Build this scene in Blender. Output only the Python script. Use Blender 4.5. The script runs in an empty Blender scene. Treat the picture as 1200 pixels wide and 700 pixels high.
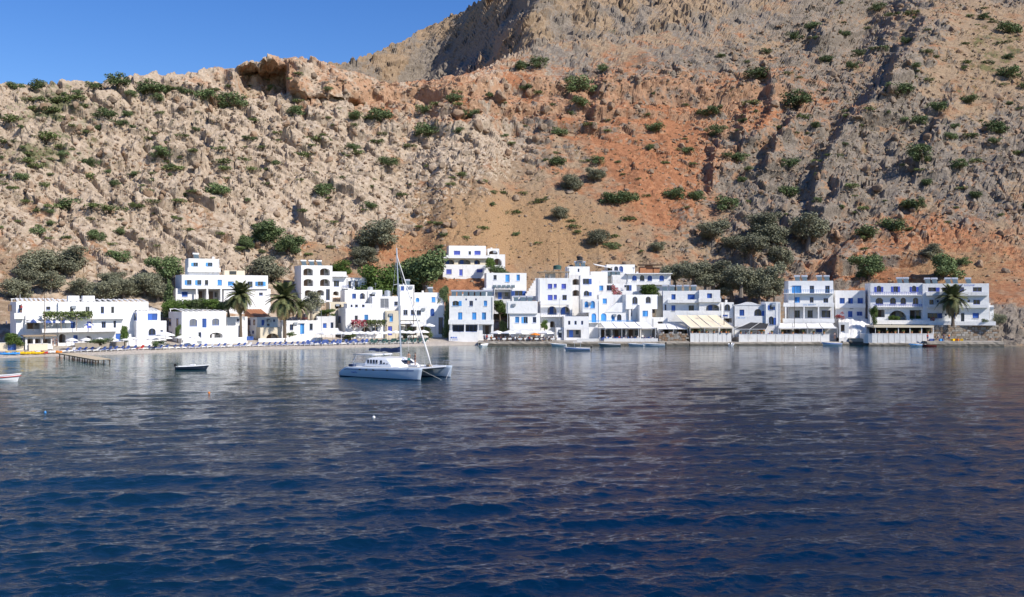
import bpy, math, random
import numpy as np
from mathutils import Vector, Matrix

random.seed(7)
RNG = np.random.default_rng(11)
scene = bpy.context.scene
COL = scene.collection

# ------------------------------------------------------------------ camera
CAM_H = 11.0          # eye height on the ferry deck, metres above the sea
F = 1200.0            # focal length in photograph pixels (1200 px wide)
HOR = 350.0           # horizon row in the photograph
cam_data = bpy.data.cameras.new("camera")
cam_data.sensor_width = 36.0
cam_data.lens = 36.0
cam_data.clip_start = 0.5
cam_data.clip_end = 6000.0
cam = bpy.data.objects.new("camera", cam_data)
cam.location = (0, 0, CAM_H)
cam.rotation_euler = (math.radians(90), 0, 0)
COL.objects.link(cam)
scene.camera = cam

# ------------------------------------------------------------------ sky, sun, exposure
SUN_EL = math.radians(40)
SUN_AZ = math.atan2(0.82, -0.57)      # measured from +Y towards +X
world = bpy.data.worlds.new("World")
scene.world = world
world.use_nodes = True
wn = world.node_tree
sky = wn.nodes.new("ShaderNodeTexSky")
sky.sky_type = 'NISHITA'
sky.sun_disc = False
sky.sun_elevation = SUN_EL
sky.sun_rotation = SUN_AZ
sky.altitude = 0
sky.air_density = 1.0
sky.dust_density = 0.2
sky.ozone_density = 4.0
bg = wn.nodes["Background"]
bg.inputs["Strength"].default_value = 0.12
grade = wn.nodes.new("ShaderNodeHueSaturation")       # the clear Aegean blue
grade.inputs["Hue"].default_value = 0.516
grade.inputs["Saturation"].default_value = 1.3
wn.links.new(sky.outputs[0], grade.inputs["Color"])
wn.links.new(grade.outputs[0], bg.inputs["Color"])

sun_dir = Vector((math.cos(SUN_EL) * math.sin(SUN_AZ), math.cos(SUN_EL) * math.cos(SUN_AZ), math.sin(SUN_EL)))
sd = bpy.data.lights.new("sun", 'SUN')
sd.energy = 4.8
sd.angle = math.radians(0.5)
sd.color = (1.0, 0.94, 0.85)
sun = bpy.data.objects.new("sun", sd)
sun.rotation_euler = (-sun_dir).to_track_quat('-Z', 'Y').to_euler()
sun.location = (150, -80, 200)
COL.objects.link(sun)

scene.view_settings.view_transform = 'Standard'
scene.view_settings.look = 'None'
scene.view_settings.exposure = 0.22
scene.view_settings.gamma = 1.0
scene.cycles.use_denoising = True
scene.cycles.use_adaptive_sampling = True
scene.cycles.adaptive_threshold = 0.015
scene.cycles.max_bounces = 6
scene.cycles.diffuse_bounces = 3
scene.cycles.glossy_bounces = 3
scene.cycles.transparent_max_bounces = 6
scene.cycles.caustics_reflective = False
scene.cycles.caustics_refractive = False


def at(px, py, Y):
    """point of the place seen at photograph pixel (px, py) at depth Y"""
    return Vector(((px - 600.0) / F * Y, Y, CAM_H - (py - HOR) / F * Y))


def tag(o, label=None, cat=None, group=None, kind=None):
    if label: o["label"] = label
    if cat: o["category"] = cat
    if group: o["group"] = group
    if kind: o["kind"] = kind
    return o


# ------------------------------------------------------------------ materials
MATS = {}


def nodemat(name):
    m = bpy.data.materials.new(name)
    m.use_nodes = True
    MATS[name] = m
    nt = m.node_tree
    return m, nt, nt.nodes["Principled BSDF"]


def N(nt, typ, **kw):
    n = nt.nodes.new(typ)
    for k, v in kw.items():
        if k.startswith("i_"):
            key = k[2:]
            n.inputs[int(key) if key.isdigit() else key].default_value = v
        else:
            setattr(n, k, v)
    return n


def simple(name, col, rough=0.7, noise=0.12, scale=3.0, bump=0.0, metallic=0.0, spec=0.4, rand=0.0, coord='Object'):
    """a plain coloured surface with grime-like variation and fine relief"""
    m, nt, p = nodemat(name)
    L = nt.links.new
    tc = N(nt, "ShaderNodeTexCoord")
    nz = N(nt, "ShaderNodeTexNoise", i_Scale=scale, i_Detail=5.0, i_Roughness=0.6)
    L(tc.outputs[coord], nz.inputs["Vector"])
    mx = N(nt, "ShaderNodeMix", data_type='RGBA')
    c = Vector(col)
    mx.inputs[6].default_value = (*(c * (1 - noise)), 1)
    mx.inputs[7].default_value = (*[min(1, v * (1 + noise)) for v in c], 1)
    L(nz.outputs["Fac"], mx.inputs[0])
    out = mx.outputs[2]
    if rand:
        oi = N(nt, "ShaderNodeObjectInfo")
        mr = N(nt, "ShaderNodeMapRange", i_3=1 - rand, i_4=1 + rand)
        L(oi.outputs["Random"], mr.inputs[0])
        hs = N(nt, "ShaderNodeHueSaturation")
        L(mr.outputs[0], hs.inputs["Value"])
        L(out, hs.inputs["Color"])
        out = hs.outputs[0]
    L(out, p.inputs["Base Color"])
    p.inputs["Roughness"].default_value = rough
    p.inputs["Metallic"].default_value = metallic
    p.inputs["Specular IOR Level"].default_value = spec
    if bump:
        b = N(nt, "ShaderNodeBump", i_Strength=bump, i_Distance=0.05)
        L(nz.outputs["Fac"], b.inputs["Height"])
        L(b.outputs[0], p.inputs["Normal"])
    return m


# ------------------------------------------------------------------ mesh helpers
class MB:
    def __init__(self):
        self.v = []
        self.f = []
        self.mi = []
        self.cur = 0

    def add(self, vs, fs):
        o = len(self.v)
        self.v += [tuple(p) for p in vs]
        for f in fs:
            self.f.append(tuple(i + o for i in f))
            self.mi.append(self.cur)
        return self

    def box(self, x0, x1, y0, y1, z0, z1):
        return self.add([(x0, y0, z0), (x1, y0, z0), (x1, y1, z0), (x0, y1, z0),
                         (x0, y0, z1), (x1, y0, z1), (x1, y1, z1), (x0, y1, z1)],
                        [(0, 3, 2, 1), (4, 5, 6, 7), (0, 1, 5, 4), (1, 2, 6, 5), (2, 3, 7, 6), (3, 0, 4, 7)])

    def poly(self, pts):
        return self.add(pts, [tuple(range(len(pts)))])

    def tube(self, pts, r, n=8, cap=True):
        """round bar through pts; r a number or one radius per point"""
        pts = [Vector(p) for p in pts]
        rs = r if isinstance(r, (list, tuple)) else [r] * len(pts)
        vs, fs = [], []
        for i, p in enumerate(pts):
            a = pts[max(0, i - 1)]
            b = pts[min(len(pts) - 1, i + 1)]
            d = (b - a).normalized()
            ref = Vector((0, 0, 1)) if abs(d.z) < 0.9 else Vector((1, 0, 0))
            e1 = d.cross(ref).normalized()
            e2 = d.cross(e1)
            for k in range(n):
                t = 2 * math.pi * k / n
                vs.append(p + (e1 * math.cos(t) + e2 * math.sin(t)) * rs[i])
        for i in range(len(pts) - 1):
            for k in range(n):
                k2 = (k + 1) % n
                fs.append((i * n + k, i * n + k2, (i + 1) * n + k2, (i + 1) * n + k))
        if cap:
            fs.append(tuple(range(n - 1, -1, -1)))
            fs.append(tuple((len(pts) - 1) * n + k for k in range(n)))
        return self.add(vs, fs)

    def rings(self, rings, closed=True, cap=True):
        n = len(rings[0])
        vs = [p for r in rings for p in r]
        fs = []
        for i in range(len(rings) - 1):
            for k in range(n if closed else n - 1):
                k2 = (k + 1) % n
                fs.append((i * n + k, i * n + k2, (i + 1) * n + k2, (i + 1) * n + k))
        if cap:
            fs.append(tuple(range(n - 1, -1, -1)))
            fs.append(tuple((len(rings) - 1) * n + k for k in range(n)))
        return self.add(vs, fs)

    def mesh(self, name, mats, smooth=False):
        me = bpy.data.meshes.new(name)
        me.from_pydata([tuple(p) for p in self.v], [], self.f)
        for m in (mats if isinstance(mats, (list, tuple)) else [mats]):
            me.materials.append(MATS[m] if isinstance(m, str) else m)
        if len(me.materials) > 1:
            me.polygons.foreach_set("material_index", self.mi)
        if smooth:
            me.polygons.foreach_set("use_smooth", [True] * len(me.polygons))
        me.update()
        return me

    def build(self, name, mats, parent=None, loc=None, smooth=False, rz=0):
        return link(name, self.mesh(name, mats, smooth), parent, loc, rz)


def link(name, data, parent=None, loc=None, rz=0, scale=None):
    o = bpy.data.objects.new(name, data)
    COL.objects.link(o)
    if parent is not None: o.parent = parent
    if loc is not None: o.location = loc
    if rz: o.rotation_euler = (0, 0, rz)
    if scale is not None: o.scale = scale if isinstance(scale, (tuple, list, Vector)) else (scale,) * 3
    return o


def empty(name, loc, rz=0, label=None, cat=None, group=None):
    o = link(name, None, None, loc, rz)
    o.empty_display_size = 0.3
    return tag(o, label, cat, group)


def copy_tree(o, parent=None):
    c = o.copy()
    COL.objects.link(c)
    c.parent = parent
    for ch in o.children:
        copy_tree(ch, c)
    return c


# ------------------------------------------------------------------ noise (numpy)
def _hash(ix, iy, seed):
    h = (ix.astype(np.int64) * 374761393 + iy.astype(np.int64) * 668265263 + seed * 974711) & 0xFFFFFFFF
    h = ((h ^ (h >> 13)) * 1274126177) & 0xFFFFFFFF
    h = ((h ^ (h >> 16)) * 2246822519) & 0xFFFFFFFF
    return ((h ^ (h >> 13)) & 0xFFFFFF) / float(0xFFFFFF)


def vnoise(x, y, seed=0):
    ix, iy = np.floor(x), np.floor(y)
    fx, fy = x - ix, y - iy
    fx = fx * fx * fx * (fx * (fx * 6 - 15) + 10)
    fy = fy * fy * fy * (fy * (fy * 6 - 15) + 10)
    a = _hash(ix, iy, seed); b = _hash(ix + 1, iy, seed)
    c = _hash(ix, iy + 1, seed); d = _hash(ix + 1, iy + 1, seed)
    return (a * (1 - fx) + b * fx) * (1 - fy) + (c * (1 - fx) + d * fx) * fy


def fbm(x, y, oct=4, seed=0, gain=0.5):
    s = 0; a = 1; t = 0
    for i in range(oct):
        s = s + a * vnoise(x, y, seed + i * 17)
        t += a; a *= gain
        x, y = x * 2.03 + 13.7, y * 2.03 + 7.1
    return s / t


def ridged(x, y, oct=4, seed=0):
    s = 0; a = 1; t = 0
    for i in range(oct):
        s = s + a * (1 - np.abs(2 * vnoise(x, y, seed + i * 31) - 1))
        t += a; a *= 0.5
        x, y = x * 2.1 + 3.7, y * 2.1 + 9.1
    return s / t


def worley(x, y, seed=0):
    """blocky cells: (height inside a tilted random block, distance to the crack)"""
    ix, iy = np.floor(x), np.floor(y)
    f1 = np.full(x.shape, 9.0); f2 = np.full(x.shape, 9.0)
    hgt = np.zeros(x.shape)
    for dx in (-1, 0, 1):
        for dy in (-1, 0, 1):
            cx, cy = ix + dx, iy + dy
            qx = cx + _hash(cx, cy, seed); qy = cy + _hash(cx, cy, seed + 5)
            ex, ey = x - qx, y - qy
            d = np.sqrt(ex * ex + ey * ey)
            a = _hash(cx, cy, seed + 9) * 6.283
            h = _hash(cx, cy, seed + 3) + 0.9 * (ex * np.cos(a) + ey * np.sin(a))
            near = d < f1
            f2 = np.where(near, f1, np.minimum(f2, d))
            hgt = np.where(near, h, hgt)
            f1 = np.where(near, d, f1)
    return hgt, f2 - f1


def sstep(a, b, x):
    t = np.clip((x - a) / (b - a), 0, 1)
    return t * t * (3 - 2 * t)
# ------------------------------------------------------------------ terrain
SHORE = ([-260, 0, 60, 130, 200, 260, 300, 400, 500, 545, 700, 980, 1060, 1100, 1200, 1460],
         [176, 189, 194, 200, 208, 214, 219, 228, 237, 241, 242, 245, 241, 239, 236, 226])
RIDGE = ([-260, 0, 30, 60, 100, 130, 160, 200, 240, 270, 300, 330, 350, 380, 410, 440, 470, 500, 540, 600, 650, 700, 750, 790, 830, 880, 930, 980, 1040, 1460],
         [104, 98, 94, 99, 96, 97, 92, 91, 89, 84, 78, 74, 77, 80, 86, 90, 97, 96, 95, 91, 86, 80, 72, 65, 56, 40, 14, -22, -62, -72])
MTOP = ([-260, 0, 300, 400, 440, 500, 540, 580, 700, 1000, 1460], [150, 150, 118, 77, 58, 33, 16, -2, -56, -170, -250])


def shore_y(px): return np.interp(px, *SHORE)


NC = 900
PXC = np.linspace(-260, 1460, NC)
SEG = [3, 3, 9, 6, 60, 300, 16, 8, 120]


def base_profile():
    yw = shore_y(PXC)
    beach = 1 - sstep(520, 560, PXC)
    Yk = [yw - 10, yw, yw + 2.2, yw + 12, yw + 20, yw + 52]
    Zk = [-3 + 0 * yw, -0.05 + 0 * yw, 0.45 + 0 * yw, 0.9 + 0.4 * beach, 2.0 + 0 * yw, 20.0 + 0 * yw]
    mound = np.exp(-((PXC - 545) / 42.0) ** 4)    # earth bank that carries the highest villa
    Yk[5] = Yk[5] - 12 * mound; Zk[5] = Zk[5] - 2.2 * mound
    bank = sstep(1075, 1100, PXC)                # steep rocky shore below the long hotel
    for k, (dy, zz) in {2: (1.2, 0.9), 3: (4.5, 1.5), 4: (8.5, 4.6)}.items():
        Yk[k] = Yk[k] * (1 - bank) + (yw + dy) * bank; Zk[k] = Zk[k] * (1 - bank) + zz * bank
    tr = (HOR - np.interp(PXC, *RIDGE)) / F
    slope = np.interp(PXC, [-260, 300, 600, 900, 1460], [0.74, 0.74, 0.70, 0.68, 0.66])
    y5, z5 = Yk[5], Zk[5]
    Yr = (z5 - slope * y5 - CAM_H) / (tr - slope)
    Zr = CAM_H + tr * Yr
    Yk.append(Yr); Zk.append(Zr)
    far = sstep(500, 630, PXC)                   # no plateau where the slope runs out of the frame
    Yk.append(Yr + 22); Zk.append(Zr - 4 * (1 - far) + 14 * far)
    yb = Yr + 22 + 138 * (1 - far) + 12 * far
    tb = tr - 0.012 * (1 - far)
    Yk.append(yb); Zk.append((CAM_H + tb * yb) * (1 - far) + (Zr + 21) * far)
    tm = np.maximum((HOR - np.interp(PXC, *MTOP)) / F, tb + 0.002)
    sm = 0.64
    Ym = (Zk[8] - sm * yb - CAM_H) / (tm - sm)
    Yk.append(Ym); Zk.append(CAM_H + tm * Ym)
    rowsY, rowsZ, seg = [], [], []
    for s, n in enumerate(SEG):
        for i in range(n + (1 if s == len(SEG) - 1 else 0)):
            t = i / n
            rowsY.append(Yk[s] * (1 - t) + Yk[s + 1] * t)
            rowsZ.append(Zk[s] * (1 - t) + Zk[s + 1] * t)
            seg.append(s + t)
    return np.array(rowsY), np.array(rowsZ), np.array(seg)


TY, TZ, TSEG = base_profile()
TPX = np.broadcast_to(PXC, TY.shape)
TX = (TPX - 600) / F * TY
TPY = HOR - (TZ - CAM_H) / TY * F
SEGG = np.broadcast_to(TSEG[:, None], TY.shape)


def blob(cx, cy, rx, ry, p=2.0):
    r = ((TPX - cx) / rx) ** 2 + ((TPY - cy) / ry) ** 2
    return np.exp(-r ** (p / 2))


def spur(poly, wl, wr, amp, fade=12):
    """a rib down the slope along poly (px, py): steep on its left, gentle on its right"""
    ys = [p[1] for p in poly]; xs = [p[0] for p in poly]
    x = np.interp(TPY, ys, xs) + 5 * (fbm(TPX / 9, TPY / 9, 3, 77) - 0.5)
    d = TPX - x
    prof = np.where(d > 0, np.exp(-(d / wr) ** 1.3), np.exp(-(np.abs(d) / wl) ** 2))
    e = sstep(ys[0] - fade, ys[0] + fade, TPY) * (1 - sstep(ys[-1] - fade, ys[-1] + fade, TPY))
    return amp * prof * e


hill = sstep(4.35, 5.0, SEGG) * (1 - 0.0 * SEGG)
isridge = np.clip(1 - np.abs(SEGG - 6.4) / 0.6, 0, 1)
mount = sstep(7.9, 8.02, SEGG)
far_px = sstep(820, 900, TPX)
# how rocky each part of the slope is, and what lies between the rocks
ROCK = 0.72 + 0.28 * blob(200, 190, 330, 120) - 0.75 * blob(660, 250, 130, 62) - 0.5 * blob(560, 300, 120, 40) \
    - 0.6 * blob(1130, 330, 120, 62) - 0.35 * blob(1170, 70, 90, 70) - 0.25 * blob(760, 170, 90, 60) \
    - 0.35 * blob(420, 310, 60, 30) - 0.3 * blob(40, 300, 60, 30) + 0.2 * blob(960, 150, 120, 120)
ROCK = np.clip(ROCK, 0.06, 1)
ROCK = ROCK * (1 - mount) + 0.40 * mount
SOIL = 0.28 + 0.75 * blob(620, 118, 190, 34) + 0.7 * blob(770, 170, 70, 60) + 0.5 * blob(330, 98, 110, 22) + 0.5 * blob(470, 100, 60, 20) \
    + 0.45 * blob(900, 105, 60, 30) + 0.5 * blob(1130, 330, 140, 60) + 0.5 * blob(480, 290, 90, 30) + 0.3 * blob(780, 230, 50, 40) \
    + 0.45 * blob(940, 320, 90, 25) + 1.2 * blob(548, 333, 36, 18) + 0.35 * blob(880, 150, 120, 60) + 0.2 * blob(60, 250, 60, 40) + 0.4 * blob(1060, 270, 80, 30)
SOIL = np.clip(SOIL, 0, 1) * (1 - 0.9 * mount)
GRASS = 0.12 + 0.85 * blob(620, 275, 150, 55) + 0.35 * blob(300, 280, 140, 50) + 0.75 * blob(1120, 315, 90, 35) + 0.3 * blob(420, 230, 150, 60)
GRASS = np.clip(GRASS, 0, 1) * (1 - mount)
GREEN = 0.05 + 0.5 * blob(60, 125, 60, 30) + 0.4 * blob(50, 180, 50, 20) + 0.42 * blob(1165, 60, 60, 60) + 0.22 * mount * blob(760, 55, 110, 18) + 0.14 * blob(150, 170, 260, 90) + 0.10 * blob(1000, 150, 200, 90) \
    + 0.2 * blob(200, 150, 60, 30) + 0.15 * blob(1080, 160, 90, 50) + 0.15 * mount
GREEN = np.clip(GREEN, 0, 1)

# relief, metres along the local normal
S2 = TY * 1.22
D = np.zeros_like(TY)
D += hill * (7.0 * (fbm(TX / 62, S2 / 75, 3, 3) - 0.5) + 5.0 * (ridged(TX / 30, S2 / 46, 3, 8) - 0.6)) * (0.35 + 0.65 * ROCK)
h1, c1 = worley(TX / 9 + 0.35 * fbm(TX / 4, S2 / 4, 2, 1), S2 / 10, 21)
h2, c2 = worley(TX / 4.2 + 3, S2 / 4.6, 22)
h3, c3 = worley(TX / 1.9 + 8, S2 / 2.1, 23)
patch = sstep(0.40, 0.62, fbm(TX / 21, S2 / 26, 4, 40) + 0.42 * (ROCK - 0.55))
patch2 = sstep(0.36, 0.60, fbm(TX / 9, S2 / 11, 3, 44) + 0.42 * (ROCK - 0.5))
crack = lambda c, w: sstep(0, w, c)
D += hill * ROCK * patch * (3.0 * h1 * crack(c1, 0.22) - 0.9)
D += hill * ROCK * patch2 * 1.7 * (h2 * crack(c2, 0.25) - 0.35)
D += hill * (0.25 + 0.75 * patch2) * (0.2 + 0.8 * ROCK) * 0.75 * (h3 * crack(c3, 0.3) - 0.35)
D += hill * 0.5 * (fbm(TX / 2.2, S2 / 2.2, 3, 61) - 0.5)
# ledges of red cliff under the plateau and across the middle of the slope
led = (TPY + 10 * (fbm(TX / 20, S2 / 60, 3, 70) - 0.5))
for c, w, a, m in ((108, 7, 5.0, blob(600, 108, 210, 30, 4)), (131, 6, 4.0, blob(640, 130, 190, 30, 4)), (152, 6, 3.5, blob(600, 152, 150, 26, 4)),
                   (112, 10, 5.0, blob(820, 105, 120, 34, 4)), (306, 9, 5.0, blob(1010, 305, 70, 26, 4)), (330, 7, 4.5, blob(1010, 330, 90, 20, 4)), (350, 8, 3.0, blob(560, 332, 30, 14, 4))):
    st = 1 - sstep(c - w * 0.35, c + w * 0.35, led)
    D += hill * m * a * (st - np.clip((c + 30 - led) / 60, 0, 1)) * (0.55 + 0.9 * fbm(TX / 7, S2 / 30, 3, 90 + c))
# the crag on the left skyline with its overhung hollow
D += 7 * blob(350, 92, 62, 16) * hill
hol = sstep(272, 290, TPX) * (1 - sstep(334, 340, TPX)) * sstep(84, 92, TPY - 0.12 * (TPX - 300)) * (1 - sstep(108, 116, TPY))
D -= 3 * hol * hill
HOL = hol * hill
# shaded bowl in the far mountain
edge = np.interp(TPY, [8, 30, 60, 95], [616, 592, 572, 528])
top = np.interp(TPX, [462, 485, 505, 540, 575, 600, 620], [88, 64, 42, 36, 24, 12, 8]) + 8 * (fbm(TX / 14, S2 / 14, 3, 5) - 0.5)
bowl = mount * (0.55 + 0.45 * sstep(-10, 40, TPY - top)) * (1 - sstep(-9, 1.5, TPX - edge + 9 * (fbm(TX / 12, S2 / 30, 3, 55) - 0.5))) * sstep(425, 500, TPX)
R_ = np.zeros_like(TY)                           # relief towards (+) or away from (-) the bay
R_ -= 26 * bowl
R_ -= 15 * HOL
R_ += 9 * hill * sstep(262, 285, TPX) * (1 - sstep(415, 440, TPX)) * (1 - sstep(112, 122, TPY + 8 * fbm(TX / 8, S2 / 8, 2, 19))) * (0.6 + 0.8 * fbm(TX / 12, S2 / 60, 3, 29))
R_ += 22 * mount * spur([(640, -6), (606, 20), (580, 60), (538, 96)], 5, 40, 1.0, 8)
R_ += mount * bowl * 14 * (ridged(TX / 30, S2 / 200, 2, 15) - 0.5)
# ribs and the ravine on the right-hand slope
R_ += hill * (spur([(1085, 30), (1062, 66), (1030, 100), (1005, 140)], 9, 70, 15) + spur([(1000, 128), (985, 160), (962, 205), (952, 250)], 7, 50, 10)
              + spur([(905, 80), (905, 130), (880, 165)], 6, 50, 9) + spur([(1052, 62), (1045, 82), (1042, 112)], 4, 24, 9, 6)
              + spur([(940, 125), (915, 160), (895, 200)], 6, 36, 9) + spur([(880, 120), (872, 150), (868, 175)], 6, 30, 7)
              + spur([(1010, -20), (975, 20), (958, 52)], 10, 60, 12) + spur([(716, 82), (700, 120), (690, 150)], 6, 40, 5)
              + spur([(985, 290), (978, 320), (975, 345)], 5, 40, 8) + spur([(1120, 110), (1100, 150), (1085, 190)], 8, 40, 5)
              + spur([(990, 210), (968, 240), (955, 275)], 8, 36, 6) + spur([(850, 150), (838, 185), (834, 215)], 6, 30, 6))
rav = np.interp(TPY, [-60, 0, 40, 75], [1030, 1022, 1012, 1000])
R_ -= hill * 34 * np.exp(-((TPX - rav) / np.interp(TPY, [-40, 0, 30, 70], [60, 50, 28, 12])) ** 2) * (1 - sstep(30, 85, TPY))
D *= (1 - 0.5 * isridge)
D += mount * (2.6 * patch2 * (h1 * crack(c1, 0.25) - 0.3) + 1.6 * (h2 * crack(c2, 0.3) - 0.35) + 5 * (ridged(TX / 26, S2 / 90, 3, 37) - 0.55))
D += mount * 3.0 * (ridged(TX / 11, S2 / 15, 3, 33) - 0.6) + mount * 6 * (fbm(TX / 60, S2 / 120, 3, 36) - 0.5)
bankm = sstep(1080, 1100, TPX) * sstep(1.2, 2.2, SEGG) * (1 - sstep(4.0, 4.6, SEGG))
D += bankm * (1.1 * (h2 * crack(c2, .25) - .3) + .7 * (h3 * crack(c3, .3) - .3))
tsub = sstep(3.9, 4.4, SEGG) * (1 - hill)
D += tsub * 0.5 * (fbm(TX / 5, TY / 5, 3, 64) - 0.5)

ny = np.gradient(TZ, axis=0); nyY = np.gradient(TY, axis=0)
ln = np.sqrt(ny ** 2 + nyY ** 2) + 1e-6
VX = TX + 0.22 * D * (vnoise(TX / 6, S2 / 6, 50) - 0.5)
VY = TY - D * ny / ln
VZ = TZ + D * nyY / ln
VX = VX - TX / TY * R_; VY = VY - R_; VZ = VZ - (TZ - CAM_H) / TY * R_
VZ = VZ + np.where((SEGG > 1) & (SEGG < 4), 0.14 * (fbm(TX / 3, TY / 3, 3, 31) - 0.5), 0)

NR = TY.shape[0]
tv = np.stack([VX, VY, VZ], -1).reshape(-1, 3)
ii = (np.arange(NR - 1)[:, None] * NC + np.arange(NC - 1)[None, :]).ravel()
tf = np.stack([ii, ii + 1, ii + NC + 1, ii + NC], -1)


def mesh_np(name, v, f, mats, smooth=False):
    me = bpy.data.meshes.new(name)
    k = f.shape[1]
    me.vertices.add(len(v)); me.vertices.foreach_set("co", v.astype(np.float32).ravel())
    me.loops.add(f.size); me.loops.foreach_set("vertex_index", f.astype(np.int32).ravel())
    me.polygons.add(len(f))
    me.polygons.foreach_set("loop_start", np.arange(0, f.size, k, dtype=np.int32))
    me.polygons.foreach_set("loop_total", np.full(len(f), k, dtype=np.int32))
    me.polygons.foreach_set("use_smooth", np.full(len(f), smooth))
    for m in mats: me.materials.append(MATS[m])
    me.update(calc_edges=True)
    return me


def hill_material():
    m, nt, p = nodemat("hillside_ground")
    L = nt.links.new
    geo = N(nt, "ShaderNodeNewGeometry")
    at_ = N(nt, "ShaderNodeAttribute", attribute_name="cover")
    sep = N(nt, "ShaderNodeSeparateColor")
    L(at_.outputs["Color"], sep.inputs[0])
    green_a = N(nt, "ShaderNodeAttribute", attribute_name="herbs")
    sand_a = N(nt, "ShaderNodeAttribute", attribute_name="beach")

    def noise(scale, detail=6, rough=0.6):
        n = N(nt, "ShaderNodeTexNoise", i_Scale=scale, i_Detail=detail, i_Roughness=rough)
        L(geo.outputs["Position"], n.inputs["Vector"])
        return n.outputs["Fac"]

    def ramp(fac, stops):
        r = N(nt, "ShaderNodeValToRGB")
        e = r.color_ramp.elements
        while len(e) < len(stops): e.new(0.5)
        for x, (pos, c) in zip(e, stops):
            x.position = pos; x.color = (*c, 1)
        L(fac, r.inputs[0])
        return r.outputs[0]

    def math_(op, a, b, clamp=False):
        n = N(nt, "ShaderNodeMath", operation=op, use_clamp=clamp)
        for i, v in enumerate((a, b)):
            if isinstance(v, (int, float)): n.inputs[i].default_value = v
            else: L(v, n.inputs[i])
        return n.outputs[0]

    def mix(fac, a, b):
        n = N(nt, "ShaderNodeMix", data_type='RGBA')
        L(fac, n.inputs[0]); L(a, n.inputs[6]); L(b, n.inputs[7])
        return n.outputs[2]

    def edge(val, lo, hi):
        n = N(nt, "ShaderNodeMapRange", interpolation_type='SMOOTHSTEP', i_1=lo, i_2=hi)
        L(val, n.inputs[0])
        return n.outputs[0]

    n_big, n_mid, n_fine, n_vf = noise(0.03), noise(0.16), noise(0.75), noise(3.2, 4)
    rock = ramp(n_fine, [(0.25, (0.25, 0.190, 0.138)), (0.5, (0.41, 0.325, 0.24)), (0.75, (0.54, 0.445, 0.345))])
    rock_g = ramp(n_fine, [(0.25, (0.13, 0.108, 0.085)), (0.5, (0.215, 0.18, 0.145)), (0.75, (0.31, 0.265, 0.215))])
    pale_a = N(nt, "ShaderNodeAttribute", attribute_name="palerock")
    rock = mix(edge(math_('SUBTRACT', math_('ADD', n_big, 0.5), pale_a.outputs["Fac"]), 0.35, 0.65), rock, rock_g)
    stain = edge(math_('ADD', n_mid, math_('MULTIPLY', math_('SUBTRACT', sep.outputs[1], 0.5), 0.35), ), 0.52, 0.66)
    rock_o = ramp(n_fine, [(0.3, (0.31, 0.16, 0.085)), (0.7, (0.46, 0.27, 0.155))])
    rock = mix(math_('MULTIPLY', stain, 0.75), rock, rock_o)
    soil = ramp(n_fine, [(0.3, (0.23, 0.10, 0.05)), (0.6, (0.36, 0.165, 0.082)), (0.8, (0.42, 0.225, 0.125))])
    tan = ramp(n_fine, [(0.3, (0.22, 0.155, 0.098)), (0.7, (0.36, 0.265, 0.175))])
    grass = ramp(n_vf, [(0.3, (0.21, 0.12, 0.06)), (0.5, (0.32, 0.20, 0.105)), (0.75, (0.41, 0.28, 0.155))])
    herb = ramp(n_vf, [(0.3, (0.06, 0.075, 0.03)), (0.7, (0.15, 0.16, 0.07))])
    ground = mix(edge(math_('ADD', n_mid, math_('MULTIPLY', sep.outputs[1], 0.55)), 0.62, 0.92), tan, soil)
    ground = mix(edge(math_('ADD', math_('MULTIPLY', n_fine, 0.6), math_('MULTIPLY', sep.outputs[2], 0.6)), 0.5, 0.85), ground, grass)
    base = mix(edge(math_('ADD', math_('MULTIPLY', n_fine, 0.7), sep.outputs[0]), 0.66, 0.92), ground, rock)
    gfac = edge(math_('ADD', math_('MULTIPLY', n_mid, 0.8), math_('ADD', math_('MULTIPLY', n_fine, 0.35), math_('MULTIPLY', green_a.outputs["Fac"], 0.5))), 0.78, 0.92)
    base = mix(math_('MULTIPLY', gfac, 0.85), base, herb)
    pebble = ramp(n_vf, [(0.3, (0.36, 0.31, 0.26)), (0.7, (0.56, 0.50, 0.43))])
    base = mix(sand_a.outputs["Fac"], base, pebble)
    L(base, p.inputs["Base Color"])
    p.inputs["Roughness"].default_value = 0.92
    p.inputs["Specular IOR Level"].default_value = 0.15
    hgt = math_('ADD', n_fine, math_('MULTIPLY', n_vf, 0.45))
    b = N(nt, "ShaderNodeBump", i_Strength=0.8, i_Distance=0.5)
    L(hgt, b.inputs["Height"]); L(b.outputs[0], p.inputs["Normal"])
    return m


hill_material()
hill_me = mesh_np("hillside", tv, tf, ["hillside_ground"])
# rock shows where the relief stands proud or is steep, soil and grass lie in between
dzdy = np.gradient(VZ, axis=0) / (np.gradient(VY, axis=0) + 1e-4)
steep = np.clip(np.abs(np.gradient(VZ, axis=0)) / np.maximum(np.abs(np.gradient(VY, axis=0)), 0.02) - 0.75, 0, 1.5) / 1.5
rock_v = np.clip(0.08 + 0.62 * ROCK * np.maximum(patch, 0.75 * patch2) + 0.38 * steep * (0.3 + ROCK) - 0.25 * (1 - crack(c2, 0.15)) * (1 - mount), 0, 1)
rock_v = rock_v * (1 - mount) + mount * np.clip(0.42 + 0.5 * bowl * sstep(0, 20, TPY - top) + 0.9 * (ridged(TX / 11, S2 / 30, 3, 33) - 0.62), 0, 1)
rock_v = np.maximum(rock_v, 0.9 * bankm)
cov = np.stack([rock_v, SOIL, GRASS, np.ones_like(SOIL)], -1).reshape(-1, 4).astype(np.float32)
a = hill_me.color_attributes.new("cover", 'FLOAT_COLOR', 'POINT'); a.data.foreach_set("color", cov.ravel())
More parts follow.
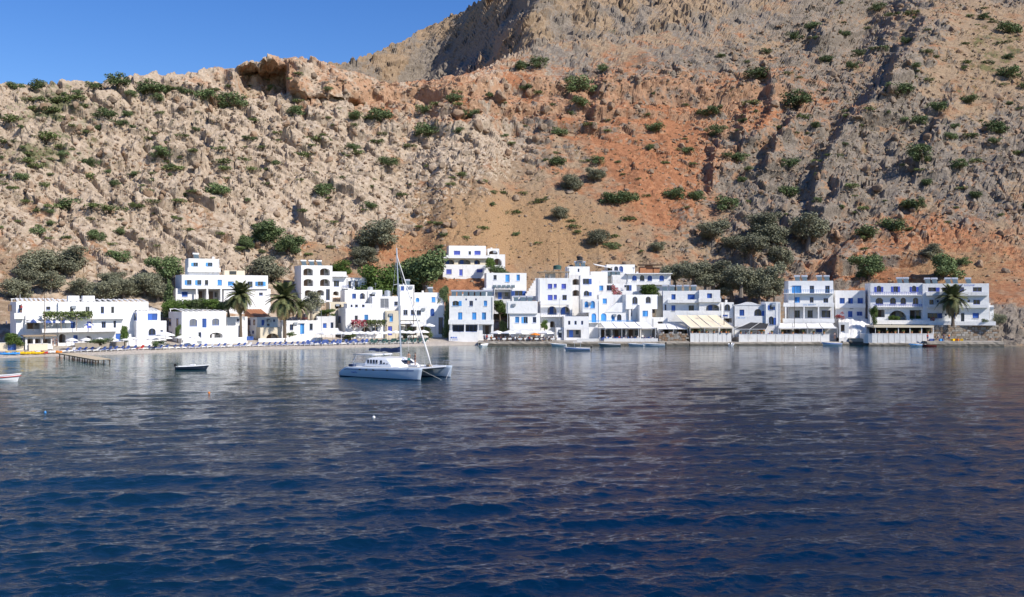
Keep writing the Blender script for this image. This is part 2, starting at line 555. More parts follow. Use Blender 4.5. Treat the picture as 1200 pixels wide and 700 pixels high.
PALE = np.clip(0.25 + 0.75 * (1 - sstep(430, 720, TPX)) - 0.1 * sstep(850, 950, TPX), 0, 1) * (1 - 0.9 * mount)  # lens vignetting put into rock colour, paler left and darker right; mountain is greyer
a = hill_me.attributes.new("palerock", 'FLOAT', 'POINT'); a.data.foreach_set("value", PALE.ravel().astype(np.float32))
a = hill_me.attributes.new("herbs", 'FLOAT', 'POINT'); a.data.foreach_set("value", GREEN.ravel().astype(np.float32))
sand = (1 - sstep(3.0, 3.9, SEGG)) * (1 - sstep(1075, 1095, TPX))
a = hill_me.attributes.new("beach", 'FLOAT', 'POINT'); a.data.foreach_set("value", sand.ravel().astype(np.float32))
hill_ob = tag(link("hillside", hill_me), "rocky hillside and mountain above the white village", kind="structure")

PPX = 600 + VX / VY * F
PPY = HOR - (VZ - CAM_H) / VY * F


def hit(px, py):
    """first point of the ground seen at a photograph pixel"""
    c = int(round((px + 260) / 1720 * (NC - 1))); c = min(max(c, 0), NC - 1)
    col = PPY[:, c]
    r0 = sum(SEG[:4])
    idx = np.nonzero(col[r0:] <= py)[0]
    r = r0 + (idx[0] if len(idx) else NR - r0 - 1)
    return Vector((float(VX[r, c]), float(VY[r, c]), float(VZ[r, c])))


def ground_z(X, Y):
    """height of the ground under (X, Y)"""
    px = 600 + X / Y * F
    c = int(round((px + 260) / 1720 * (NC - 1))); c = min(max(c, 0), NC - 1)
    r = int(np.argmin(np.abs(VY[:, c] - Y)))
    return float(VZ[r, c])


# ------------------------------------------------------------------ sea
def sea_material():
    m, nt, p = nodemat("sea_water")
    L = nt.links.new
    geo = N(nt, "ShaderNodeNewGeometry")
    sep = N(nt, "ShaderNodeSeparateXYZ"); L(geo.outputs["Position"], sep.inputs[0])
    sh = N(nt, "ShaderNodeAttribute", attribute_name="shallow")

    def wave(sx, sy, rot, detail, rough=0.55, dist=0.0):
        mp = N(nt, "ShaderNodeMapping"); mp.inputs["Rotation"].default_value = (0, 0, rot); mp.inputs["Scale"].default_value = (sx, sy, 1)
        L(geo.outputs["Position"], mp.inputs["Vector"])
        n = N(nt, "ShaderNodeTexNoise", i_Scale=1.0, i_Detail=detail, i_Roughness=rough, i_Distortion=dist)
        L(mp.outputs[0], n.inputs["Vector"])
        return n.outputs["Fac"]
    w2 = wave(0.24, 0.85, 0.14, 4, 0.55, 0.5)
    w3 = wave(1.9, 2.8, 0.25, 4, 0.6, 0.5)

    def m2(op, a, b):
        n = N(nt, "ShaderNodeMath", operation=op)
        for i, v in enumerate((a, b)):
            if isinstance(v, (int, float)): n.inputs[i].default_value = v
            else: L(v, n.inputs[i])
        return n.outputs[0]
    far_r = N(nt, 'ShaderNodeMapRange', interpolation_type='SMOOTHSTEP', i_1=45.0, i_2=85.0, i_3=0.0, i_4=SEA_W2); L(sep.outputs[1], far_r.inputs[0])
    lee_r = N(nt, 'ShaderNodeMapRange', interpolation_type='SMOOTHSTEP', i_1=90.0, i_2=215.0, i_3=1.0, i_4=0.30); L(sep.outputs[1], lee_r.inputs[0])
    near_r = N(nt, 'ShaderNodeMapRange', interpolation_type='SMOOTHSTEP', i_1=40.0, i_2=200.0, i_3=SEA_W3, i_4=SEA_W3 * 0.18); L(sep.outputs[1], near_r.inputs[0])
    h = m2('ADD', m2('MULTIPLY', m2('MULTIPLY', w2, lee_r.outputs[0]), far_r.outputs[0]), m2('MULTIPLY', w3, near_r.outputs[0]))     # ripples finer than the modelled waves
    b = N(nt, "ShaderNodeBump", i_Strength=1.0, i_Distance=1.0)
    L(h, b.inputs["Height"]); L(b.outputs[0], p.inputs["Normal"])
    mx = N(nt, "ShaderNodeMix", data_type='RGBA')
    mx.inputs[6].default_value = (0.0004, 0.0125, 0.037, 1)
    mx.inputs[7].default_value = (0.035, 0.125, 0.115, 1)
    L(sh.outputs["Fac"], mx.inputs[0])
    L(mx.outputs[2], p.inputs["Base Color"])
    p.inputs["Roughness"].default_value = 0.06
    p.inputs["IOR"].default_value = 1.333
    p.inputs["Specular Tint"].default_value = (0.80, 1.0, 0.96, 1)
    return m


SEA_W2, SEA_W3, SEA_SLOPE = 0.24, 0.10, 0.047
sea_material()
# modelled waves: many small wave trains, calmer towards the sheltered shore
spx = np.concatenate([np.linspace(-260, -60, 40, endpoint=False), np.linspace(-60, 1260, 680, endpoint=False), np.linspace(1260, 1460, 40)])
spy = np.concatenate([np.linspace(770, 700, 60, endpoint=False), np.linspace(700, 402, 620)])
sY = np.broadcast_to((CAM_H * F / (spy - HOR))[:, None], (len(spy), len(spx)))
sX = (spx[None, :] - 600) / F * sY
shw = shore_y(spx)[None, :]
dY = np.abs(np.gradient(sY, axis=0))
wr_ = np.random.default_rng(4)
wind = 0.55 + 0.9 * fbm(sX / 26, sY / 22, 3, 120)
calm = np.interp(sY, [30, 60, 110, 170, 235], [1.05, 0.95, 0.60, 0.30, 0.14])
sZ = np.zeros_like(sX); hX = np.zeros_like(sX); hY = np.zeros_like(sX)
NW = 64
for i in range(NW):
    lam = 0.38 * (9.0 / 0.38) ** (i / (NW - 1)) * wr_.uniform(0.9, 1.1)
    th = math.radians(90 + 10) + wr_.normal() * (0.26 if lam > 2.5 else 0.50)
    k = 2 * math.pi / lam
    st = SEA_SLOPE * (0.55 + 0.45 * wr_.random()) * (1.0 if lam < 3 else (3 / lam) ** 0.6)
    amp = st / k * sstep(2.2, 5.0, lam / dY) * calm * (wind if lam < 4 else 1.0)
    ph = k * (math.cos(th) * sX + math.sin(th) * sY) + wr_.uniform(0, 6.28)
    sZ += amp * np.sin(ph)
    c_ = np.cos(ph) * amp * 0.7
    hX += c_ * math.cos(th); hY += c_ * math.sin(th)
edge_ = sstep(0, 6, shw - sY)
sZ *= 0.25 + 0.75 * edge_
vx, vy = sX + hX, sY + hY
shal = np.clip(np.exp(-np.maximum(shw - sY, 0) / (10 + 42 * (1 - sstep(380, 760, spx))[None, :])) * (0.5 + 0.5 * (1 - sstep(380, 760, spx))[None, :]), 0, 1)
n0, n1 = sX.shape
sv = np.stack([vx, vy, sZ], -1).reshape(-1, 3)
ii = (np.arange(n0 - 1)[:, None] * n1 + np.arange(n1 - 1)[None, :]).ravel()
sf = np.stack([ii, ii + 1, ii + n1 + 1, ii + n1], -1)
# the open bay to either side and behind the viewer
Yn, Yf_ = float(sY[0, 0]), float(sY[-1, 0])
ext = np.array([[-900, -500, -.12], [900, -500, -.12], [900, Yn, -.12], [-900, Yn, -.12], [-900, Yf_, -.12], [float(sX[-1, 0]), Yf_, -.12], [float(sX[0, 0]), Yn, -.12],
                [900, Yf_, -.12], [float(sX[-1, -1]), Yf_, -.12], [float(sX[0, -1]), Yn, -.12]])
o_ = len(sv)
sf = np.concatenate([sf, np.array([[0, 1, 2, 3], [3, 6, 5, 4], [9, 2, 7, 8]]) + o_])
sea_me = mesh_np("sea", np.concatenate([sv, ext]), sf, ["sea_water"], True)
a = sea_me.attributes.new("shallow", 'FLOAT', 'POINT'); a.data.foreach_set("value", np.concatenate([shal.ravel(), np.zeros(10)]).astype(np.float32))
tag(link("sea", sea_me), "deep blue rippled sea in the bay", kind="structure")
# ------------------------------------------------------------------ building materials
def limewash(name, col, dirt, amount):
    """limewashed plaster: patchy coats, rain streaks, uneven trowelled surface"""
    m, nt, p = nodemat(name)
    L = nt.links.new
    geo = N(nt, "ShaderNodeNewGeometry")
    n1 = N(nt, "ShaderNodeTexNoise", i_Scale=0.55, i_Detail=6.0, i_Roughness=0.6); L(geo.outputs["Position"], n1.inputs["Vector"])
    mp = N(nt, "ShaderNodeMapping"); mp.inputs["Scale"].default_value = (2.2, 2.2, 0.22); L(geo.outputs["Position"], mp.inputs["Vector"])
    n2 = N(nt, "ShaderNodeTexNoise", i_Scale=1.0, i_Detail=5.0, i_Roughness=0.65); L(mp.outputs[0], n2.inputs["Vector"])
    mul = N(nt, "ShaderNodeMath", operation='MULTIPLY'); L(n1.outputs["Fac"], mul.inputs[0]); L(n2.outputs["Fac"], mul.inputs[1])
    mr = N(nt, "ShaderNodeMapRange", interpolation_type='SMOOTHSTEP', i_1=0.24, i_2=0.46, i_3=0.0, i_4=amount); L(mul.outputs[0], mr.inputs[0])
    mx = N(nt, "ShaderNodeMix", data_type='RGBA'); mx.inputs[6].default_value = (*col, 1); mx.inputs[7].default_value = (*dirt, 1)
    L(mr.outputs[0], mx.inputs[0]); L(mx.outputs[2], p.inputs["Base Color"])
    p.inputs["Roughness"].default_value = 0.88; p.inputs["Specular IOR Level"].default_value = 0.2
    n3 = N(nt, "ShaderNodeTexNoise", i_Scale=1.6, i_Detail=4.0); L(geo.outputs["Position"], n3.inputs["Vector"])
    b = N(nt, "ShaderNodeBump", i_Strength=0.35, i_Distance=0.12); L(n3.outputs["Fac"], b.inputs["Height"]); L(b.outputs[0], p.inputs["Normal"])


limewash("whitewash", (0.83, 0.825, 0.81), (0.56, 0.53, 0.48), 0.55)
limewash("whitewash_worn", (0.74, 0.725, 0.70), (0.46, 0.42, 0.37), 0.7)  # worn plaster; its darker tone also paints the shade on some walls
simple("cream_plaster", (0.66, 0.58, 0.44), 0.9, 0.08, 0.8, 0.3, spec=0.2)
simple("blue_paint", (0.045, 0.12, 0.41), 0.5, 0.15, 2.0, 0.1, rand=0.45)
simple("light_blue_paint", (0.07, 0.30, 0.68), 0.5, 0.15, 2.0, 0.1, rand=0.35)
simple("violet_blue_paint", (0.085, 0.12, 0.50), 0.5, 0.12, 2.0, 0.1, rand=0.2)
simple("white_paint", (0.78, 0.78, 0.78), 0.5, 0.05, 2.0)
simple("dark_wood", (0.11, 0.07, 0.045), 0.7, 0.25, 4.0, 0.2)
simple("weathered_wood", (0.33, 0.25, 0.17), 0.8, 0.25, 5.0, 0.3)
simple("dark_interior", (0.035, 0.033, 0.035), 0.9, 0.3, 1.0)  # near-black colour stands in for unlit interiors
simple("room_wall", (0.34, 0.32, 0.31), 0.9, 0.2, 1.0)
simple("concrete", (0.36, 0.335, 0.30), 0.9, 0.22, 0.8, 0.6)
simple("quay_stone", (0.30, 0.265, 0.22), 0.95, 0.35, 1.3, 1.0)
simple("wet_stone", (0.07, 0.06, 0.045), 0.6, 0.5, 1.3, 1.0)
simple("terracotta", (0.52, 0.235, 0.115), 0.85, 0.2, 2.0, 0.4)
simple("metal_grey", (0.42, 0.43, 0.45), 0.4, 0.1, 3.0, metallic=0.7)
simple("tank_metal", (0.62, 0.63, 0.65), 0.35, 0.1, 3.0, metallic=0.5)
simple("panel_glass", (0.10, 0.14, 0.16), 0.12, 0.2, 2.0, spec=0.6)
simple("window_glass", (0.025, 0.03, 0.04), 0.08, 0.3, 1.0, spec=0.6)
simple("curtain_glass", (0.16, 0.17, 0.20), 0.12, 0.3, 1.0, spec=0.6)
simple("canvas_white", (0.78, 0.765, 0.74), 0.9, 0.05, 1.2)
simple("canvas_cream", (0.74, 0.635, 0.46), 0.9, 0.06, 1.2)
simple("canvas_black", (0.03, 0.03, 0.033), 0.9, 0.1, 1.2)
simple("blue_cloth", (0.07, 0.115, 0.31), 0.85, 0.15, 3.0, rand=0.3)
simple("green_cloth", (0.035, 0.085, 0.075), 0.85, 0.2, 3.0, rand=0.3)
simple("red_paint", (0.50, 0.035, 0.025), 0.5, 0.1, 3.0)
simple("orange_paint", (0.72, 0.22, 0.02), 0.45, 0.1, 3.0)
simple("yellow_plastic", (0.80, 0.50, 0.015), 0.35, 0.08, 3.0)
simple("sky_blue_plastic", (0.07, 0.32, 0.72), 0.35, 0.08, 3.0)
simple("black_rubber", (0.02, 0.02, 0.022), 0.6, 0.2, 3.0)


def lettering(groups, parent, loc, height, mat, width):
    """painted sign strokes, too small in the photograph to read: words given by their letter counts"""
    r = random.Random(sum(groups) * 7 + len(groups))
    n = sum(groups) + 0.8 * (len(groups) - 1)
    cw = width / n
    x = loc[0] - width / 2; y = loc[1]; z = loc[2]
    m = MB()
    for g in groups:
        for k in range(g):
            w = cw * 0.62; t = cw * 0.16
            m.box(x, x + t, y, y + 0.012, z, z + height)
            q = r.randrange(4)
            if q != 0: m.box(x + t, x + w, y, y + 0.012, z + height - t, z + height)
            if q in (1, 3): m.box(x + t, x + w * 0.85, y, y + 0.012, z + height * 0.45, z + height * 0.45 + t)
            if q in (0, 2): m.box(x + t, x + w, y, y + 0.012, z, z + t)
            if q == 2: m.box(x + w - t, x + w, y, y + 0.012, z + t, z + height - t)
            x += cw
        x += 0.8 * cw
    return m.build("lettering", mat, parent)


class House:
    """a building set out on its front plane: local x along the facade, y into the building, z up"""

    def __init__(s, name, label, px0, py_base, Y0, yaw=0, cat="house", group=None):
        s.P = at(px0, py_base, Y0)
        s.yaw = math.radians(yaw)
        s.ex = Vector((math.cos(s.yaw), math.sin(s.yaw), 0))
        s.ey = Vector((-math.sin(s.yaw), math.cos(s.yaw), 0))
        s.root = empty(name, s.P, s.yaw, label, cat, group)
        s.blk = None

    def loc(s, px, py, sb=0.0):
        """photograph pixel -> (x, z) on the plane parallel to the facade at setback sb"""
        d = Vector(((px - 600) / F, 1, -(py - HOR) / F))
        o = Vector((0, 0, CAM_H))
        P = s.P + s.ey * sb
        t = (P - o).dot(s.ey) / d.dot(s.ey)
        q = o + d * t - s.P
        return q.dot(s.ex), q.z

    def side(s, px, py, lx=0.0):
        """photograph pixel -> (y, z) on the side wall at local x = lx"""
        d = Vector(((px - 600) / F, 1, -(py - HOR) / F))
        o = Vector((0, 0, CAM_H))
        P = s.P + s.ex * lx
        t = (P - o).dot(s.ex) / d.dot(s.ex)
        q = o + d * t - s.P
        return q.dot(s.ey), q.z

    def block(s, px0, px1, ytop, ybase, sb=0.0, depth=7.0, mat="whitewash", down=3.5, par=0.35, ops=(), roof=None, batter=0.0):
        x0, z1 = s.loc(px0, ytop, sb)
        x1, _ = s.loc(px1, ytop, sb)
        _, z0 = s.loc(px0, ybase, sb)
        zb = z0 - down
        O = []
        for op in ops:
            a, t = s.loc(op[0], op[1], sb)
            b, u = s.loc(op[2], op[3], sb)
            O.append((max(a, x0 + 0.08), max(u, zb + 0.1), min(b, x1 - 0.08), min(t, z1 - 0.12), op[4]))
        m = MB()
        xs = sorted(set([x0, x1] + [v for o in O for v in (o[0], o[2])]))
        zs = sorted(set([zb, z1] + [v for o in O for v in (o[1], o[3])]))
        for i in range(len(xs) - 1):
            for j in range(len(zs) - 1):
                cx, cz = (xs[i] + xs[i + 1]) / 2, (zs[j] + zs[j + 1]) / 2
                if any(o[0] < cx < o[2] and o[1] < cz < o[3] for o in O): continue
                m.poly([(xs[i], sb, zs[j]), (xs[i + 1], sb, zs[j]), (xs[i + 1], sb, zs[j + 1]), (xs[i], sb, zs[j + 1])])
        y1 = sb + depth
        m.poly([(x0, y1, zb), (x0, sb, zb), (x0, sb, z1), (x0, y1, z1)])
        m.poly([(x1, sb, zb), (x1, y1, zb), (x1, y1, z1), (x1, sb, z1)])
        m.poly([(x1, y1, zb), (x0, y1, zb), (x0, y1, z1), (x1, y1, z1)])
        t = 0.22; zr = z1 - par
        ox = [(x0, sb), (x1, sb), (x1, y1), (x0, y1)]
        ix = [(x0 + t, sb + t), (x1 - t, sb + t), (x1 - t, y1 - t), (x0 + t, y1 - t)]
        for k in range(4):
            k2 = (k + 1) % 4
            m.poly([(*ox[k], z1), (*ox[k2], z1), (*ix[k2], z1), (*ix[k], z1)])
            m.poly([(*ix[k], z1), (*ix[k2], z1), (*ix[k2], zr), (*ix[k], zr)])
        m.poly([(*p, zr) for p in ix])
        todo = []
        for (a, zl, b, zt, kind) in O:
            deep = 1.7 if 'k' in kind else (0.9 if 'r' in kind else 0.2)
            yb = sb + deep
            apts = None
            if 'a' in kind or 's' in kind:
                rise = min((b - a) / 2, (zt - zl) * 0.85) if 'a' in kind else min((b - a) * 0.28, (zt - zl) * 0.5)
                zsp = zt - rise
                n = 10
                apts = [((a + b) / 2 - (b - a) / 2 * math.cos(math.pi * i / n), zsp + rise * math.sin(math.pi * i / n)) for i in range(n + 1)]
                for i in range(n):
                    p, q = apts[i], apts[i + 1]
                    cx = a if i < n / 2 else b
                    m.poly([(cx, sb, zt), (p[0], sb, p[1]), (q[0], sb, q[1])])
                    m.poly([(p[0], sb, p[1]), (p[0], yb, p[1]), (q[0], yb, q[1]), (q[0], sb, q[1])])
                m.poly([(a, sb, zt), (apts[n // 2][0], sb, zt), (b, sb, zt)]) if False else None
            zs_ = apts[0][1] if apts else zt
            m.poly([(a, sb, zl), (a, yb, zl), (a, yb, zs_), (a, sb, zs_)])
            m.poly([(b, sb, zl), (b, sb, zs_), (b, yb, zs_), (b, yb, zl)])
            m.poly([(a, sb, zl), (b, sb, zl), (b, yb, zl), (a, yb, zl)])
            if not apts: m.poly([(a, sb, zt), (a, yb, zt), (b, yb, zt), (b, sb, zt)])
            todo.append((a, zl, b, zt, kind, yb))
        w = m.build("wall", mat, s.root)
        for q in todo: s.fill(*q)
        s.blk = (x0, x1, sb, y1, zr, z1)
        if roof: m2 = MB(); m2.box(x0 - 0.15, x1 + 0.15, sb - 0.25, y1 + 0.1, z1 + 0.002, z1 + 0.16); m2.build("roof", roof, s.root)
        return w

    def fill(s, a, zl, b, zt, kind, yb):
        """what closes an opening: frame, panes, shutters, door leaf or a room behind"""
        w, h = b - a, zt - zl
        blue = "light_blue_paint" if 'l' in kind else ("violet_blue_paint" if 'v' in kind else "blue_paint")
        fr = 0.07
        e = 0.004
        if 'k' in kind or 'r' in kind:
            back = "room_wall" if 'k' in kind else ("whitewash_worn" if 'w' in kind else "room_wall")
            m = MB(); m.box(a + e, b - e, yb - 0.05, yb, zl + e, zt - e)
            rear = m.build("rear_wall", back, s.root)
            dw = min(0.95, w * 0.42)
            c = a + w * (0.35 if w > 2.4 else 0.5)
            m = MB(); m.box(c - dw / 2, c + dw / 2, yb - 0.10, yb - 0.053, zl + 0.02, min(zl + 2.1, zt - 0.2))
            m.build("door", blue if 'x' not in kind else "dark_wood", s.root)
            if w > 2.4:
                m = MB(); m.box(b - w * 0.33, b - w * 0.12, yb - 0.09, yb - 0.053, zl + 0.75, min(zl + 1.9, zt - 0.2))
                m.build("window", "window_glass", s.root)
            return
        y0 = yb - 0.09
        m = MB()
        m.box(a, a + fr, y0, yb, zl, zt); m.box(b - fr, b, y0, yb, zl, zt)
        m.box(a + fr, b - fr, y0, yb, zl, zl + fr); m.box(a + fr, b - fr, y0, yb, zt - fr, zt)
        leaf = 'D' in kind
        f = m.build("door" if leaf else "window", "white_paint" if 'p' in kind else blue, s.root)
        ia, ib, il, it = a + fr + e, b - fr - e, zl + fr + e, zt - fr - e
        mid = (a + b) / 2
        if 'g' in kind or 'd' in kind or 'o' in kind or 'h' in kind:
            n = max(1, int(round(w / 1.1))) if 'g' in kind else (2 if w > 0.8 else 1)
            for i in range(n):
                p0 = ia + (ib - ia) * i / n; p1 = ia + (ib - ia) * (i + 1) / n
                MB().box(p0 + 0.015, p1 - 0.015, yb - 0.045, yb - 0.025, il, it).build("pane", "curtain_glass" if 'c' in kind else "window_glass", f)
                if i: MB().box(p0 - 0.02, p0 + 0.02, yb - 0.085, yb - 0.02, il, it).build("mullion", "white_paint" if 'p' in kind else blue, f)
            MB().box(a + e, b - e, yb - 0.012, yb - 0.002, zl + e, zt - e).build("blind", "dark_interior", f)  # near-black sheet stands in for the unlit room behind the panes
        elif 'b' in kind or 'l' in kind or 'v' in kind or 'B' in kind:
            n = 1 if w < 0.75 else 2
            for i in range(n):
                p0 = ia + (ib - ia) * i / n; p1 = ia + (ib - ia) * (i + 1) / n
                mm = MB()
                q0, q1 = p0 + 0.012, p1 - 0.012
                mm.box(q0, q1, yb - 0.05, yb - 0.012, il, it)
                for k in range(4):
                    zz = il + (it - il) * (k + 0.5) / 4
                    mm.box(q0 + 0.05, q1 - 0.05, yb - 0.066, yb - 0.05, zz - (it - il) * 0.085, zz + (it - il) * 0.085)
                mm.build("door_leaf" if leaf else "shutter", blue, f)
        if 'o' in kind or 'h' in kind:      # shutters folded back on the wall
            sw = w * 0.42
            for sd_ in ((-1, 1) if 'o' in kind else ((-1,) if 'H' not in kind else (1,))):
                y = yb - 0.2
                p0 = (a - sw - 0.02) if sd_ < 0 else b + 0.02
                mm = MB(); mm.box(p0, p0 + sw, y - 0.05, y - 0.004, zl + 0.03, zt - (0.25 * w if 'a' in kind else 0.03))
                mm.build("shutter", blue, f)
        if not leaf and w > 0.6:
            MB().box(a - 0.06, b + 0.06, yb - 0.32, yb - 0.203, zl - 0.07, zl - 0.003).build("sill", "whitewash", f)

    def side_windows(s, boxes, lx=None, right=False):
        """windows in the left (or right) side wall, given by pixels"""
        if lx is None: lx = s.blk[1] if right else s.blk[0]
        sg = 1 if right else -1
        for (px0, py0, px1, py1, kind) in boxes:
            ya, zt = s.side(px0, py0, lx); yb, zl = s.side(px1, py1, lx)
            ya, yb = min(ya, yb), max(ya, yb)
            f = MB()
            o = lambda d0, d1: (min(lx + sg * d0, lx + sg * d1), max(lx + sg * d0, lx + sg * d1))
            X0, X1 = o(0.003, 0.06)
            f.box(X0, X1, ya - 0.08, ya, zl - 0.08, zt + 0.08); f.box(X0, X1, yb, yb + 0.08, zl - 0.08, zt + 0.08)
            f.box(X0, X1, ya, yb, zt, zt + 0.08); f.box(X0, X1, ya, yb, zl - 0.08, zl)
            w = f.build("window", "blue_paint", s.root)
            X0, X1 = o(0.004, 0.03)
            MB().box(X0, X1, ya + 0.004, yb - 0.004, zl + 0.004, zt - 0.004).build("pane" if 'd' in kind else "shutter", "window_glass" if 'd' in kind else "blue_paint", w)

    def balcony(s, px0, px1, ytop, ybot, sb=0.0, proj=1.2, rail=None, mat="whitewash", slab=0.16):
        """projecting slab with a solid parapet, or with a rail of the given paint"""
        x0, z1 = s.loc(px0, ytop, sb - proj); x1, _ = s.loc(px1, ytop, sb - proj)
        _, z0 = s.loc(px0, ybot, sb - proj)
        y0, y1 = sb - proj, sb - 0.003
        b = MB().box(x0, x1, y0, y1, z0, z0 + slab)
        t = 0.14
        if not rail:
            zz = z0 + slab
            b.box(x0, x1, y0, y0 + t, zz, z1); b.box(x0, x0 + t, y0 + t, y1, zz, z1); b.box(x1 - t, x1, y0 + t, y1, zz, z1)
            return b.build("balcony", mat, s.root)
        o = b.build("balcony", mat, s.root)
        r = MB(); zz = z0 + slab
        z1 = max(z1, zz + 0.5)
        n = max(2, int((x1 - x0) / 0.5))
        for i in range(n + 1):
            x = x0 + 0.03 + (x1 - x0 - 0.06) * i / n
            r.box(x - 0.025, x + 0.025, y0 + 0.02, y0 + 0.07, zz, z1 - 0.06)
        for k in (0.35, 0.68): r.box(x0, x1, y0 + 0.03, y0 + 0.06, zz + (z1 - zz) * k - 0.025, zz + (z1 - zz) * k + 0.025)
        r.box(x0, x1, y0 + 0.01, y0 + 0.08, z1 - 0.06, z1)
        for x in (x0, x1 - 0.06): r.box(x, x + 0.06, y0 + 0.08, y1, z1 - 0.06, z1)
        r.build("railing", rail, o)
        return o

    def piece(s, name, px0, px1, ytop, ybot, y0, y1, mat="whitewash"):
        """a plain box given by its front face's pixels, from local depth y0 to y1"""
        a, t = s.loc(px0, ytop, y0); b, _ = s.loc(px1, ytop, y0); _, l = s.loc(px0, ybot, y0)
        return MB().box(a, b, y0, y1, l, t).build(name, mat, s.root)

    def lattice(s, n=8, rise=0.9, skew=0.5, over=0.0, w=0.42):
        rise *= 0.75
        """open pergola of white beams over the roof of the last block"""
        x0, x1, y0, y1, zr, z1 = s.blk
        MB().box(x0 + 0.05, x1 - 0.05, y0 + 0.1, y0 + 0.22, z1 + 0.002, z1 + 0.12).build("roof_beam", "whitewash", s.root)
        MB().box(x0 + 0.05, x1 - 0.05, y1 - 0.5, y1 - 0.38, z1 + rise - 0.14, z1 + rise - 0.002).build("roof_beam", "whitewash", s.root)
        for x in (x0 + 0.2, x1 - 0.3): MB().box(x, x + 0.12, y1 - 0.5, y1 - 0.38, zr, z1 + rise - 0.145).build("post", "whitewash", s.root)
        for i in range(n):
            x = x0 + 0.1 + (x1 - x0 - 0.2 - w - 0.3) * i / (n - 1)
            a, b = (y0, z1 + 0.125), (y1 - 0.35, z1 + rise + 0.003)
            m = MB()
            m.add([(x, a[0], a[1]), (x + w, a[0], a[1]), (x + w + skew, b[0], b[1]), (x + skew, b[0], b[1]),
                   (x, a[0], a[1] + 0.12), (x + w, a[0], a[1] + 0.12), (x + w + skew, b[0], b[1] + 0.12), (x + skew, b[0], b[1] + 0.12)],
                  [(0, 3, 2, 1), (4, 5, 6, 7), (0, 1, 5, 4), (1, 2, 6, 5), (2, 3, 7, 6), (3, 0, 4, 7)])
            m.build("roof_beam", "whitewash_worn", s.root)

    def clutter(s, n_ac=1, n_pipe=1, aerial=True, seed=0):
        """air conditioners, drain pipes, roof aerials and vents of the last block"""
        r = random.Random(seed)
        x0, x1, y0, y1, zr, z1 = s.blk
        for i in range(n_ac):
            x = r.uniform(x0 + 0.3, x1 - 1.2); z = z1 - r.uniform(0.9, 1.3)
            MB().box(x, x + 0.85, y0 - 0.34, y0 - 0.03, z, z + 0.55).build("air_conditioner", "metal_grey", s.root)
        for i in range(n_pipe):
            x = r.choice((x0 + r.uniform(0.08, 0.3), x1 - r.uniform(0.08, 0.3)))
            MB().tube([(x, y0 - 0.08, z1 - 0.3), (x, y0 - 0.08, max(z1 - 6.5, -2.0))], 0.055, 6).build("drain_pipe", r.choice(("metal_grey", "white_paint")), s.root)
        if aerial:
            x = r.uniform(x0 + 0.5, x1 - 0.5); y = r.uniform(y0 + 1, y1 - 1); hh = r.uniform(1.6, 2.6)
            m = MB().tube([(x, y, zr), (x, y, zr + hh)], 0.025, 5)
            for k in range(4): m.tube([(x - 0.4 + 0.05 * k, y, zr + hh - 0.1 - 0.12 * k), (x + 0.4 - 0.05 * k, y, zr + hh - 0.1 - 0.12 * k)], 0.015, 4)
            m.build("aerial", "metal_grey", s.root)
            x = r.uniform(x0 + 0.5, x1 - 0.9); MB().box(x, x + 0.5, y, y + 0.5, zr, zr + r.uniform(0.6, 1.0)).build("chimney", "whitewash_worn", s.root)

    def world(s, x, y, z):
        return s.P + s.ex * x + s.ey * y + Vector((0, 0, z))


# solar water heaters on the roofs: tilted collector, tank above it, stand
def heater_parts():
    m = MB()
    t = math.radians(42); L_ = 1.9
    c, sn = math.cos(t) * L_, math.sin(t) * L_
    pan = MB().add([(-0.55, 0, 0.12), (0.55, 0, 0.12), (0.55, c, 0.12 + sn), (-0.55, c, 0.12 + sn),
                    (-0.55, -0.05, 0.18), (0.55, -0.05, 0.18), (0.55, c - 0.05, 0.18 + sn), (-0.55, c - 0.05, 0.18 + sn)],
                   [(0, 3, 2, 1), (4, 5, 6, 7), (0, 1, 5, 4), (1, 2, 6, 5), (2, 3, 7, 6), (3, 0, 4, 7)]).mesh("panel", "panel_glass")
    tank = MB().tube([(-0.75, c + 0.1, 0.28 + sn), (-0.7, c + 0.1, 0.28 + sn), (0.7, c + 0.1, 0.28 + sn), (0.75, c + 0.1, 0.28 + sn)], [0.18, 0.27, 0.27, 0.18], 12).mesh("tank", "tank_metal", False)
    st = MB()
    for x in (-0.5, 0.5):
        st.tube([(x, 0, 0), (x, c + 0.1, 0.02 + sn)], 0.03, 6)
        st.tube([(x, c + 0.1, 0), (x, c + 0.1, 0.05 + sn)], 0.03, 6)
    return pan, tank, st.mesh("stand", "metal_grey")


HEAT = heater_parts()


def heater(h, px, label, group, n=1, step=1.35, yoff=0.9, big=1.0, rz=0.0):
    x0, x1, y0, y1, zr, z1 = h.blk
    x, _ = h.loc(px, 350, y0 + yoff)
    for i in range(n):
        p = h.world(x + i * step * big, y0 + yoff, zr)
        e = empty("solar_water_heater", p, h.yaw + rz, label, "solar heater", group)
        e.scale = (big,) * 3
        for nm, me in zip(("panel", "tank", "stand"), HEAT): link(nm, me, e)


def roof_tank(h, px, label, r=0.55, hgt=1.1, mat="tank_metal", yoff=1.5, lift=0.0):
    x0, x1, y0, y1, zr, z1 = h.blk
    x, _ = h.loc(px, 350, y0 + yoff)
    e = empty("water_tank", h.world(x, y0 + yoff, zr), h.yaw, label, "tank")
    MB().tube([(0, 0, 0.1 + lift), (0, 0, 0.16 + lift), (0, 0, hgt + lift), (0, 0, hgt + 0.12 + lift), (0, 0, hgt + 0.2 + lift)], [r * 0.97, r, r, r * 0.6, r * 0.25], 16).build("barrel", mat, e)
    b = MB().box(-r, r, -r, r, lift, lift + 0.098)
    if lift:
        for sx in (-1, 1):
            for sy in (-1, 1): b.box(sx * r * 0.85 - 0.05, sx * r * 0.85 + 0.05, sy * r * 0.85 - 0.05, sy * r * 0.85 + 0.05, 0, lift)
    b.build("base", "concrete", e)
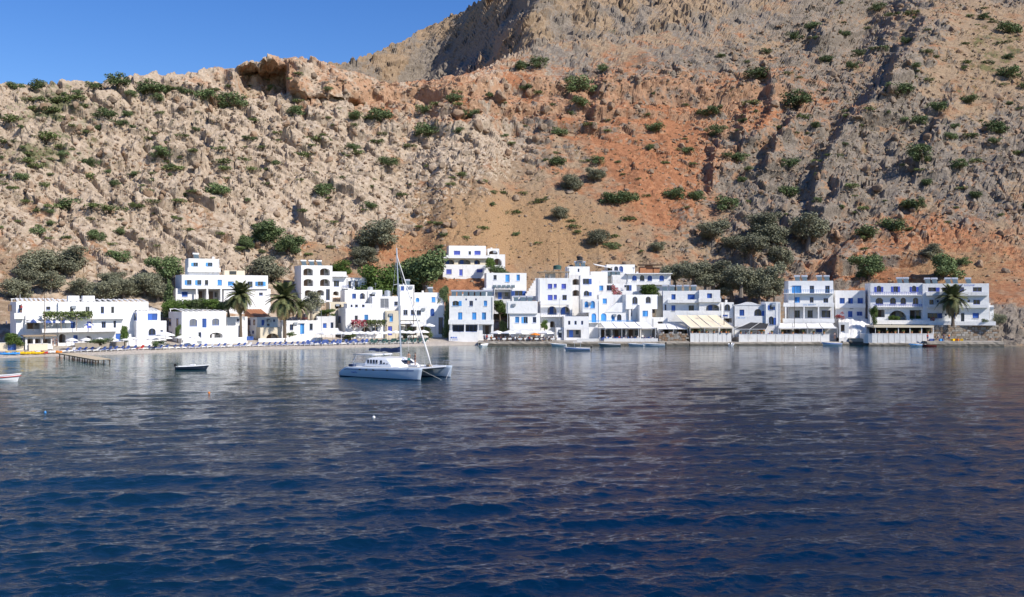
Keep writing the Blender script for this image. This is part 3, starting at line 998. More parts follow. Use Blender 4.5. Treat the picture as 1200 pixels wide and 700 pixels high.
# ------------------------------------------------------------------ the village, west (left) to east
# --- hotel on the left edge with pergola roofs
h = House("hotel", "long white hotel with roof pergolas and parasol terrace behind the kayaks", 19, 404, 204, 33, "hotel")
h.block(19, 68, 354, 404, 0, 9, ops=[(22, 357.5, 26, 366.5, 'dD'), (31, 376, 47.5, 386, 'kx'), (54, 359.5, 59, 363.5, 'd'),
                                     (32, 394.5, 38, 402, 'd'), (42, 394.5, 48, 402, 'd'), (52, 394.5, 58, 402, 'd')])
h.side_windows([(10, 357.5, 14, 364.5, 'd'), (6, 377, 8, 381, 'd')])
h.lattice(9, 0.9, 0.8)
h.balcony(16.8, 28, 367, 374, 0, 0.9)
h.piece("cornice", 30, 49, 369, 375.2, -0.8, -0.004)
for x in (29.5, 48.5): h.piece("pillar", x, x + 1.4, 375.4, 404, -0.8, -0.45)
h.block(68.3, 174, 354.5, 404, -0.6, 9, ops=[(82, 359.5, 86, 368, 'dD'), (100, 359.5, 105, 367.5, 'dp'), (118, 359.5, 122, 367.5, 'd'), (130, 359.5, 134, 367.5, 'dp'),
                                              (83, 377.5, 88, 386, 'bD'), (102, 377, 107, 386, 'vD'), (119, 377, 124, 385.5, 'dx'), (133, 376, 136, 385, 'd'),
                                              (69, 391.5, 77, 402, 'kax'), (86, 393, 91, 401.5, 'bD'), (99, 394, 108, 401.5, 'ka'), (135.5, 391, 141.5, 401, 'bD')])
h.lattice(16, 0.8, 0.9)
x0, x1, y0, y1, zr, z1 = h.blk
for pa, pb in ((80, 93), (97, 111)):
    a_, _ = h.loc(pa, 350, 1.5); b_, _ = h.loc(pb, 350, 1.5)
    MB().box(a_, b_, 1.5, 3.2, zr, z1 + 1.35).build("roof_hut", "whitewash", h.root)
h.balcony(76, 146, 370.5, 374.5, -0.6, 1.0)
h.balcony(49.5, 139, 385.5, 390, -0.6, 2.2)
hotel_left = h

h.clutter(1, 1, False, 1)
h = House("taverna_shed", "low taverna shed with flat grey roof in front of the pergola hotel", 29.5, 404, 199, 33, "shed")
h.block(29.5, 62, 394.5, 404, 0, 3.2, mat="whitewash_worn", down=1.0, par=0.1, ops=[(32, 397, 39, 403, 'kx'), (41, 397, 48, 403, 'kx'), (50, 397, 60, 403, 'kx')])
x0, x1, y0, y1, zr, z1 = h.blk
MB().box(x0 - 0.4, x1 + 0.6, y0 - 0.7, y1 + 0.3, z1 + 0.003, z1 + 0.2).build("roof", "weathered_wood", h.root)

# --- small cube house with double blue window
h = House("house", "small white two storey house with slatted roof and blue double windows", 160, 400, 213, 36)
h.block(160, 188, 365, 402, 1.2, 7, ops=[(173, 367.5, 184.5, 375.3, 'b')])
h.side_windows([(157.5, 367.5, 160.5, 375.5, 'd')])
h.lattice(7, 0.8, 0.6)
h.block(160, 195, 376.5, 402, 0, 1.16, ops=[(174, 385, 182.5, 393, 'da'), (188, 387, 191, 389, 'd')], par=0.1)
h.side_windows([(153, 385, 155.5, 394, 'd')], lx=0.0) if False else None
h.block(148.5, 160, 395.5, 403, 0.3, 2.5, par=0.1)

# --- house with arched shutters
h.clutter(0, 1, True, 2)
h = House("house", "white beach house with slatted roof and wide dark cellar arch", 213, 403, 221, 36)
h.block(213, 265, 366, 403, 0, 9, ops=[(222, 374, 231, 382.5, 'dsc'), (237, 373.5, 242, 384, 'bD'), (248.5, 373.5, 257, 381.3, 'dsc'), (246, 390, 261, 396.5, 'ksx'), (232.5, 389.5, 236, 397, 'dx')])
h.side_windows([(198, 373.5, 200.5, 382, 'd'), (207, 373.5, 209, 382, 'd'), (206.5, 389, 209.5, 395.5, 'd'), (197, 389, 201.5, 399.5, 'd')])
h.lattice(9, 0.9, 0.8)
h.block(266, 290, 371.5, 403, 3.0, 5, ops=[(277.5, 373.5, 280.5, 377, 'd')])
h.block(213, 289, 397, 404, -2.2, 0.35, par=0.05, down=1.5)
h.piece("terrace_wall", 264, 289, 382, 403, 0.6, 0.9)

# --- upper hotel among the trees
h.clutter(1, 2, True, 3)
h = House("hotel", "long white upper hotel with light blue windows above the palms", 213, 353, 239, 30, "hotel")
h.block(213, 314, 322, 338, 0, 7, ops=[(219, 328.3, 224.5, 334.3, 'lh'), (231, 328.3, 236, 334.3, 'lh'), (240, 328.3, 244, 334.3, 'd'), (255, 328, 260, 334.5, 'l'),
                                       (267, 330, 274, 335, 'l'), (290, 330, 296, 337, 'd'), (302, 330, 308.5, 335.5, 'lo')], down=0.1, par=0.4)
h.block(206, 262, 338.2, 354, 1.4, 5.5, ops=[(213, 342, 220, 348, 'b'), (232.5, 340, 241.5, 352, 'kx'), (244.5, 340, 258, 352, 'kx')])
for x in (229.6, 242, 258.3): h.piece("pillar", x, x + 1.9, 338.2, 354, 0.05, 0.4)
h.block(262.3, 317, 338.4, 356, 0.4, 6, ops=[(303.5, 343, 308, 346.5, 'd')])
h.block(221, 257, 303, 322, 3.2, 3.7, ops=[(226.5, 307.8, 232, 312.5, 'lh'), (243.5, 307.8, 249, 312.5, 'lh')], down=0)
heater(h, 231, "solar water heater on the top roof of the long upper hotel", None, 1)
h.balcony(220, 258.5, 314, 318.6, 3.2, 0.8)
h.piece("stair_hut", 263, 287, 317, 322.8, 4.5, 6.5, "cream_plaster")
h.piece("window", 269, 277, 317.8, 321.8, 4.42, 4.5, "window_glass")

# --- house with orange roof between the palms
h.clutter(0, 1, True, 4)
h = House("house", "white house with orange tiled roof between the two tall palms", 301, 402, 235, 30)
h.block(301, 326, 372, 402, 0, 6, ops=[(306.5, 375, 310, 381.5, 'b'), (312.5, 374, 316.5, 377, 'd'), (312.5, 379.5, 316, 382.3, 'd'), (320, 374.5, 322.5, 377.5, 'd')])
h.side_windows([(291, 375, 293.5, 381, 'd'), (297, 375, 299, 381, 'd'), (290, 388.5, 293, 392.5, 'd'), (296, 388, 297.5, 391, 'd')])
x0, x1, y0, y1, zr, z1 = h.blk
m = MB()
zt = z1 + 1.75; yb = y1 + 3.5
m.add([(x0 - 0.2, y0 + 1.6, z1 + 0.02), (x1 - 1.2, y0 + 1.6, z1 + 0.02), (x1 - 1.2, yb, zt), (x0 - 0.2, yb, zt), (x0 - 0.2, yb, z1 + 0.02), (x1 - 1.2, yb, z1 + 0.02)],
      [(0, 1, 2, 3), (0, 3, 4), (1, 5, 2), (3, 2, 5, 4), (0, 4, 5, 1)])
m.build("roof", "terracotta", h.root)
for i in range(10):
    xx = x0 - 0.1 + (x1 - x0 - 1.2) * i / 9.5
    MB().tube([(xx, y0 + 1.55, z1 + 0.06), (xx, yb, zt + 0.05)], 0.07, 6).build("tile_row", "terracotta", h.root)
h.piece("water_butt", 289, 297, 394.5, 400, -1.5, -0.4, "blue_paint")
h.clutter(1, 1, False, 5)
h = House("stone_arch_house", "cream plastered arched vault house on the beach below the palms", 305, 402, 232, 28, "house")
h.block(305, 331, 384, 402, 0, 3.6, mat="cream_plaster", ops=[(312, 391, 327, 397.5, 'kax')], par=0.1)

# --- cottage with the blue door
h.clutter(0, 2, True, 6)
h = House("cottage", "low white cottage with bright blue door between two small windows", 331, 396, 238, 22)
h.block(331, 374, 376, 398, 0, 6, ops=[(339.5, 380.3, 343.7, 387, 'd'), (351.7, 379.3, 356.6, 391.5, 'lD'), (362.7, 379.3, 366.5, 387, 'd')], par=0.15)
h.piece("door_hood", 350.5, 358, 378.4, 379.1, -0.35, -0.004)
h.clutter(1, 1, True, 7)
h = House("garden_wall", "low white garden wall behind the sunbeds below the cottage", 303, 402, 230, 26, "wall")
h.block(303, 378, 397, 404, 0, 0.35, par=0.04, down=1)

# --- tall block with arched loggias
h = House("apartment_house", "tall white block with two rows of arched loggias below the hillside path", 353, 354, 258, 24, "house")
h.block(353, 389.5, 311, 354, 0, 8, ops=[(355.5, 314.5, 367, 323, 'ksx'), (375, 314.5, 386.7, 323, 'ksx'), (355.8, 327, 367.2, 335.5, 'ksx'), (375, 327, 386.7, 335.5, 'ksx'),
                                        (371, 340, 380, 346.5, 'ksx'), (382, 339, 386.5, 352, 'dxD'), (357, 340, 366, 347, 'ksx')])
heater(h, 357, "solar water heater on the roof of the tall loggia block", "solar heaters on the loggia block", 3, 2.0)
h.block(389.8, 406, 318.5, 354, 2.0, 6, ops=[(391, 329, 397.5, 336, 'd'), (390.5, 341.5, 397, 346.5, 'ksx')])
h.block(406.3, 430, 325.5, 354, 2.2, 6, ops=[(408, 329.5, 411.5, 338, 'dD'), (415.5, 329.5, 419.5, 338, 'dD')])
h.balcony(402, 409, 334, 338.5, 2.2, 0.7, rail="blue_paint")
h.piece("pergola_slab", 389.8, 408, 323.2, 324.2, 0.6, 1.99)

# --- cream garden house and wall below it
h.clutter(0, 1, True, 8)
h = House("garden_house", "low cream garden house half hidden beneath the olive tree", 361, 366, 247, 22, "house")
h.block(361, 376, 356, 366, 0, 4, mat="cream_plaster", ops=[(364.5, 359, 367.5, 363, 'dx')])
h.block(386, 406, 354, 367, 1.0, 4, mat="cream_plaster", ops=[(393, 357, 400, 362, 'kx')])

# --- low shaded house with two blue doors
h.clutter(1, 2, False, 9)
h = House("house", "low house in lavender shade with blue doors behind the white tent canopy", 371, 391, 243, 10)
h.block(371, 393, 371, 392, 0, 5, ops=[(378.5, 379, 382.7, 389.5, 'bD'), (387.5, 378, 390.7, 385, 'd')], mat="whitewash_worn")  # blue-grey shade of this front put into a darker whitewash

# --- row of roof cubes
h.clutter(0, 1, True, 10)
h = House("house", "white cube house with single blue shutter below the loggia block", 404, 358, 256, 20)
h.block(404, 429, 340, 358, 0, 6, ops=[(412.7, 344.3, 417.2, 350, 'b'), (421.7, 343.5, 428, 350.5, 'ka')])
h.block(429.3, 448, 340, 358, 0.5, 6, ops=[(432.7, 344.5, 439.5, 347.6, 'd')])
roof_tank(h, 434, "round metal water tank on the white cube house", 0.7, 1.0)

h.clutter(1, 1, True, 11)
h = House("house", "white house with flowering vine pergola and dark arched porch on the beach", 405, 396, 243, 22)
h.block(405, 451, 361.5, 398, 0, 8, ops=[(415.7, 370, 419.2, 375.7, 'd'), (427, 369, 431.5, 376.3, 'l'), (423.5, 383.5, 434.5, 391.5, 'kax'), (436, 384, 442.5, 388, 'd')])
h.side_windows([(396.8, 371, 399.2, 378.5, 'd')])
h.block(407, 436, 356, 362, 3.5, 4, ops=[(410.7, 357, 413.3, 360.4, 'd'), (416, 357, 419.4, 360.4, 'dx'), (424, 357, 427.4, 360.4, 'd')], down=0)
house_vine = h
h.clutter(0, 2, True, 12)
h = House("house", "narrow cream house with violet blue door beside the vine pergola", 451.5, 396, 246, 14)
h.block(451.5, 469, 364.5, 398, 0, 7, mat="cream_plaster", ops=[(456.5, 368, 460.5, 377, 'l'), (454.7, 382.5, 459.5, 393, 'vD')])
h.clutter(1, 1, False, 13)
h = House("house", "white house with tall barred white window grille behind the cream house", 436, 364, 254, 16)
h.block(436, 467, 347.5, 366, 0, 6, ops=[(445.5, 350, 455.5, 361.3, 'gpc'), (462, 353.5, 466.2, 358.5, 'd')])
roof_tank(h, 454, "grey square based water tank behind the window grille house", 0.75, 1.7)
h.clutter(0, 1, True, 14)
h = House("tower_house", "narrow white tower house with small blue window behind the mast", 467.5, 360, 258, 12, "house")
h.block(467.5, 485.5, 334, 362, 0, 5, ops=[(469.8, 335.5, 473.6, 340.5, 'b'), (476.2, 335.5, 478.2, 340.5, 'd'), (481, 348, 482.6, 350.4, 'd')])
heater(h, 478, "solar water heater on the roof of the narrow tower house", None, 1)
h.clutter(1, 2, True, 15)
h = House("house", "low white house with one blue door beside the tower house", 486, 360, 260, 12)
h.block(486, 520.5, 343, 362, 0, 5, ops=[(487, 349, 491.5, 354, 'la'), (505.8, 348.3, 510.3, 354.3, 'l')])
heater(h, 505, "solar water heater on the low house beside the tower", None, 1)
h.clutter(0, 1, True, 16)
h = House("house", "white corner house with three dark windows above the parasol taverna", 469.5, 397, 250, 10)
h.block(469.5, 521, 358, 398, 0, 8, ops=[(472.7, 363.4, 477.6, 369.4, 'd'), (481.4, 363.4, 487, 369.4, 'd'), (488.3, 363.8, 493.3, 369.4, 'd'), (504.3, 361.8, 509, 370.5, 'ba'),
                                         (513.8, 372, 519.3, 392, 'dxD'), (475, 380, 488, 393, 'kx'), (492, 382, 499, 393, 'kx')])
h.balcony(469.5, 493, 372.5, 375.5, 0, 1.0)

# --- big block with glazed ground floor
h.clutter(1, 1, False, 17)
h = House("guesthouse", "white three storey guesthouse with blue doors and glazed ground floor on the beach end", 526.5, 399, 247, 0, "house")
h.block(526.5, 577.8, 347, 401, 0, 9, ops=[(530, 352.7, 537.7, 358.8, 'hHsl'), (545.3, 350, 547.2, 352.2, 'd'), (550, 352.7, 554.3, 358.8, 'd'), (556.8, 350, 558.7, 352.2, 'd'), (567, 352.5, 570.8, 358.8, 'l'),
                                           (536.8, 366.3, 541.7, 375, 'lD'), (553.3, 366.3, 558.2, 375, 'lD'), (564.7, 366.3, 569.6, 375, 'lD'),
                                           (530.5, 381, 543.8, 389, 'gb'), (545.3, 380.8, 559.2, 389, 'gb'), (565.5, 381, 575.5, 392, 'kx')])
heater(h, 531.5, "solar water heater in the row on the guesthouse roof", "solar heaters on the guesthouse roof", 7, 1.45, 1.2)
h.balcony(525.5, 578.6, 374.8, 380.2, 0, 1.0)
h.piece("terrace_wall", 526, 560, 389.6, 402, -1.2, -0.9)
for x in (528, 544.2, 560, 577): h.piece("pillar", x, x + 1.2, 380.4, 389.5, -1.15, -0.9)

# --- hillside house with arches
h.clutter(0, 2, True, 18)
h = House("villa", "white hillside villa with arched veranda standing highest on the slope", 519, 326, 279, 10, "house")
h.block(519, 573.5, 310.2, 327, 0, 8, ops=[(523, 315.7, 529.3, 321.3, 'v'), (538, 315.7, 542.3, 323.5, 'vp'), (558.7, 315.5, 565.5, 319.4, 'v')], down=5)
h.block(520, 571.5, 299.3, 310.3, 1.2, 7, mat="cream_plaster", ops=[(521.5, 304.3, 532.3, 310, 'ks'), (537, 304.2, 551.5, 310, 'ks'), (555.8, 304.7, 562.5, 310, 'ks')], down=0)
h.piece("veranda_roof", 519, 574, 299.2, 302.6, 0.2, 1.196)
h.block(526, 569.5, 288, 299.4, 3, 5.5, ops=[(532, 294, 539.3, 298.8, 'v'), (549, 294.5, 552, 298.8, 'd'), (556, 294, 563.2, 298.8, 'v')], down=0)
h.block(574, 592, 298.2, 312, 1.8, 4, ops=[(578, 303, 588, 311, 'kax')])
h.block(571.8, 585, 291.5, 300, 4, 3, ops=[(573, 293.8, 583, 299, 'ksx')], down=0)

# --- middle terrace houses
h.clutter(1, 1, True, 19)
h = House("house", "white house with row of light blue shutters below the red earth bank", 570, 352, 266, 6)
h.block(570, 617, 320, 338, 0, 7, ops=[(578.3, 322.5, 582, 328, 'd'), (592.3, 322, 597.2, 330.5, 'l'), (605.3, 322, 609.2, 329, 'l')], down=1)
x0, x1, y0, y1, zr, z1 = h.blk
h.block(566.5, 579, 337.5, 352, -0.4, 6)
h.block(579.3, 599.5, 338.2, 352, -1.3, 7, ops=[(580, 339.5, 598.5, 350.8, 'k')], mat="whitewash_worn")
h.block(599.8, 617, 339, 352, -1.6, 7, ops=[(603.2, 341, 612.3, 347, 'ob')])
heater(h, 580, "collector on the terrace below the light blue shutters", "terrace solar heaters", 3, 1.4, -3.5) if False else None
h.blk = (h.blk[0], h.blk[1], -1.0, 5, h.loc(580, 337.8, -1)[1], 0)
heater(h, 580, "solar water heater on the terrace below the light blue shutters", "solar heaters below the blue shutters", 5, 1.5, 0.3, 0.8)
h.clutter(0, 1, True, 20)
h = House("stairway", "white stepped stairway wall climbing between the middle houses", 613, 352, 262, 4, "stairs")
for i in range(8):
    p0 = 614 + i * 1.9
    h.piece("step", p0, 630, 350 - i * 3.0 - 3, 352.5 - i * 3.0, i * 0.7, i * 0.7 + 0.69, "whitewash_worn")

h = House("house", "white house with blank parapet terrace behind the big taverna parasols", 597, 398, 247, 2)
h.block(597.5, 633, 367.5, 400, 0, 7, ops=[(603.7, 371.4, 608.4, 378.3, 'l'), (613.4, 371.4, 618.4, 379, 'lh'), (624.3, 371.6, 628.4, 378.3, 'd')], par=0.1)
h.block(593.8, 630, 353, 367.6, -0.5, 7, down=0, par=0.5)
heater(h, 605, "solar water heater on the blank parapet house", "solar heaters on the blank parapet house", 3, 1.7, 2.0)

h.clutter(1, 2, False, 21)
h = House("house", "tall white three storey house with violet blue windows and arched balcony", 631, 372, 252, 4)
h.block(631, 670.5, 326, 354, 0, 7, ops=[(642, 332.8, 647.2, 338.6, 'v'), (648.8, 332.8, 652.4, 337.4, 'v'), (658, 332.8, 663.4, 338.6, 'v'),
                                         (642, 345.8, 647.6, 352, 'v'), (648.9, 345.8, 652.6, 351.2, 'v'), (659, 345.8, 664.2, 352, 'd')], down=0)
h.balcony(633.5, 670.8, 352.3, 357.3, 0, 0.9)
h.block(633.5, 670.5, 354.2, 386, 0.6, 6.5, ops=[(641.7, 359, 652.5, 369, 'ka'), (656.8, 359.4, 668.3, 369, 'ka'), (644.5, 376.5, 650.5, 384, 'kax')])
h.balcony(634, 672, 367, 371.5, 0.6, 1.1, rail="blue_paint")
h.blk = (0, 8, 0, 7, h.loc(631, 327, 0)[1], h.loc(631, 326, 0)[1])
for x in (632, 643, 655, 666): h.piece("pergola_post", x, x + 0.8, 319.5, 327.4, 0.5, 0.65, "weathered_wood")
h.piece("pergola_roof", 631.5, 667.5, 318.2, 319.4, 0.2, 5.0, "weathered_wood")
h.piece("roof_hut", 640, 651, 320.5, 327.4, 2.5, 4.5, "whitewash_worn")
roof_tank(h, 653, "green water barrel above the tall three storey house", 1.0, 1.0, "green_cloth", 2.0, 2.3)
h.clutter(0, 1, True, 22)
h = House("house", "small white house with three dark window slits behind the quay", 661, 397, 247, 2)
h.block(661, 690, 371, 399, 0, 5.5, ops=[(665.7, 376.2, 668.3, 380.7, 'd'), (673.2, 376.2, 675.8, 380.7, 'd'), (681, 376.2, 683.4, 380.7, 'd'), (664, 386.5, 681, 396, 'kw')])
h.block(652, 660.7, 384, 399, 0.6, 4, ops=[(654, 386.5, 658.4, 396, 'dD')])

# --- the stepped heart of the village
h.clutter(1, 1, True, 23)
h = House("house", "white stepped house with dark roof dome and round shadowed awnings", 665, 354, 260, 4)
h.block(680, 697, 322.5, 354, 0, 6, ops=[(683, 326.8, 690.2, 333.3, 'hHb'), (684, 340.8, 690.5, 347, 'hHba')])
h.block(665, 679.8, 322.7, 354, 0.3, 6, mat="whitewash_worn", ops=[(671, 327, 679, 334, 'ksx'), (671, 340, 679, 347, 'ksx')])  # wall in shade, painted with the darker whitewash
h.block(665, 691, 312.5, 322.6, 1.5, 5, down=0, ops=[(677, 315, 679, 319, 'd')])
heater(h, 677, "solar water heater on the stepped house with the dome", "solar heaters on the stepped house", 2, 1.5, 0.6)
roof_tank(h, 679.5, "black round water barrel topping the stepped house", 0.75, 1.0, "black_rubber", 2.2, 1.9)
roof_tank(h, 669.5, "small black water barrel beside the stepped house heaters", 0.55, 0.7, "black_rubber", 1.6)
h.clutter(0, 2, True, 24)
h = House("house", "white house with pale blue arched windows over a blue arched door", 683, 392, 249, 2)
h.block(690.2, 701.5, 366.3, 394, 0, 6, ops=[(693.2, 367.3, 698.6, 378, 'laD')])
h.block(682.8, 702.3, 351, 366.4, 0, 6, ops=[(685, 353.4, 689.7, 360.4, 'la'), (691.8, 352.8, 697.2, 361.4, 'la')], down=0)
h.balcony(689.5, 701.8, 376.2, 378.8, 0, 0.7, rail="light_blue_paint")
h.clutter(1, 1, False, 25)
h = House("house", "white roof terrace house with blue arch openings below the stone hut", 697, 334, 272, 2)
h.block(711, 744, 310.2, 322, 0, 5, ops=[(712, 313, 717.5, 321, 'kx'), (719.7, 312.3, 724.3, 318.8, 'da'), (725.6, 312, 730.2, 318.8, 'ba')])
h.block(692, 712, 318.4, 334, -2.6, 6)
m = MB(); a_, t_ = h.loc(697, 310.2, -1); b_, _ = h.loc(717, 310.2, -1); _, l_ = h.loc(697, 313.6, -1)
m.add([(a_, -1.2, t_), (b_, -1.2, l_ - 0.1), (b_, 3, l_ + 0.3), (a_, 3, t_ + 0.4), (a_, -1.2, t_ - 0.15), (b_, -1.2, l_ - 0.25), (b_, 3, l_ + 0.15), (a_, 3, t_ + 0.25)],
      [(0, 1, 2, 3), (7, 6, 5, 4), (0, 4, 5, 1), (1, 5, 6, 2), (2, 6, 7, 3), (3, 7, 4, 0)])
m.build("shade_sail", "canvas_white", h.root)
h.block(717, 735, 322.3, 334, -2.2, 4, mat="whitewash_worn")
h.blk = (h.blk[0], h.blk[1], -2.2, 1, h.blk[4], h.blk[5])
heater(h, 708, "solar water heater on the roof terrace house", "solar heaters on the roof terrace house", 4, 1.5, 0.4, 0.85)
h.clutter(0, 1, True, 26)
h = House("house", "lavender shaded white house with red bougainvillea at its wall", 692, 348, 262, 4)
h.block(692.5, 746, 332.5, 348, 0, 5, ops=[(702.3, 334.8, 707, 340.6, 'l'), (711, 334.4, 717.2, 340.6, 'd'), (731.5, 334.2, 737.5, 341, 'hHb')])
h.block(728, 755, 341, 349, -1.2, 1.19, par=0.05)
house_boug = h
h.clutter(1, 2, True, 27)
h = House("house", "long low white house with four blue arched windows behind the round tree", 735, 336, 270, -2)
h.block(735, 786, 321.3, 338, 0, 5, ops=[(740.8, 322.9, 746.2, 329, 'ba'), (749.8, 322.5, 755.2, 329.6, 'da'), (758.8, 322.9, 764.2, 329.4, 'ba'), (772.7, 322.9, 778.2, 329.4, 'ba')], par=0.1)
h.piece("roof_slab", 734, 788, 320.2, 321.2, -0.9, 5.0)
h.balcony(735, 786, 330.5, 334, 0, 1.0)
h.clutter(0, 1, True, 28)
h = House("stone_hut", "ruined reddish stone hut with timber roof at the hill foot", 750, 321, 281, 0, "hut")
for a_, b_, t_ in ((750, 757, 313), (757.2, 765, 311.5), (766, 773, 313.5)):
    h.piece("stone_wall", a_, b_, t_, 322, 0.2 * (a_ % 3), 3, "terracotta")
h.piece("timber_roof", 749, 777, 309.8, 311, -0.5, 3, "dark_wood")
h.piece("post", 776, 777, 311, 322, 0, 0.2, "dark_wood")
h = House("house", "white house with slanting stair wall and small blue arch doors above awnings", 702, 380, 251, 2)
h.block(702, 729, 345.5, 366, 2.5, 5, ops=[(706.3, 350, 711.2, 356, 'l')], down=1)
h.block(702, 736, 366, 384, 0, 6, ops=[(704, 367.2, 710.7, 376.5, 'lap'), (716.8, 369, 720.4, 376.5, 'lD'), (723, 368.5, 728.3, 376.5, 'da')])
m = MB()
pts = [h.loc(709, 366, -0.1), h.loc(737, 366, -0.1), h.loc(735, 355, -0.1), h.loc(722, 355, -0.1)]
m.add([(p[0], -0.1, p[1]) for p in pts] + [(p[0], 0.9, p[1]) for p in pts], [(0, 1, 2, 3), (7, 6, 5, 4), (0, 4, 5, 1), (1, 5, 6, 2), (2, 6, 7, 3), (3, 7, 4, 0)])
m.build("stair_wall", "whitewash", h.root)
h.balcony(701.8, 746, 375.6, 378.6, 0, 0.8, rail="light_blue_paint")
h.clutter(1, 1, False, 29)
h = House("house", "white corner house with arched upper terrace windows and pale blue window", 737, 381, 249, 10)
h.block(733.5, 771, 345.5, 357.6, 1.6, 6, ops=[(741, 347.8, 747.2, 356.6, 'da'), (756.7, 347.8, 762.6, 355.5, 'da')], down=1, par=0.12)
h.block(749.5, 764, 357.2, 384, 0, 7, ops=[(753, 364.3, 759.4, 371, 'l')], par=0.7)
h.block(737, 749.2, 357.8, 384, 1.7, 5, mat="whitewash_worn", ops=[(739.5, 362, 741, 371, 'd')])  # shade on this left wall comes from the darker whitewash colour
h.block(764.3, 781, 372, 384, 0.4, 5, ops=[(771, 377, 778, 381.5, 'kx')])
h.piece("terracotta_wall", 769, 776, 346.5, 372, 2.2, 3.5, "cream_plaster")

# --- guesthouse above the cream awning
h.clutter(0, 2, True, 30)
h = House("guesthouse", "white balconied guesthouse with royal blue shutters above the cream awning", 777, 372, 251, -6, "house")
h.block(777, 819, 341, 373, 0, 7, ops=[(786.8, 345, 791.7, 352.3, 'bD'), (805.8, 345, 814.2, 352.3, 'b'), (786.8, 358, 791.4, 364.5, 'b'), (807, 358, 813.3, 364.5, 'd'), (778.8, 357, 781, 364, 'd')])
heater(h, 779.5, "solar water heater on the balconied guesthouse roof", "solar heaters on the balconied guesthouse", 5, 1.75, 1.0, 1.0)
h.balcony(782.5, 818, 351.2, 355, 0, 1.1)
h.block(819.3, 844, 340, 373, -1.0, 7, ops=[(828.6, 344, 834.4, 349.6, 'b'), (827.5, 357, 843, 365, 'ksb')])
h.balcony(818.7, 845, 349.6, 354.2, -1.0, 0.6)
h.balcony(791, 845, 364.2, 370, -1.0, 0.7)
h.block(778, 792, 373.2, 392, 0.8, 5, mat="whitewash_worn")
h.clutter(1, 1, True, 31)
h = House("house", "white bay with one dark arched window beside the cream awning", 845.5, 378, 250, -6)
h.block(845.5, 860, 354.5, 380, 0, 6, ops=[(849, 356.8, 855.6, 364.6, 'da'), (847, 369, 853, 371, 'b'), (848, 373, 858, 378.5, 'kx')])
# --- house with wavy roof
h.clutter(0, 1, True, 32)
h = House("house", "white house with gently curved roofline and blue open shutters behind black canopy", 861, 392, 249, -6)
h.block(861, 896, 358, 394, 0, 7, ops=[(866.6, 363, 872.2, 370.2, 'bD'), (883.8, 362.3, 892.6, 370.6, 'hHba')], par=0.05)
a_, z_ = h.loc(861, 358, 0); b_, _ = h.loc(896, 358, 0)
m = MB(); n = 16
f_ = lambda i: z_ + 0.05 + 0.75 * math.exp(-((i / n - 0.50) / 0.26) ** 2)
m.rings([[(a_ + (b_ - a_) * i / n, -0.1, z_ + 0.003), (a_ + (b_ - a_) * i / n, -0.1, f_(i)), (a_ + (b_ - a_) * i / n, 4, f_(i)), (a_ + (b_ - a_) * i / n, 4, z_ + 0.003)] for i in range(n + 1)])
m.build("roof", "whitewash", h.root)
h.balcony(861, 896, 370.4, 383, 0, 0.5)
lx, lz = h.loc(868.5, 373.2, -0.52)
lettering((1, 4, 2, 3), h.root, (lx, -0.52, lz - 0.05), 0.36, "light_blue_paint", 2.1)
h.block(896.3, 914.5, 354, 394, -0.8, 7, ops=[(902, 357, 906.2, 363.5, 'oab'), (900.8, 371, 906.8, 381, 'hHab')])

# --- hotel with blue railings
h.clutter(1, 2, False, 33)
h = House("hotel", "white hotel with bright blue top balcony railing and sign band", 924, 392, 250, -7, "hotel")
h.block(924, 976.5, 344, 359, 0, 8, ops=[(931, 348.4, 937.3, 355, 'l'), (949, 348.4, 953.4, 355, 'd'), (965, 349.6, 970.6, 355, 'd')], down=0)
h.block(924, 976.5, 329.3, 344.2, 1.0, 7, ops=[(928, 334.8, 939, 343.6, 'lD'), (948.8, 335, 954, 343.6, 'dD'), (967, 335, 972.4, 343.6, 'dD')], down=0)
heater(h, 935, "solar water heater behind the blue railed hotel roof", "solar heaters on the blue railed hotel", 2, 1.8, 2.5)
heater(h, 961, "solar water heater behind the blue railed hotel roof", "solar heaters on the blue railed hotel", 2, 1.8, 2.5)
h.balcony(919, 977.3, 339.6, 344.4, 1.0, 1.9, rail="light_blue_paint")
h.block(924, 976.5, 359.2, 394, 1.2, 7, mat="whitewash_worn", ops=[(931.3, 363.8, 937.4, 372.6, 'dD'), (946.4, 363.8, 952.4, 372.6, 'dD'), (962.8, 363.8, 973.2, 372.6, 'd'), (948, 385, 955, 392, 'dD')])
h.balcony(918.5, 977.7, 354.9, 359.6, 0, 1.1)
lx, lz = h.loc(949, 357.3, -1.12)
lettering((3, 7), h.root, (lx, -1.115, lz - 0.18), 0.36, "light_blue_paint", 3.0)
for x in (920, 941.5, 958.5, 975.5): h.piece("pillar", x, x + 1.6, 359.7, 373.5, -1.05, -0.75)
h.balcony(918, 978, 373.4, 378.6, 0, 1.25)
h.clutter(0, 1, True, 34)
h = House("house", "white annexe with two rows of royal blue shutters beside the bare concrete mound", 979, 376, 252, -8)
h.block(979, 1014, 340.5, 356.5, 0, 7, ops=[(984, 349.4, 990, 356, 'b'), (994, 349.4, 999.7, 356, 'b'), (1005, 349.4, 1011.3, 356, 'b')], down=0)
h.balcony(979, 1014.3, 355.9, 361, 0, 0.7)
h.block(979, 1014, 356.7, 378, 0.2, 7, ops=[(993.8, 364.8, 999, 371.8, 'bD'), (1004, 365.4, 1010.7, 370.2, 'b')])
house_annexe = h

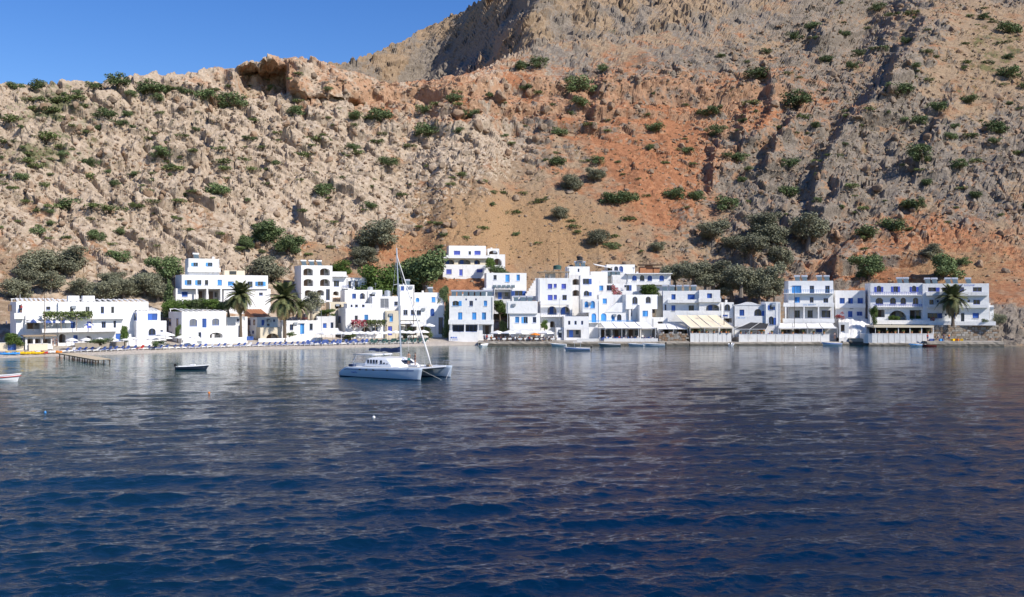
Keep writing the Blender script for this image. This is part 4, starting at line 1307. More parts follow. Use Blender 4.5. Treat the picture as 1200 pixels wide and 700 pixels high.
# --- the long hotel at the east end
h.clutter(1, 1, True, 35)
h = House("hotel", "long white three storey hotel with great ground floor arch and blue arched windows", 1020, 380, 247, -11, "hotel")
h.block(1020, 1081, 332, 380, 0, 9, down=0.8, ops=[(1027.2, 335, 1032.7, 342.5, 'oav'), (1046.8, 335.8, 1052.3, 342.5, 'ov'), (1068.6, 335, 1073.8, 342.2, 'oav'),
                                         (1026, 349, 1035, 356.6, 'dasv'), (1043, 349, 1050, 356.6, 'davx'), (1055.3, 349, 1061.7, 356.6, 'dav'), (1069.8, 349, 1076.3, 356.6, 'dav'),
                                         (1027, 363, 1037, 372, 'kx'), (1041, 364, 1062.5, 376, 'kax'), (1066, 363.5, 1080, 374, 'kx')])
h.balcony(1021, 1080.5, 342.2, 346.5, 0, 0.8, rail="violet_blue_paint")
h.balcony(1024, 1080.5, 356.5, 360.3, 0, 0.8, rail="violet_blue_paint")
heater(h, 1055, "solar water heater on the west half of the long hotel", "solar heaters on the long hotel west half", 2, 1.5, 1.5)
h.block(1081.3, 1159, 332.5, 382, -0.5, 9, down=0.6, ops=[(1087.5, 337, 1097, 342, 'hHv'), (1104, 337, 1114.6, 342, 'hHv'), (1124, 336.8, 1129.7, 342, 'v'), (1140, 336.8, 1150.6, 342, 'dv'),
                                              (1089, 351.4, 1094.2, 357.2, 'd'), (1098, 352, 1100.2, 354.4, 'd'), (1102.2, 352, 1104.2, 354.4, 'd'), (1133.8, 351.3, 1136.6, 354.4, 'd'), (1140.5, 351.4, 1148.6, 357, 'dv'),
                                              (1087, 367, 1099, 373.4, 'hHb'), (1101.4, 367.8, 1103.3, 370.2, 'd'), (1107.4, 367.8, 1109.6, 370.2, 'd'), (1115.8, 367, 1119.8, 374, 'b'), (1126, 367, 1130.2, 378.5, 'dD'), (1139.8, 367, 1147.2, 373, 'b')])
heater(h, 1088, "solar water heater on the east half of the long hotel", "solar heaters on the long hotel east half", 2, 1.6, 1.5)
heater(h, 1112, "solar water heater on the east half of the long hotel", "solar heaters on the long hotel east half", 2, 1.6, 1.5)
heater(h, 1136, "solar water heater on the east half of the long hotel", "solar heaters on the long hotel east half", 1, 1.6, 1.5)
h.balcony(1085.5, 1158.5, 342.4, 346.6, -0.5, 0.8)
h.balcony(1087, 1158.5, 357, 360.8, -0.5, 0.8)
lx, lz = h.loc(1130, 334.6, -0.52)
lettering((8, 9), h.root, (lx, -0.52, lz - 0.2), 0.4, "violet_blue_paint", 4.8)
h.balcony(1027, 1090, 375.4, 380.2, 0, 2.4)
h.balcony(1088.5, 1167, 376.6, 381.2, -0.5, 2.0)
h.block(1159.3, 1164.5, 358, 382, 2, 3)
hotel_right = h

h.clutter(1, 2, True, 99)
# ------------------------------------------------------------------ plants
def leaf_material(name, c0, c1, rand=0.25, trans=0.0):
    m, nt, p = nodemat(name)
    L = nt.links.new
    a_ = N(nt, "ShaderNodeAttribute", attribute_name="tone")
    mx = N(nt, "ShaderNodeMix", data_type='RGBA')
    mx.inputs[6].default_value = (*c0, 1); mx.inputs[7].default_value = (*c1, 1)
    L(a_.outputs["Fac"], mx.inputs[0])
    oi = N(nt, "ShaderNodeObjectInfo")
    mr = N(nt, "ShaderNodeMapRange", i_3=1 - rand, i_4=1 + rand); L(oi.outputs["Random"], mr.inputs[0])
    hs = N(nt, "ShaderNodeHueSaturation"); L(mr.outputs[0], hs.inputs["Value"]); L(mx.outputs[2], hs.inputs["Color"])
    L(hs.outputs[0], p.inputs["Base Color"])
    p.inputs["Roughness"].default_value = 0.65
    p.inputs["Specular IOR Level"].default_value = 0.25
    return m


leaf_material("leaf_dark", (0.07, 0.105, 0.042), (0.18, 0.235, 0.095))
leaf_material("leaf_olive", (0.125, 0.13, 0.082), (0.26, 0.26, 0.17))
leaf_material("leaf_scrub", (0.08, 0.115, 0.035), (0.18, 0.21, 0.075))
leaf_material("leaf_bright", (0.05, 0.10, 0.02), (0.14, 0.20, 0.045))
leaf_material("leaf_palm", (0.07, 0.09, 0.035), (0.175, 0.175, 0.075))
leaf_material("leaf_dry", (0.20, 0.15, 0.07), (0.34, 0.26, 0.13))
leaf_material("petal_red", (0.28, 0.035, 0.05), (0.50, 0.10, 0.12))
simple("bark", (0.14, 0.105, 0.075), 0.95, 0.3, 4.0, 0.6)
simple("twig_grey", (0.20, 0.17, 0.14), 0.95, 0.3, 4.0, 0.6)


def leaf_cloud(pts, nrm, size, seed, mat, name="crown", jitter=0.8, stretch=1.0):
    """many small leaf clumps, one bent quad each"""
    r = np.random.default_rng(seed)
    n = len(pts)
    d = nrm + jitter * r.normal(size=(n, 3)); d /= np.linalg.norm(d, axis=1, keepdims=True)
    t = np.cross(d, r.normal(size=(n, 3))); t /= np.linalg.norm(t, axis=1, keepdims=True) + 1e-9
    b = np.cross(d, t)
    sz = (size * (0.6 + 0.8 * r.random(n)))[:, None]
    fold = d * sz * 0.25
    v = np.stack([pts - t * sz * stretch - fold, pts - b * sz * 0.7, pts + t * sz * stretch - fold, pts + b * sz * 0.7], 1).reshape(-1, 3)
    f = np.arange(n * 4).reshape(-1, 4)
    me = mesh_np(name, v, f, [mat])
    a = me.attributes.new("tone", 'FLOAT', 'FACE'); a.data.foreach_set("value", r.random(n).astype(np.float32))
    return me


def crown_points(lobes, n, seed, fill=0.45):
    """points through the outer half of a set of ellipsoid lobes (x, y, z, rx, ry, rz)"""
    r = np.random.default_rng(seed)
    w = np.array([l[3] * l[4] * l[5] for l in lobes]) ** 0.67; w /= w.sum()
    k = r.choice(len(lobes), n, p=w)
    lo = np.array(lobes)[k]
    d = r.normal(size=(n, 3)); d /= np.linalg.norm(d, axis=1, keepdims=True)
    rad = 1 - fill * r.random(n) ** 1.6
    rad *= 0.86 + 0.3 * vnoise(d[:, 0] * 2.2 + k * 3.1 + seed, d[:, 1] * 2.2 + d[:, 2] * 1.7, seed)
    return lo[:, :3] + d * lo[:, 3:] * rad[:, None], d


def plant_kind(kind, seed):
    """unit sized plant (about 1 wide): list of (part name, mesh)"""
    r = np.random.default_rng(seed)
    parts = []
    if kind == "scrub":          # flat cushion on the ground
        lobes = [(r.uniform(-.32, .32), r.uniform(-.3, .3), 0.07 + 0.1 * r.random(), r.uniform(.16, .26), r.uniform(.16, .26), r.uniform(.10, .20)) for _ in range(7)]
        p, d = crown_points(lobes, 420, seed); parts.append(("foliage", leaf_cloud(p, d, 0.04, seed, "leaf_scrub", "foliage")))
        m = MB()
        for k in range(4): m.tube([(0, 0, -0.08), (lobes[k][0], lobes[k][1], 0.1)], [0.018, 0.008], 5)
        parts.append(("stem", m.mesh("stem", "bark")))
    elif kind == "shrub":        # dense dark dome down to the ground
        lobes = [(0, 0, .28, .30, .3, .28)] + [(r.uniform(-.4, .4), r.uniform(-.35, .35), r.uniform(.1, .52), r.uniform(.1, .24), r.uniform(.1, .24), r.uniform(.1, .22)) for _ in range(9)]
        p, d = crown_points(lobes, 1500, seed, .6); parts.append(("crown", leaf_cloud(p, d, 0.03, seed, "leaf_dark")))
        m = MB(); m.tube([(0, 0, -0.12), (0.02, 0, 0.15), (0.0, 0.02, 0.4)], [0.05, 0.035, 0.015], 6)
        for k in range(3): m.tube([(0.02, 0, 0.12), (lobes[k + 1][0], lobes[k + 1][1], lobes[k + 1][2])], [0.025, 0.01], 5)
        parts.append(("trunk", m.mesh("trunk", "bark")))
    elif kind in ("olive", "tree", "bright_tree"):
        n = {"olive": 10, "tree": 11, "bright_tree": 10}[kind]
        lobes = [(0, 0, .5, .30, .30, .30)]
        for k in range(n):
            a = k * 2.4 + r.random(); q = r.uniform(.12, .34)
            lobes.append((q * math.cos(a), q * math.sin(a), r.uniform(.14, .78), r.uniform(.15, .24), r.uniform(.13, .22), r.uniform(.11, .19)))
        cnt = 4600
        p, d = crown_points(lobes, cnt, seed, 0.6)
        mt = {"olive": "leaf_olive", "tree": "leaf_dark", "bright_tree": "leaf_bright"}[kind]
        parts.append(("crown", leaf_cloud(p, d, 0.020 if kind == "olive" else 0.022, seed, mt, stretch=1.2)))
        m = MB(); m.tube([(0, 0, -0.25), (0.01, 0, 0.0), (0.03, 0.01, 0.22), (0.0, 0.02, 0.5)], [0.065, 0.05, 0.035, 0.018], 7)
        for k in range(6): m.tube([(0.02, 0.01, 0.16 + 0.03 * k), (lobes[k + 1][0] * .5, lobes[k + 1][1] * .5, lobes[k + 1][2] * .75), (lobes[k + 1][0], lobes[k + 1][1], lobes[k + 1][2])], [0.028, 0.018, 0.006], 5)
        parts.append(("trunk", m.mesh("trunk", "twig_grey" if kind == "olive" else "bark")))
    elif kind == "cypress":      # narrow conifer, unit height 1
        lobes = [(r.uniform(-.03, .03), r.uniform(-.03, .03), z, .15 * (1.05 - z) + 0.03, .15 * (1.05 - z) + 0.03, .1) for z in np.linspace(0.12, 0.95, 10)]
        p, d = crown_points(lobes, 1500, seed, 0.5); parts.append(("crown", leaf_cloud(p, d, 0.022, seed, "leaf_dark")))
        parts.append(("trunk", MB().tube([(0, 0, -0.1), (0, 0, 0.5)], [0.025, 0.01], 6).mesh("trunk", "bark")))
    elif kind == "flower":
        lobes = [(r.uniform(-.3, .3), r.uniform(-.2, .2), r.uniform(.15, .7), r.uniform(.14, .24), .15, r.uniform(.14, .22)) for _ in range(7)]
        p, d = crown_points(lobes, 520, seed, .5); parts.append(("blossom", leaf_cloud(p, d, 0.035, seed, "petal_red", "blossom")))
        p, d = crown_points(lobes, 180, seed + 1, .7); parts.append(("foliage", leaf_cloud(p, d, 0.035, seed, "leaf_bright", "foliage")))
    return parts


KINDS = {}
for kd, cnt in (("scrub", 4), ("shrub", 5), ("olive", 4), ("tree", 4), ("bright_tree", 3), ("cypress", 1), ("flower", 2)):
    KINDS[kd] = [plant_kind(kd, 100 + 13 * i + len(kd)) for i in range(cnt)]
NAMES = {"scrub": "scrub_bush", "shrub": "shrub", "olive": "olive_tree", "tree": "evergreen_tree", "bright_tree": "leafy_tree", "cypress": "cypress_tree", "flower": "bougainvillea"}
CATS = {"scrub": "bush", "shrub": "shrub", "olive": "tree", "tree": "tree", "bright_tree": "tree", "cypress": "tree", "flower": "flowers"}
pr = random.Random(5)


def plant(kind, loc, w, hgt=None, label=None, group=None):
    e = empty(NAMES[kind], loc, pr.uniform(0, 6.28), label, CATS[kind], group)
    hh = hgt if hgt else w * pr.uniform(0.85, 1.1)
    e.scale = (w, w, hh)
    for nm, me in pr.choice(KINDS[kind]): link(nm, me, e)
    return e


LOOK = {"scrub": "low yellow green scrub cushion", "shrub": "rounded dark green shrub", "olive": "grey green olive tree", "tree": "dense dark evergreen tree", "bright_tree": "fresh green leafy tree"}


def where(px, py):
    if py < 108 and px < 440: return "on the skyline crest"
    if py < 95 and 560 < px < 800: return "at the red cliff plateau edge"
    hgt_ = "low" if py > 235 else ("halfway up" if py > 160 else "high up")
    mark = next(n for lim, n in ((150, "the pergola hotel"), (330, "the long upper hotel"), (480, "the loggia block"), (600, "the highest villa"), (770, "the tall three storey house"),
                                 (900, "the balconied guesthouse"), (1015, "the blue railed hotel"), (2000, "the long arched hotel")) if px < lim)
    return f"{hgt_} the slope above {mark}" if hgt_ != "low" else f"low on the slope above {mark}"


def on_hill(kind, px, py, w, ratio=None):
    """plant whose middle shows at (px, py) and is w pixels wide"""
    up = {"scrub": 0.12, "shrub": 0.3, "olive": 0.42, "tree": 0.42, "bright_tree": 0.42}[kind] * w
    p = hit(px, py + up)
    m = w * p.y / F
    loc_ = where(px, py)
    grp = f"{NAMES[kind].replace('_', ' ')}s {loc_}"
    hgt = m * (ratio if ratio else {"scrub": 1.0, "shrub": 1.0, "olive": 1.05, "tree": 1.05, "bright_tree": 1.0}[kind])
    return plant(kind, p - Vector((0, 0, 0.06 * m)), m * 1.4, hgt, f"{LOOK[kind]} {loc_}", grp)


SHRUBS = [(17, 100, 16), (41, 99, 20), (112, 101, 16), (139, 94, 26), (182, 101, 25), (217, 106, 14), (240, 111, 24), (270, 117, 26), (155, 110, 14), (128, 133, 24), (140, 146, 16),
          (115, 149, 12), (197, 180, 22), (262, 221, 26), (80, 238, 26), (47, 270, 22), (343, 130, 20), (416, 135, 18), (448, 133, 30), (503, 152, 26), (533, 114, 18), (497, 128, 18),
          (377, 221, 26), (436, 241, 17), (611, 77, 18), (633, 74, 21), (673, 98, 28), (681, 121, 20), (552, 133, 18), (614, 102, 14), (707, 80, 13), (658, 154, 18), (652, 189, 21),
          (765, 149, 20), (822, 131, 14), (836, 130, 18), (840, 154, 18), (804, 177, 15), (882, 84, 24), (935, 116, 30), (968, 68, 16), (1053, 107, 26), (1098, 124, 20), (1135, 116, 18),
          (1180, 86, 24), (1183, 33, 24), (1075, 141, 18), (1168, 148, 26), (1078, 180, 28), (1123, 196, 18), (868, 184, 16), (924, 190, 20), (720, 231, 26), (737, 230, 22), (786, 226, 24),
          (816, 229, 20), (717, 288, 15), (924, 224, 24), (858, 238, 28), (1046, 264, 28), (1072, 240, 24), (1086, 213, 14), (1015, 272, 28), (1125, 306, 16), (1009, 61, 14), (1063, 48, 14),
          (932, 43, 16), (140, 299, 26), (137, 272, 14), (117, 278, 18), (197, 196, 12), (105, 190, 17), (415, 172, 16), (456, 190, 20), (900, 60, 12), (1038, 57, 12), (990, 40, 13), (1150, 20, 12)]
SCRUBS = [(32, 117, 16), (75, 116, 22), (90, 114, 20), (60, 128, 22), (100, 124, 18), (42, 126, 16), (15, 138, 26), (60, 158, 28), (67, 171, 16), (30, 188, 20), (43, 194, 18), (170, 153, 12),
          (187, 133, 11), (105, 208, 20), (205, 196, 22), (182, 211, 14), (215, 160, 14), (260, 188, 22), (290, 187, 16), (180, 239, 15), (372, 163, 26), (443, 165, 18), (415, 178, 22), (308, 173, 16),
          (358, 182, 18), (160, 240, 18), (130, 245, 30), (117, 243, 20), (220, 269, 14), (258, 273, 12), (277, 290, 17), (600, 248, 18), (625, 237, 13), (590, 225, 11), (612, 226, 11), (737, 256, 18), (674, 265, 15),
          (677, 272, 12), (632, 285, 10), (388, 262, 13), (540, 205, 15), (565, 212, 12), (690, 145, 14), (880, 120, 18), (1010, 292, 14), (910, 150, 16), (1020, 130, 14), (1130, 160, 18), (1190, 180, 16),
          (480, 170, 14), (565, 266, 14), (545, 278, 11), (505, 260, 10), (10, 165, 18), (20, 220, 14), (230, 225, 14), (330, 155, 14), (300, 140, 16), (350, 120, 13)]
TREES = [("olive", 670, 214, 25), ("olive", 699, 206, 21), ("olive", 657, 250, 19), ("olive", 700, 278, 24), ("olive", 771, 290, 17), ("olive", 836, 272, 34), ("olive", 895, 262, 34), ("olive", 948, 270, 42),
         ("olive", 905, 278, 34), ("olive", 880, 290, 36), ("tree", 1018, 314, 36), ("olive", 1090, 298, 20), ("tree", 1108, 312, 34), ("tree", 312, 278, 36), ("tree", 338, 286, 30), ("olive", 312, 316, 38),
         ("olive", 442, 274, 46), ("olive", 427, 300, 30), ("olive", 42, 308, 40), ("olive", 78, 306, 40), ("olive", 20, 338, 30), ("olive", 170, 333, 36), ("tree", 196, 318, 38), ("olive", 120, 343, 34),
         ("olive", 145, 338, 30), ("olive", 95, 340, 28), ("tree", 288, 284, 18), ("olive", 60, 332, 30), ("olive", 30, 326, 26), ("olive", 130, 330, 26), ("olive", 185, 342, 30), ("bright_tree", 400, 312, 22), ("olive", 915, 300, 30), ("olive", 860, 285, 24)]
for a_ in SHRUBS: on_hill("shrub", *a_)
for a_ in SCRUBS: on_hill("scrub", *a_, ratio=0.9)
for a_ in TREES: on_hill(*a_)
rr = random.Random(21)
k = 0
while k < 330:
    px, py = rr.uniform(-60, 1260), rr.uniform(-10, 300)
    rdg = float(np.interp(px, *RIDGE))
    if py < max(rdg + 8, 2) or (560 < px < 860 and py > 200 and rr.random() < 0.75) or (1050 < px and py > 270) or (px > 430 and rr.random() < 0.45): continue
    on_hill(rr.choice(("scrub", "scrub", "shrub")), px, py, rr.choice((rr.uniform(5, 8), rr.uniform(7, 12), rr.uniform(9, 17)))); k += 1


def in_town(kind, px, py, w, h_px, Y, label, group=None):
    """plant whose foot shows (or would show) at (px, py) at depth Y"""
    p = at(px, py, Y) - Vector((0, 0, 0.05 * h_px * Y / F))
    return plant(kind, p, w * Y / F * 1.18, h_px * Y / F, label, group)


in_town("bright_tree", 445, 348, 56, 50, 268, "broad fresh green tree behind the cube houses and mast")
in_town("tree", 499, 342, 60, 56, 272, "large dark evergreen tree beside the highest villa")
in_town("tree", 474, 342, 44, 48, 276, "dark evergreen tree between the mast and the big evergreen")
in_town("cypress", 199, 372, 50, 46, 234, "narrow dark cypress behind the slatted roof house")
in_town("olive", 365, 366, 26, 30, 246, "rounded olive tree in front of the loggia block")
in_town("bright_tree", 760, 352, 28, 24, 262, "round green tree between the bougainvillea and long low house")
in_town("tree", 585, 326, 24, 20, 276, "rounded dark tree beside the veranda of the highest villa")
in_town("bright_tree", 575, 316, 14, 18, 278, "small bright tree against the wing of the highest villa")
in_town("tree", 524, 399, 13, 58, 252, "tall dark tree filling the gap beside the glazed guesthouse")
in_town("tree", 520, 356, 16, 26, 262, "dark bush at the corner behind the low blue door house")
in_town("bright_tree", 586, 372, 18, 26, 258, "banana green tree between the guesthouse and blank parapet house")
in_town("tree", 590, 392, 14, 20, 252, "dark shrub beside the taverna parasols and blank parapet house")
in_town("bright_tree", 16, 406, 24, 20, 199, "bushy green tree at the shaded corner of the pergola hotel")
in_town("shrub", 118, 403, 30, 12, 203, "clipped green hedge on the terrace of the pergola hotel")
in_town("bright_tree", 146, 402, 11, 26, 208, "climbing leafy shrub between the pergola hotel and small house")
in_town("shrub", 183, 405, 20, 10, 210, "low round bush in front of the small slatted roof house")
in_town("bright_tree", 208, 396, 8, 18, 216, "round potted shrub at the corner of the cellar arch house")
in_town("shrub", 339, 394, 12, 9, 234, "small dark bush beneath the cottage window")
for i, (px, w) in enumerate(((215, 26), (232, 28), (250, 26), (268, 24), (201, 22))):
    in_town("tree" if i % 2 else "bright_tree", px, 366, w, 20, 230, "dense green garden tree below the veranda of the upper hotel", "garden trees below the upper hotel")
for (px, py, w, hh) in ((790, 334, 36, 34), (812, 333, 40, 34), (836, 335, 42, 36), (858, 345, 36, 30), (878, 350, 36, 40), (900, 345, 40, 46), (908, 352, 26, 36), (868, 338, 40, 36), (826, 338, 30, 22), (890, 352, 36, 30), (845, 350, 30, 24)):
    in_town("olive", px, py, w, hh, 270 + (px % 7), "grey olive tree in the grove behind the wavy roof house", "olive grove behind the quay houses")
in_town("olive", 1170, 383, 22, 21, 244, "pale oleander bush at the seaward end of the long hotel")
in_town("shrub", 1155, 378, 8, 8, 240, "potted bush by the door of the long hotel")
for px in (1045, 1052, 1068, 1077): in_town("bright_tree", px, 378, 9, 10, 246, "potted green plant on the terrace of the great arch", "potted plants on the arch terrace")
in_town("bright_tree", 1024, 379, 11, 24, 243, "tall leafy plant at the west corner of the long hotel")
in_town("flower", 721, 348, 15, 20, 258.5, "red bougainvillea on the lavender shaded house")
in_town("flower", 984, 374, 13, 11, 249, "red bougainvillea at the foot of the blue shutter annexe")
in_town("flower", 359, 378, 18, 8, 246, "pink bougainvillea above the cottage roof")
in_town("flower", 1093, 376, 9, 6, 242, "red potted flowers below the long hotel shutters")
in_town("bright_tree", 382, 370, 20, 9, 246, "low green hedge below the cream garden wall")
in_town("tree", 410, 398, 18, 11, 240, "flowering garden bush beside the vine pergola house")
in_town("tree", 478, 396, 14, 15, 247, "dark taverna shrub under the three dark windows")
in_town("tree", 500, 396, 13, 16, 247, "dark taverna shrub by the white parasols")
in_town("bright_tree", 638, 386, 9, 15, 251, "leafy courtyard plant under the arched balcony")

# vine pergolas: posts, beams and leaves
def vine(px0, px1, ytop, ybot, Y, depth, label, red=False, yaw=30, posts=True, zdrop=3.0):
    p = at(px0, ybot, Y); e = empty("vine_pergola", p, math.radians(yaw), label, "pergola")
    q = at(px1, ybot, Y)
    w = (q.x - p.x) / math.cos(math.radians(yaw)); hh = (ybot - ytop) * Y / F
    r = np.random.default_rng(int(px0))
    n = int(w * depth * 60)
    pts = np.stack([r.random(n) * w, r.random(n) * depth, hh * (0.25 + 0.75 * r.random(n) ** 0.7) * (0.75 + 0.25 * vnoise(r.random(n) * 9, r.random(n), 3))], -1)
    pts[:, 2] -= 0.5 * hh * (r.random(n) < 0.2)
    d = np.tile(np.array([[0, -0.4, 1.0]]), (n, 1))
    if red:
        sel = pts[:, 0] < w * 0.42
        link("blossom", leaf_cloud(pts[sel], d[sel], 0.18, 3, "petal_red", "blossom"), e)
        pts, d = pts[~sel], d[~sel]
    link("foliage", leaf_cloud(pts, d, 0.2, 4, "leaf_scrub", "foliage"), e)
    for k in range(4):
        x = w * (0.02 + 0.96 * k / 3)
        MB().box(x - 0.06, x + 0.06, 0.0, depth, 0.02, 0.14).build("beam", "weathered_wood", e)
        if posts: MB().tube([(x, 0.1, -zdrop), (x, 0.1, 0.02)], 0.07, 6).build("post", "weathered_wood", e)


vine(52, 97, 365, 373.5, 203, 2.6, "green vine pergola over the blue striped parasols of the hotel", yaw=33, zdrop=2.6)
vine(413, 452, 375, 382, 240.5, 2.4, "vine pergola with red flowers over the dark arched porch", True, 20, zdrop=2.5)

# palms: trunk, crown of separate fronds, skirt of dry fronds
def frond_mesh(seed, L=3.4, droop=1.0, mat="leaf_palm"):
    r = np.random.default_rng(seed)
    n = 40
    V, Fc, tone = [], [], []
    sp = []
    for i in range(n + 1):
        t = i / n
        sp.append(np.array([L * (t - 0.12 * droop * t * t), 0, L * (0.42 * t - 0.85 * droop * t * t)]))
    for i in range(2, n):
        t = i / n
        ll = L * 0.26 * (math.sin(math.pi * (0.12 + 0.82 * t)) ** 0.8) * r.uniform(0.85, 1.1)
        dirn = sp[i + 1] - sp[i]; dirn /= np.linalg.norm(dirn)
        for s in (-1, 1):
            side = np.array([0.0, s, -0.28])
            tip = sp[i] + (dirn * 0.6 + side * 0.9) * ll
            o = len(V)
            V += [sp[i] - dirn * 0.05, sp[i] + dirn * 0.09, tip]
            Fc.append((o, o + 1, o + 2)); tone.append(r.random())
    o = len(V)
    for i, p in enumerate(sp):
        wd = 0.035 * (1 - i / n) + 0.01
        V += [p + np.array([0, -wd, 0]), p + np.array([0, wd, 0.01]), p + np.array([0, 0, -wd])]
    for i in range(n):
        for k in range(3):
            a_, b_ = o + i * 3 + k, o + i * 3 + (k + 1) % 3
            Fc.append((a_, b_, b_ + 3)); tone.append(0.6)
            Fc.append((a_, b_ + 3, a_ + 3)); tone.append(0.6)
    me = mesh_np("frond", np.array(V), np.array(Fc), [mat])
    a = me.attributes.new("tone", 'FLOAT', 'FACE'); a.data.foreach_set("value", np.array(tone, dtype=np.float32))
    return me


FR = [frond_mesh(i, 3.4, d) for i, d in enumerate((0.5, 0.85, 1.2))]
FRD = [frond_mesh(9 + i, 3.0, d, "leaf_dry") for i, d in enumerate((1.1, 1.4))]


def palm(px, py_crown, py_foot, rad_px, Y, label, nf=38, dry=12, seed=0):
    c = at(px, py_crown, Y); ft = at(px + 0.5, py_foot, Y)
    r = random.Random(seed)
    e = empty("palm_tree", ft, 0, label, "palm")
    H = c.z - ft.z; s = rad_px * Y / F / 3.2
    pts = [(0, 0, -0.8), (0.05, 0, 0.0), (0.02, 0, H * 0.4), (c.x - ft.x, 0, H * 0.85), (c.x - ft.x, 0, H)]
    MB().tube(pts, [0.34 * s + .05, 0.27 * s + .05, 0.2 * s + .04, 0.24 * s + .05, 0.12 * s], 10).build("trunk", "bark", e)
    ga = 2.399
    for i in range(nf + dry):
        isdry = i >= nf
        u = i / nf if not isdry else 1
        up = math.radians(70 - 85 * u + r.uniform(-8, 8)) if not isdry else math.radians(r.uniform(-55, -25))
        me = r.choice(FRD) if isdry else (FR[0] if u < 0.35 else (FR[1] if u < 0.7 else FR[2]))
        o = link("dry_frond" if isdry else "frond", me, e, (c.x - ft.x, 0, H - (0.12 if isdry else 0) * s))
        o.rotation_euler = Matrix.Rotation(i * ga + r.uniform(-.2, .2), 3, 'Z').to_euler()
        o.rotation_euler = (Matrix.Rotation(i * ga + r.uniform(-.2, .2), 3, 'Z') @ Matrix.Rotation(-up, 3, 'Y')).to_euler()
        o.scale = (s * r.uniform(.88, 1.08),) * 3


palm(281.5, 347, 396, 19, 229, "tall palm with drooping straw coloured skirt beside the cellar arch house", 56, 40, 1)
palm(333, 352, 397, 23, 233, "large spreading green palm above the blue door cottage", 66, 14, 2)
palm(352, 362, 380, 12, 243, "small young palm beside the large spreading palm", 28, 4, 3)
palm(1116, 351, 379, 20, 240, "palm standing on the terrace of the long hotel", 52, 12, 4)

# ------------------------------------------------------------------ boulders
def boulder(seed, sub=2):
    import bmesh
    bm = bmesh.new(); bmesh.ops.create_icosphere(bm, subdivisions=sub, radius=0.5)
    r = random.Random(seed)
    planes = [(Vector((r.gauss(0, 1), r.gauss(0, 1), r.gauss(0, 1))).normalized(), r.uniform(0.26, 0.42)) for _ in range(9)]
    for v in bm.verts:
        for n, d in planes:
            k_ = v.co.dot(n)
            if k_ > d: v.co -= n * (k_ - d)
        v.co += Vector((r.gauss(0, .012), r.gauss(0, .012), r.gauss(0, .012)))
    me = bpy.data.meshes.new("boulder"); bm.to_mesh(me); bm.free()
    me.materials.append(MATS["boulder_rock"])
    return me


def rock_material():
    m, nt, p = nodemat("boulder_rock")
    L = nt.links.new
    geo = N(nt, "ShaderNodeNewGeometry")
    n1 = N(nt, "ShaderNodeTexNoise", i_Scale=0.9, i_Detail=7.0, i_Roughness=0.65); L(geo.outputs["Position"], n1.inputs["Vector"])
    n2 = N(nt, "ShaderNodeTexNoise", i_Scale=0.07, i_Detail=3.0); L(geo.outputs["Position"], n2.inputs["Vector"])
    r1 = N(nt, "ShaderNodeValToRGB"); L(n1.outputs["Fac"], r1.inputs[0])
    r1.color_ramp.elements[0].position = 0.28; r1.color_ramp.elements[0].color = (0.18, 0.135, 0.098, 1)
    r1.color_ramp.elements[1].position = 0.75; r1.color_ramp.elements[1].color = (0.42, 0.335, 0.25, 1)
    mx = N(nt, "ShaderNodeMix", data_type='RGBA', blend_type='MULTIPLY')
    r2 = N(nt, "ShaderNodeValToRGB"); L(n2.outputs["Fac"], r2.inputs[0])
    r2.color_ramp.elements[0].position = 0.4; r2.color_ramp.elements[0].color = (1.0, 0.86, 0.76, 1)
    r2.color_ramp.elements[1].position = 0.6; r2.color_ramp.elements[1].color = (0.90, 0.88, 0.86, 1)
    mx.inputs[0].default_value = 1.0
    L(r1.outputs[0], mx.inputs[6]); L(r2.outputs[0], mx.inputs[7]); L(mx.outputs[2], p.inputs["Base Color"])
    p.inputs["Roughness"].default_value = 0.95; p.inputs["Specular IOR Level"].default_value = 0.15
    b = N(nt, "ShaderNodeBump", i_Strength=0.7, i_Distance=0.3); L(n1.outputs["Fac"], b.inputs["Height"]); L(b.outputs[0], p.inputs["Normal"])


rock_material()
BOULD = [boulder(i) for i in range(7)]
BSM = [boulder(40 + i, 1) for i in range(6)]
br = random.Random(77)
spots = [(585, 123, 16), (536, 137, 20), (560, 150, 14), (620, 205, 10), (595, 180, 9), (565, 215, 9), (558, 275, 12), (533, 265, 10), (270, 122, 16), (250, 120, 18), (640, 130, 12), (1030, 225, 14), (1070, 250, 10), (1178, 320, 10), (1148, 312, 12)]
n = 0
while n < 270:
    if n < len(spots): px, py, w = spots[n]
    else:
        px, py, w = br.uniform(-40, 1240), br.uniform(5, 315), br.uniform(5.5, 11)
        rdg = float(np.interp(px, *RIDGE))
        cidx = int((px + 260) / 1720 * (NC - 1))
        if py < max(rdg + 8, 4): continue
        ridx = int(np.argmin(np.abs(TPY[24:380, cidx] - py))) + 24
        if br.random() > float(ROCK[ridx, cidx]) ** 1.2 + 0.06: continue
    p = hit(px, py); s = w * p.y / F
    o = link("boulder", br.choice(BOULD), None, p + Vector((0, 0, 0.12 * s)))
    o.rotation_euler = (br.uniform(0, 6.28), br.uniform(0, 6.28), br.uniform(0, 6.28)); o.scale = (s * br.uniform(.85, 1.2), s * br.uniform(.8, 1.1), s * br.uniform(.8, 1.25))
    loc_ = where(px, py)
    tag(o, f"pale grey limestone boulder {loc_}", "boulder", f"boulders {loc_}")
    n += 1

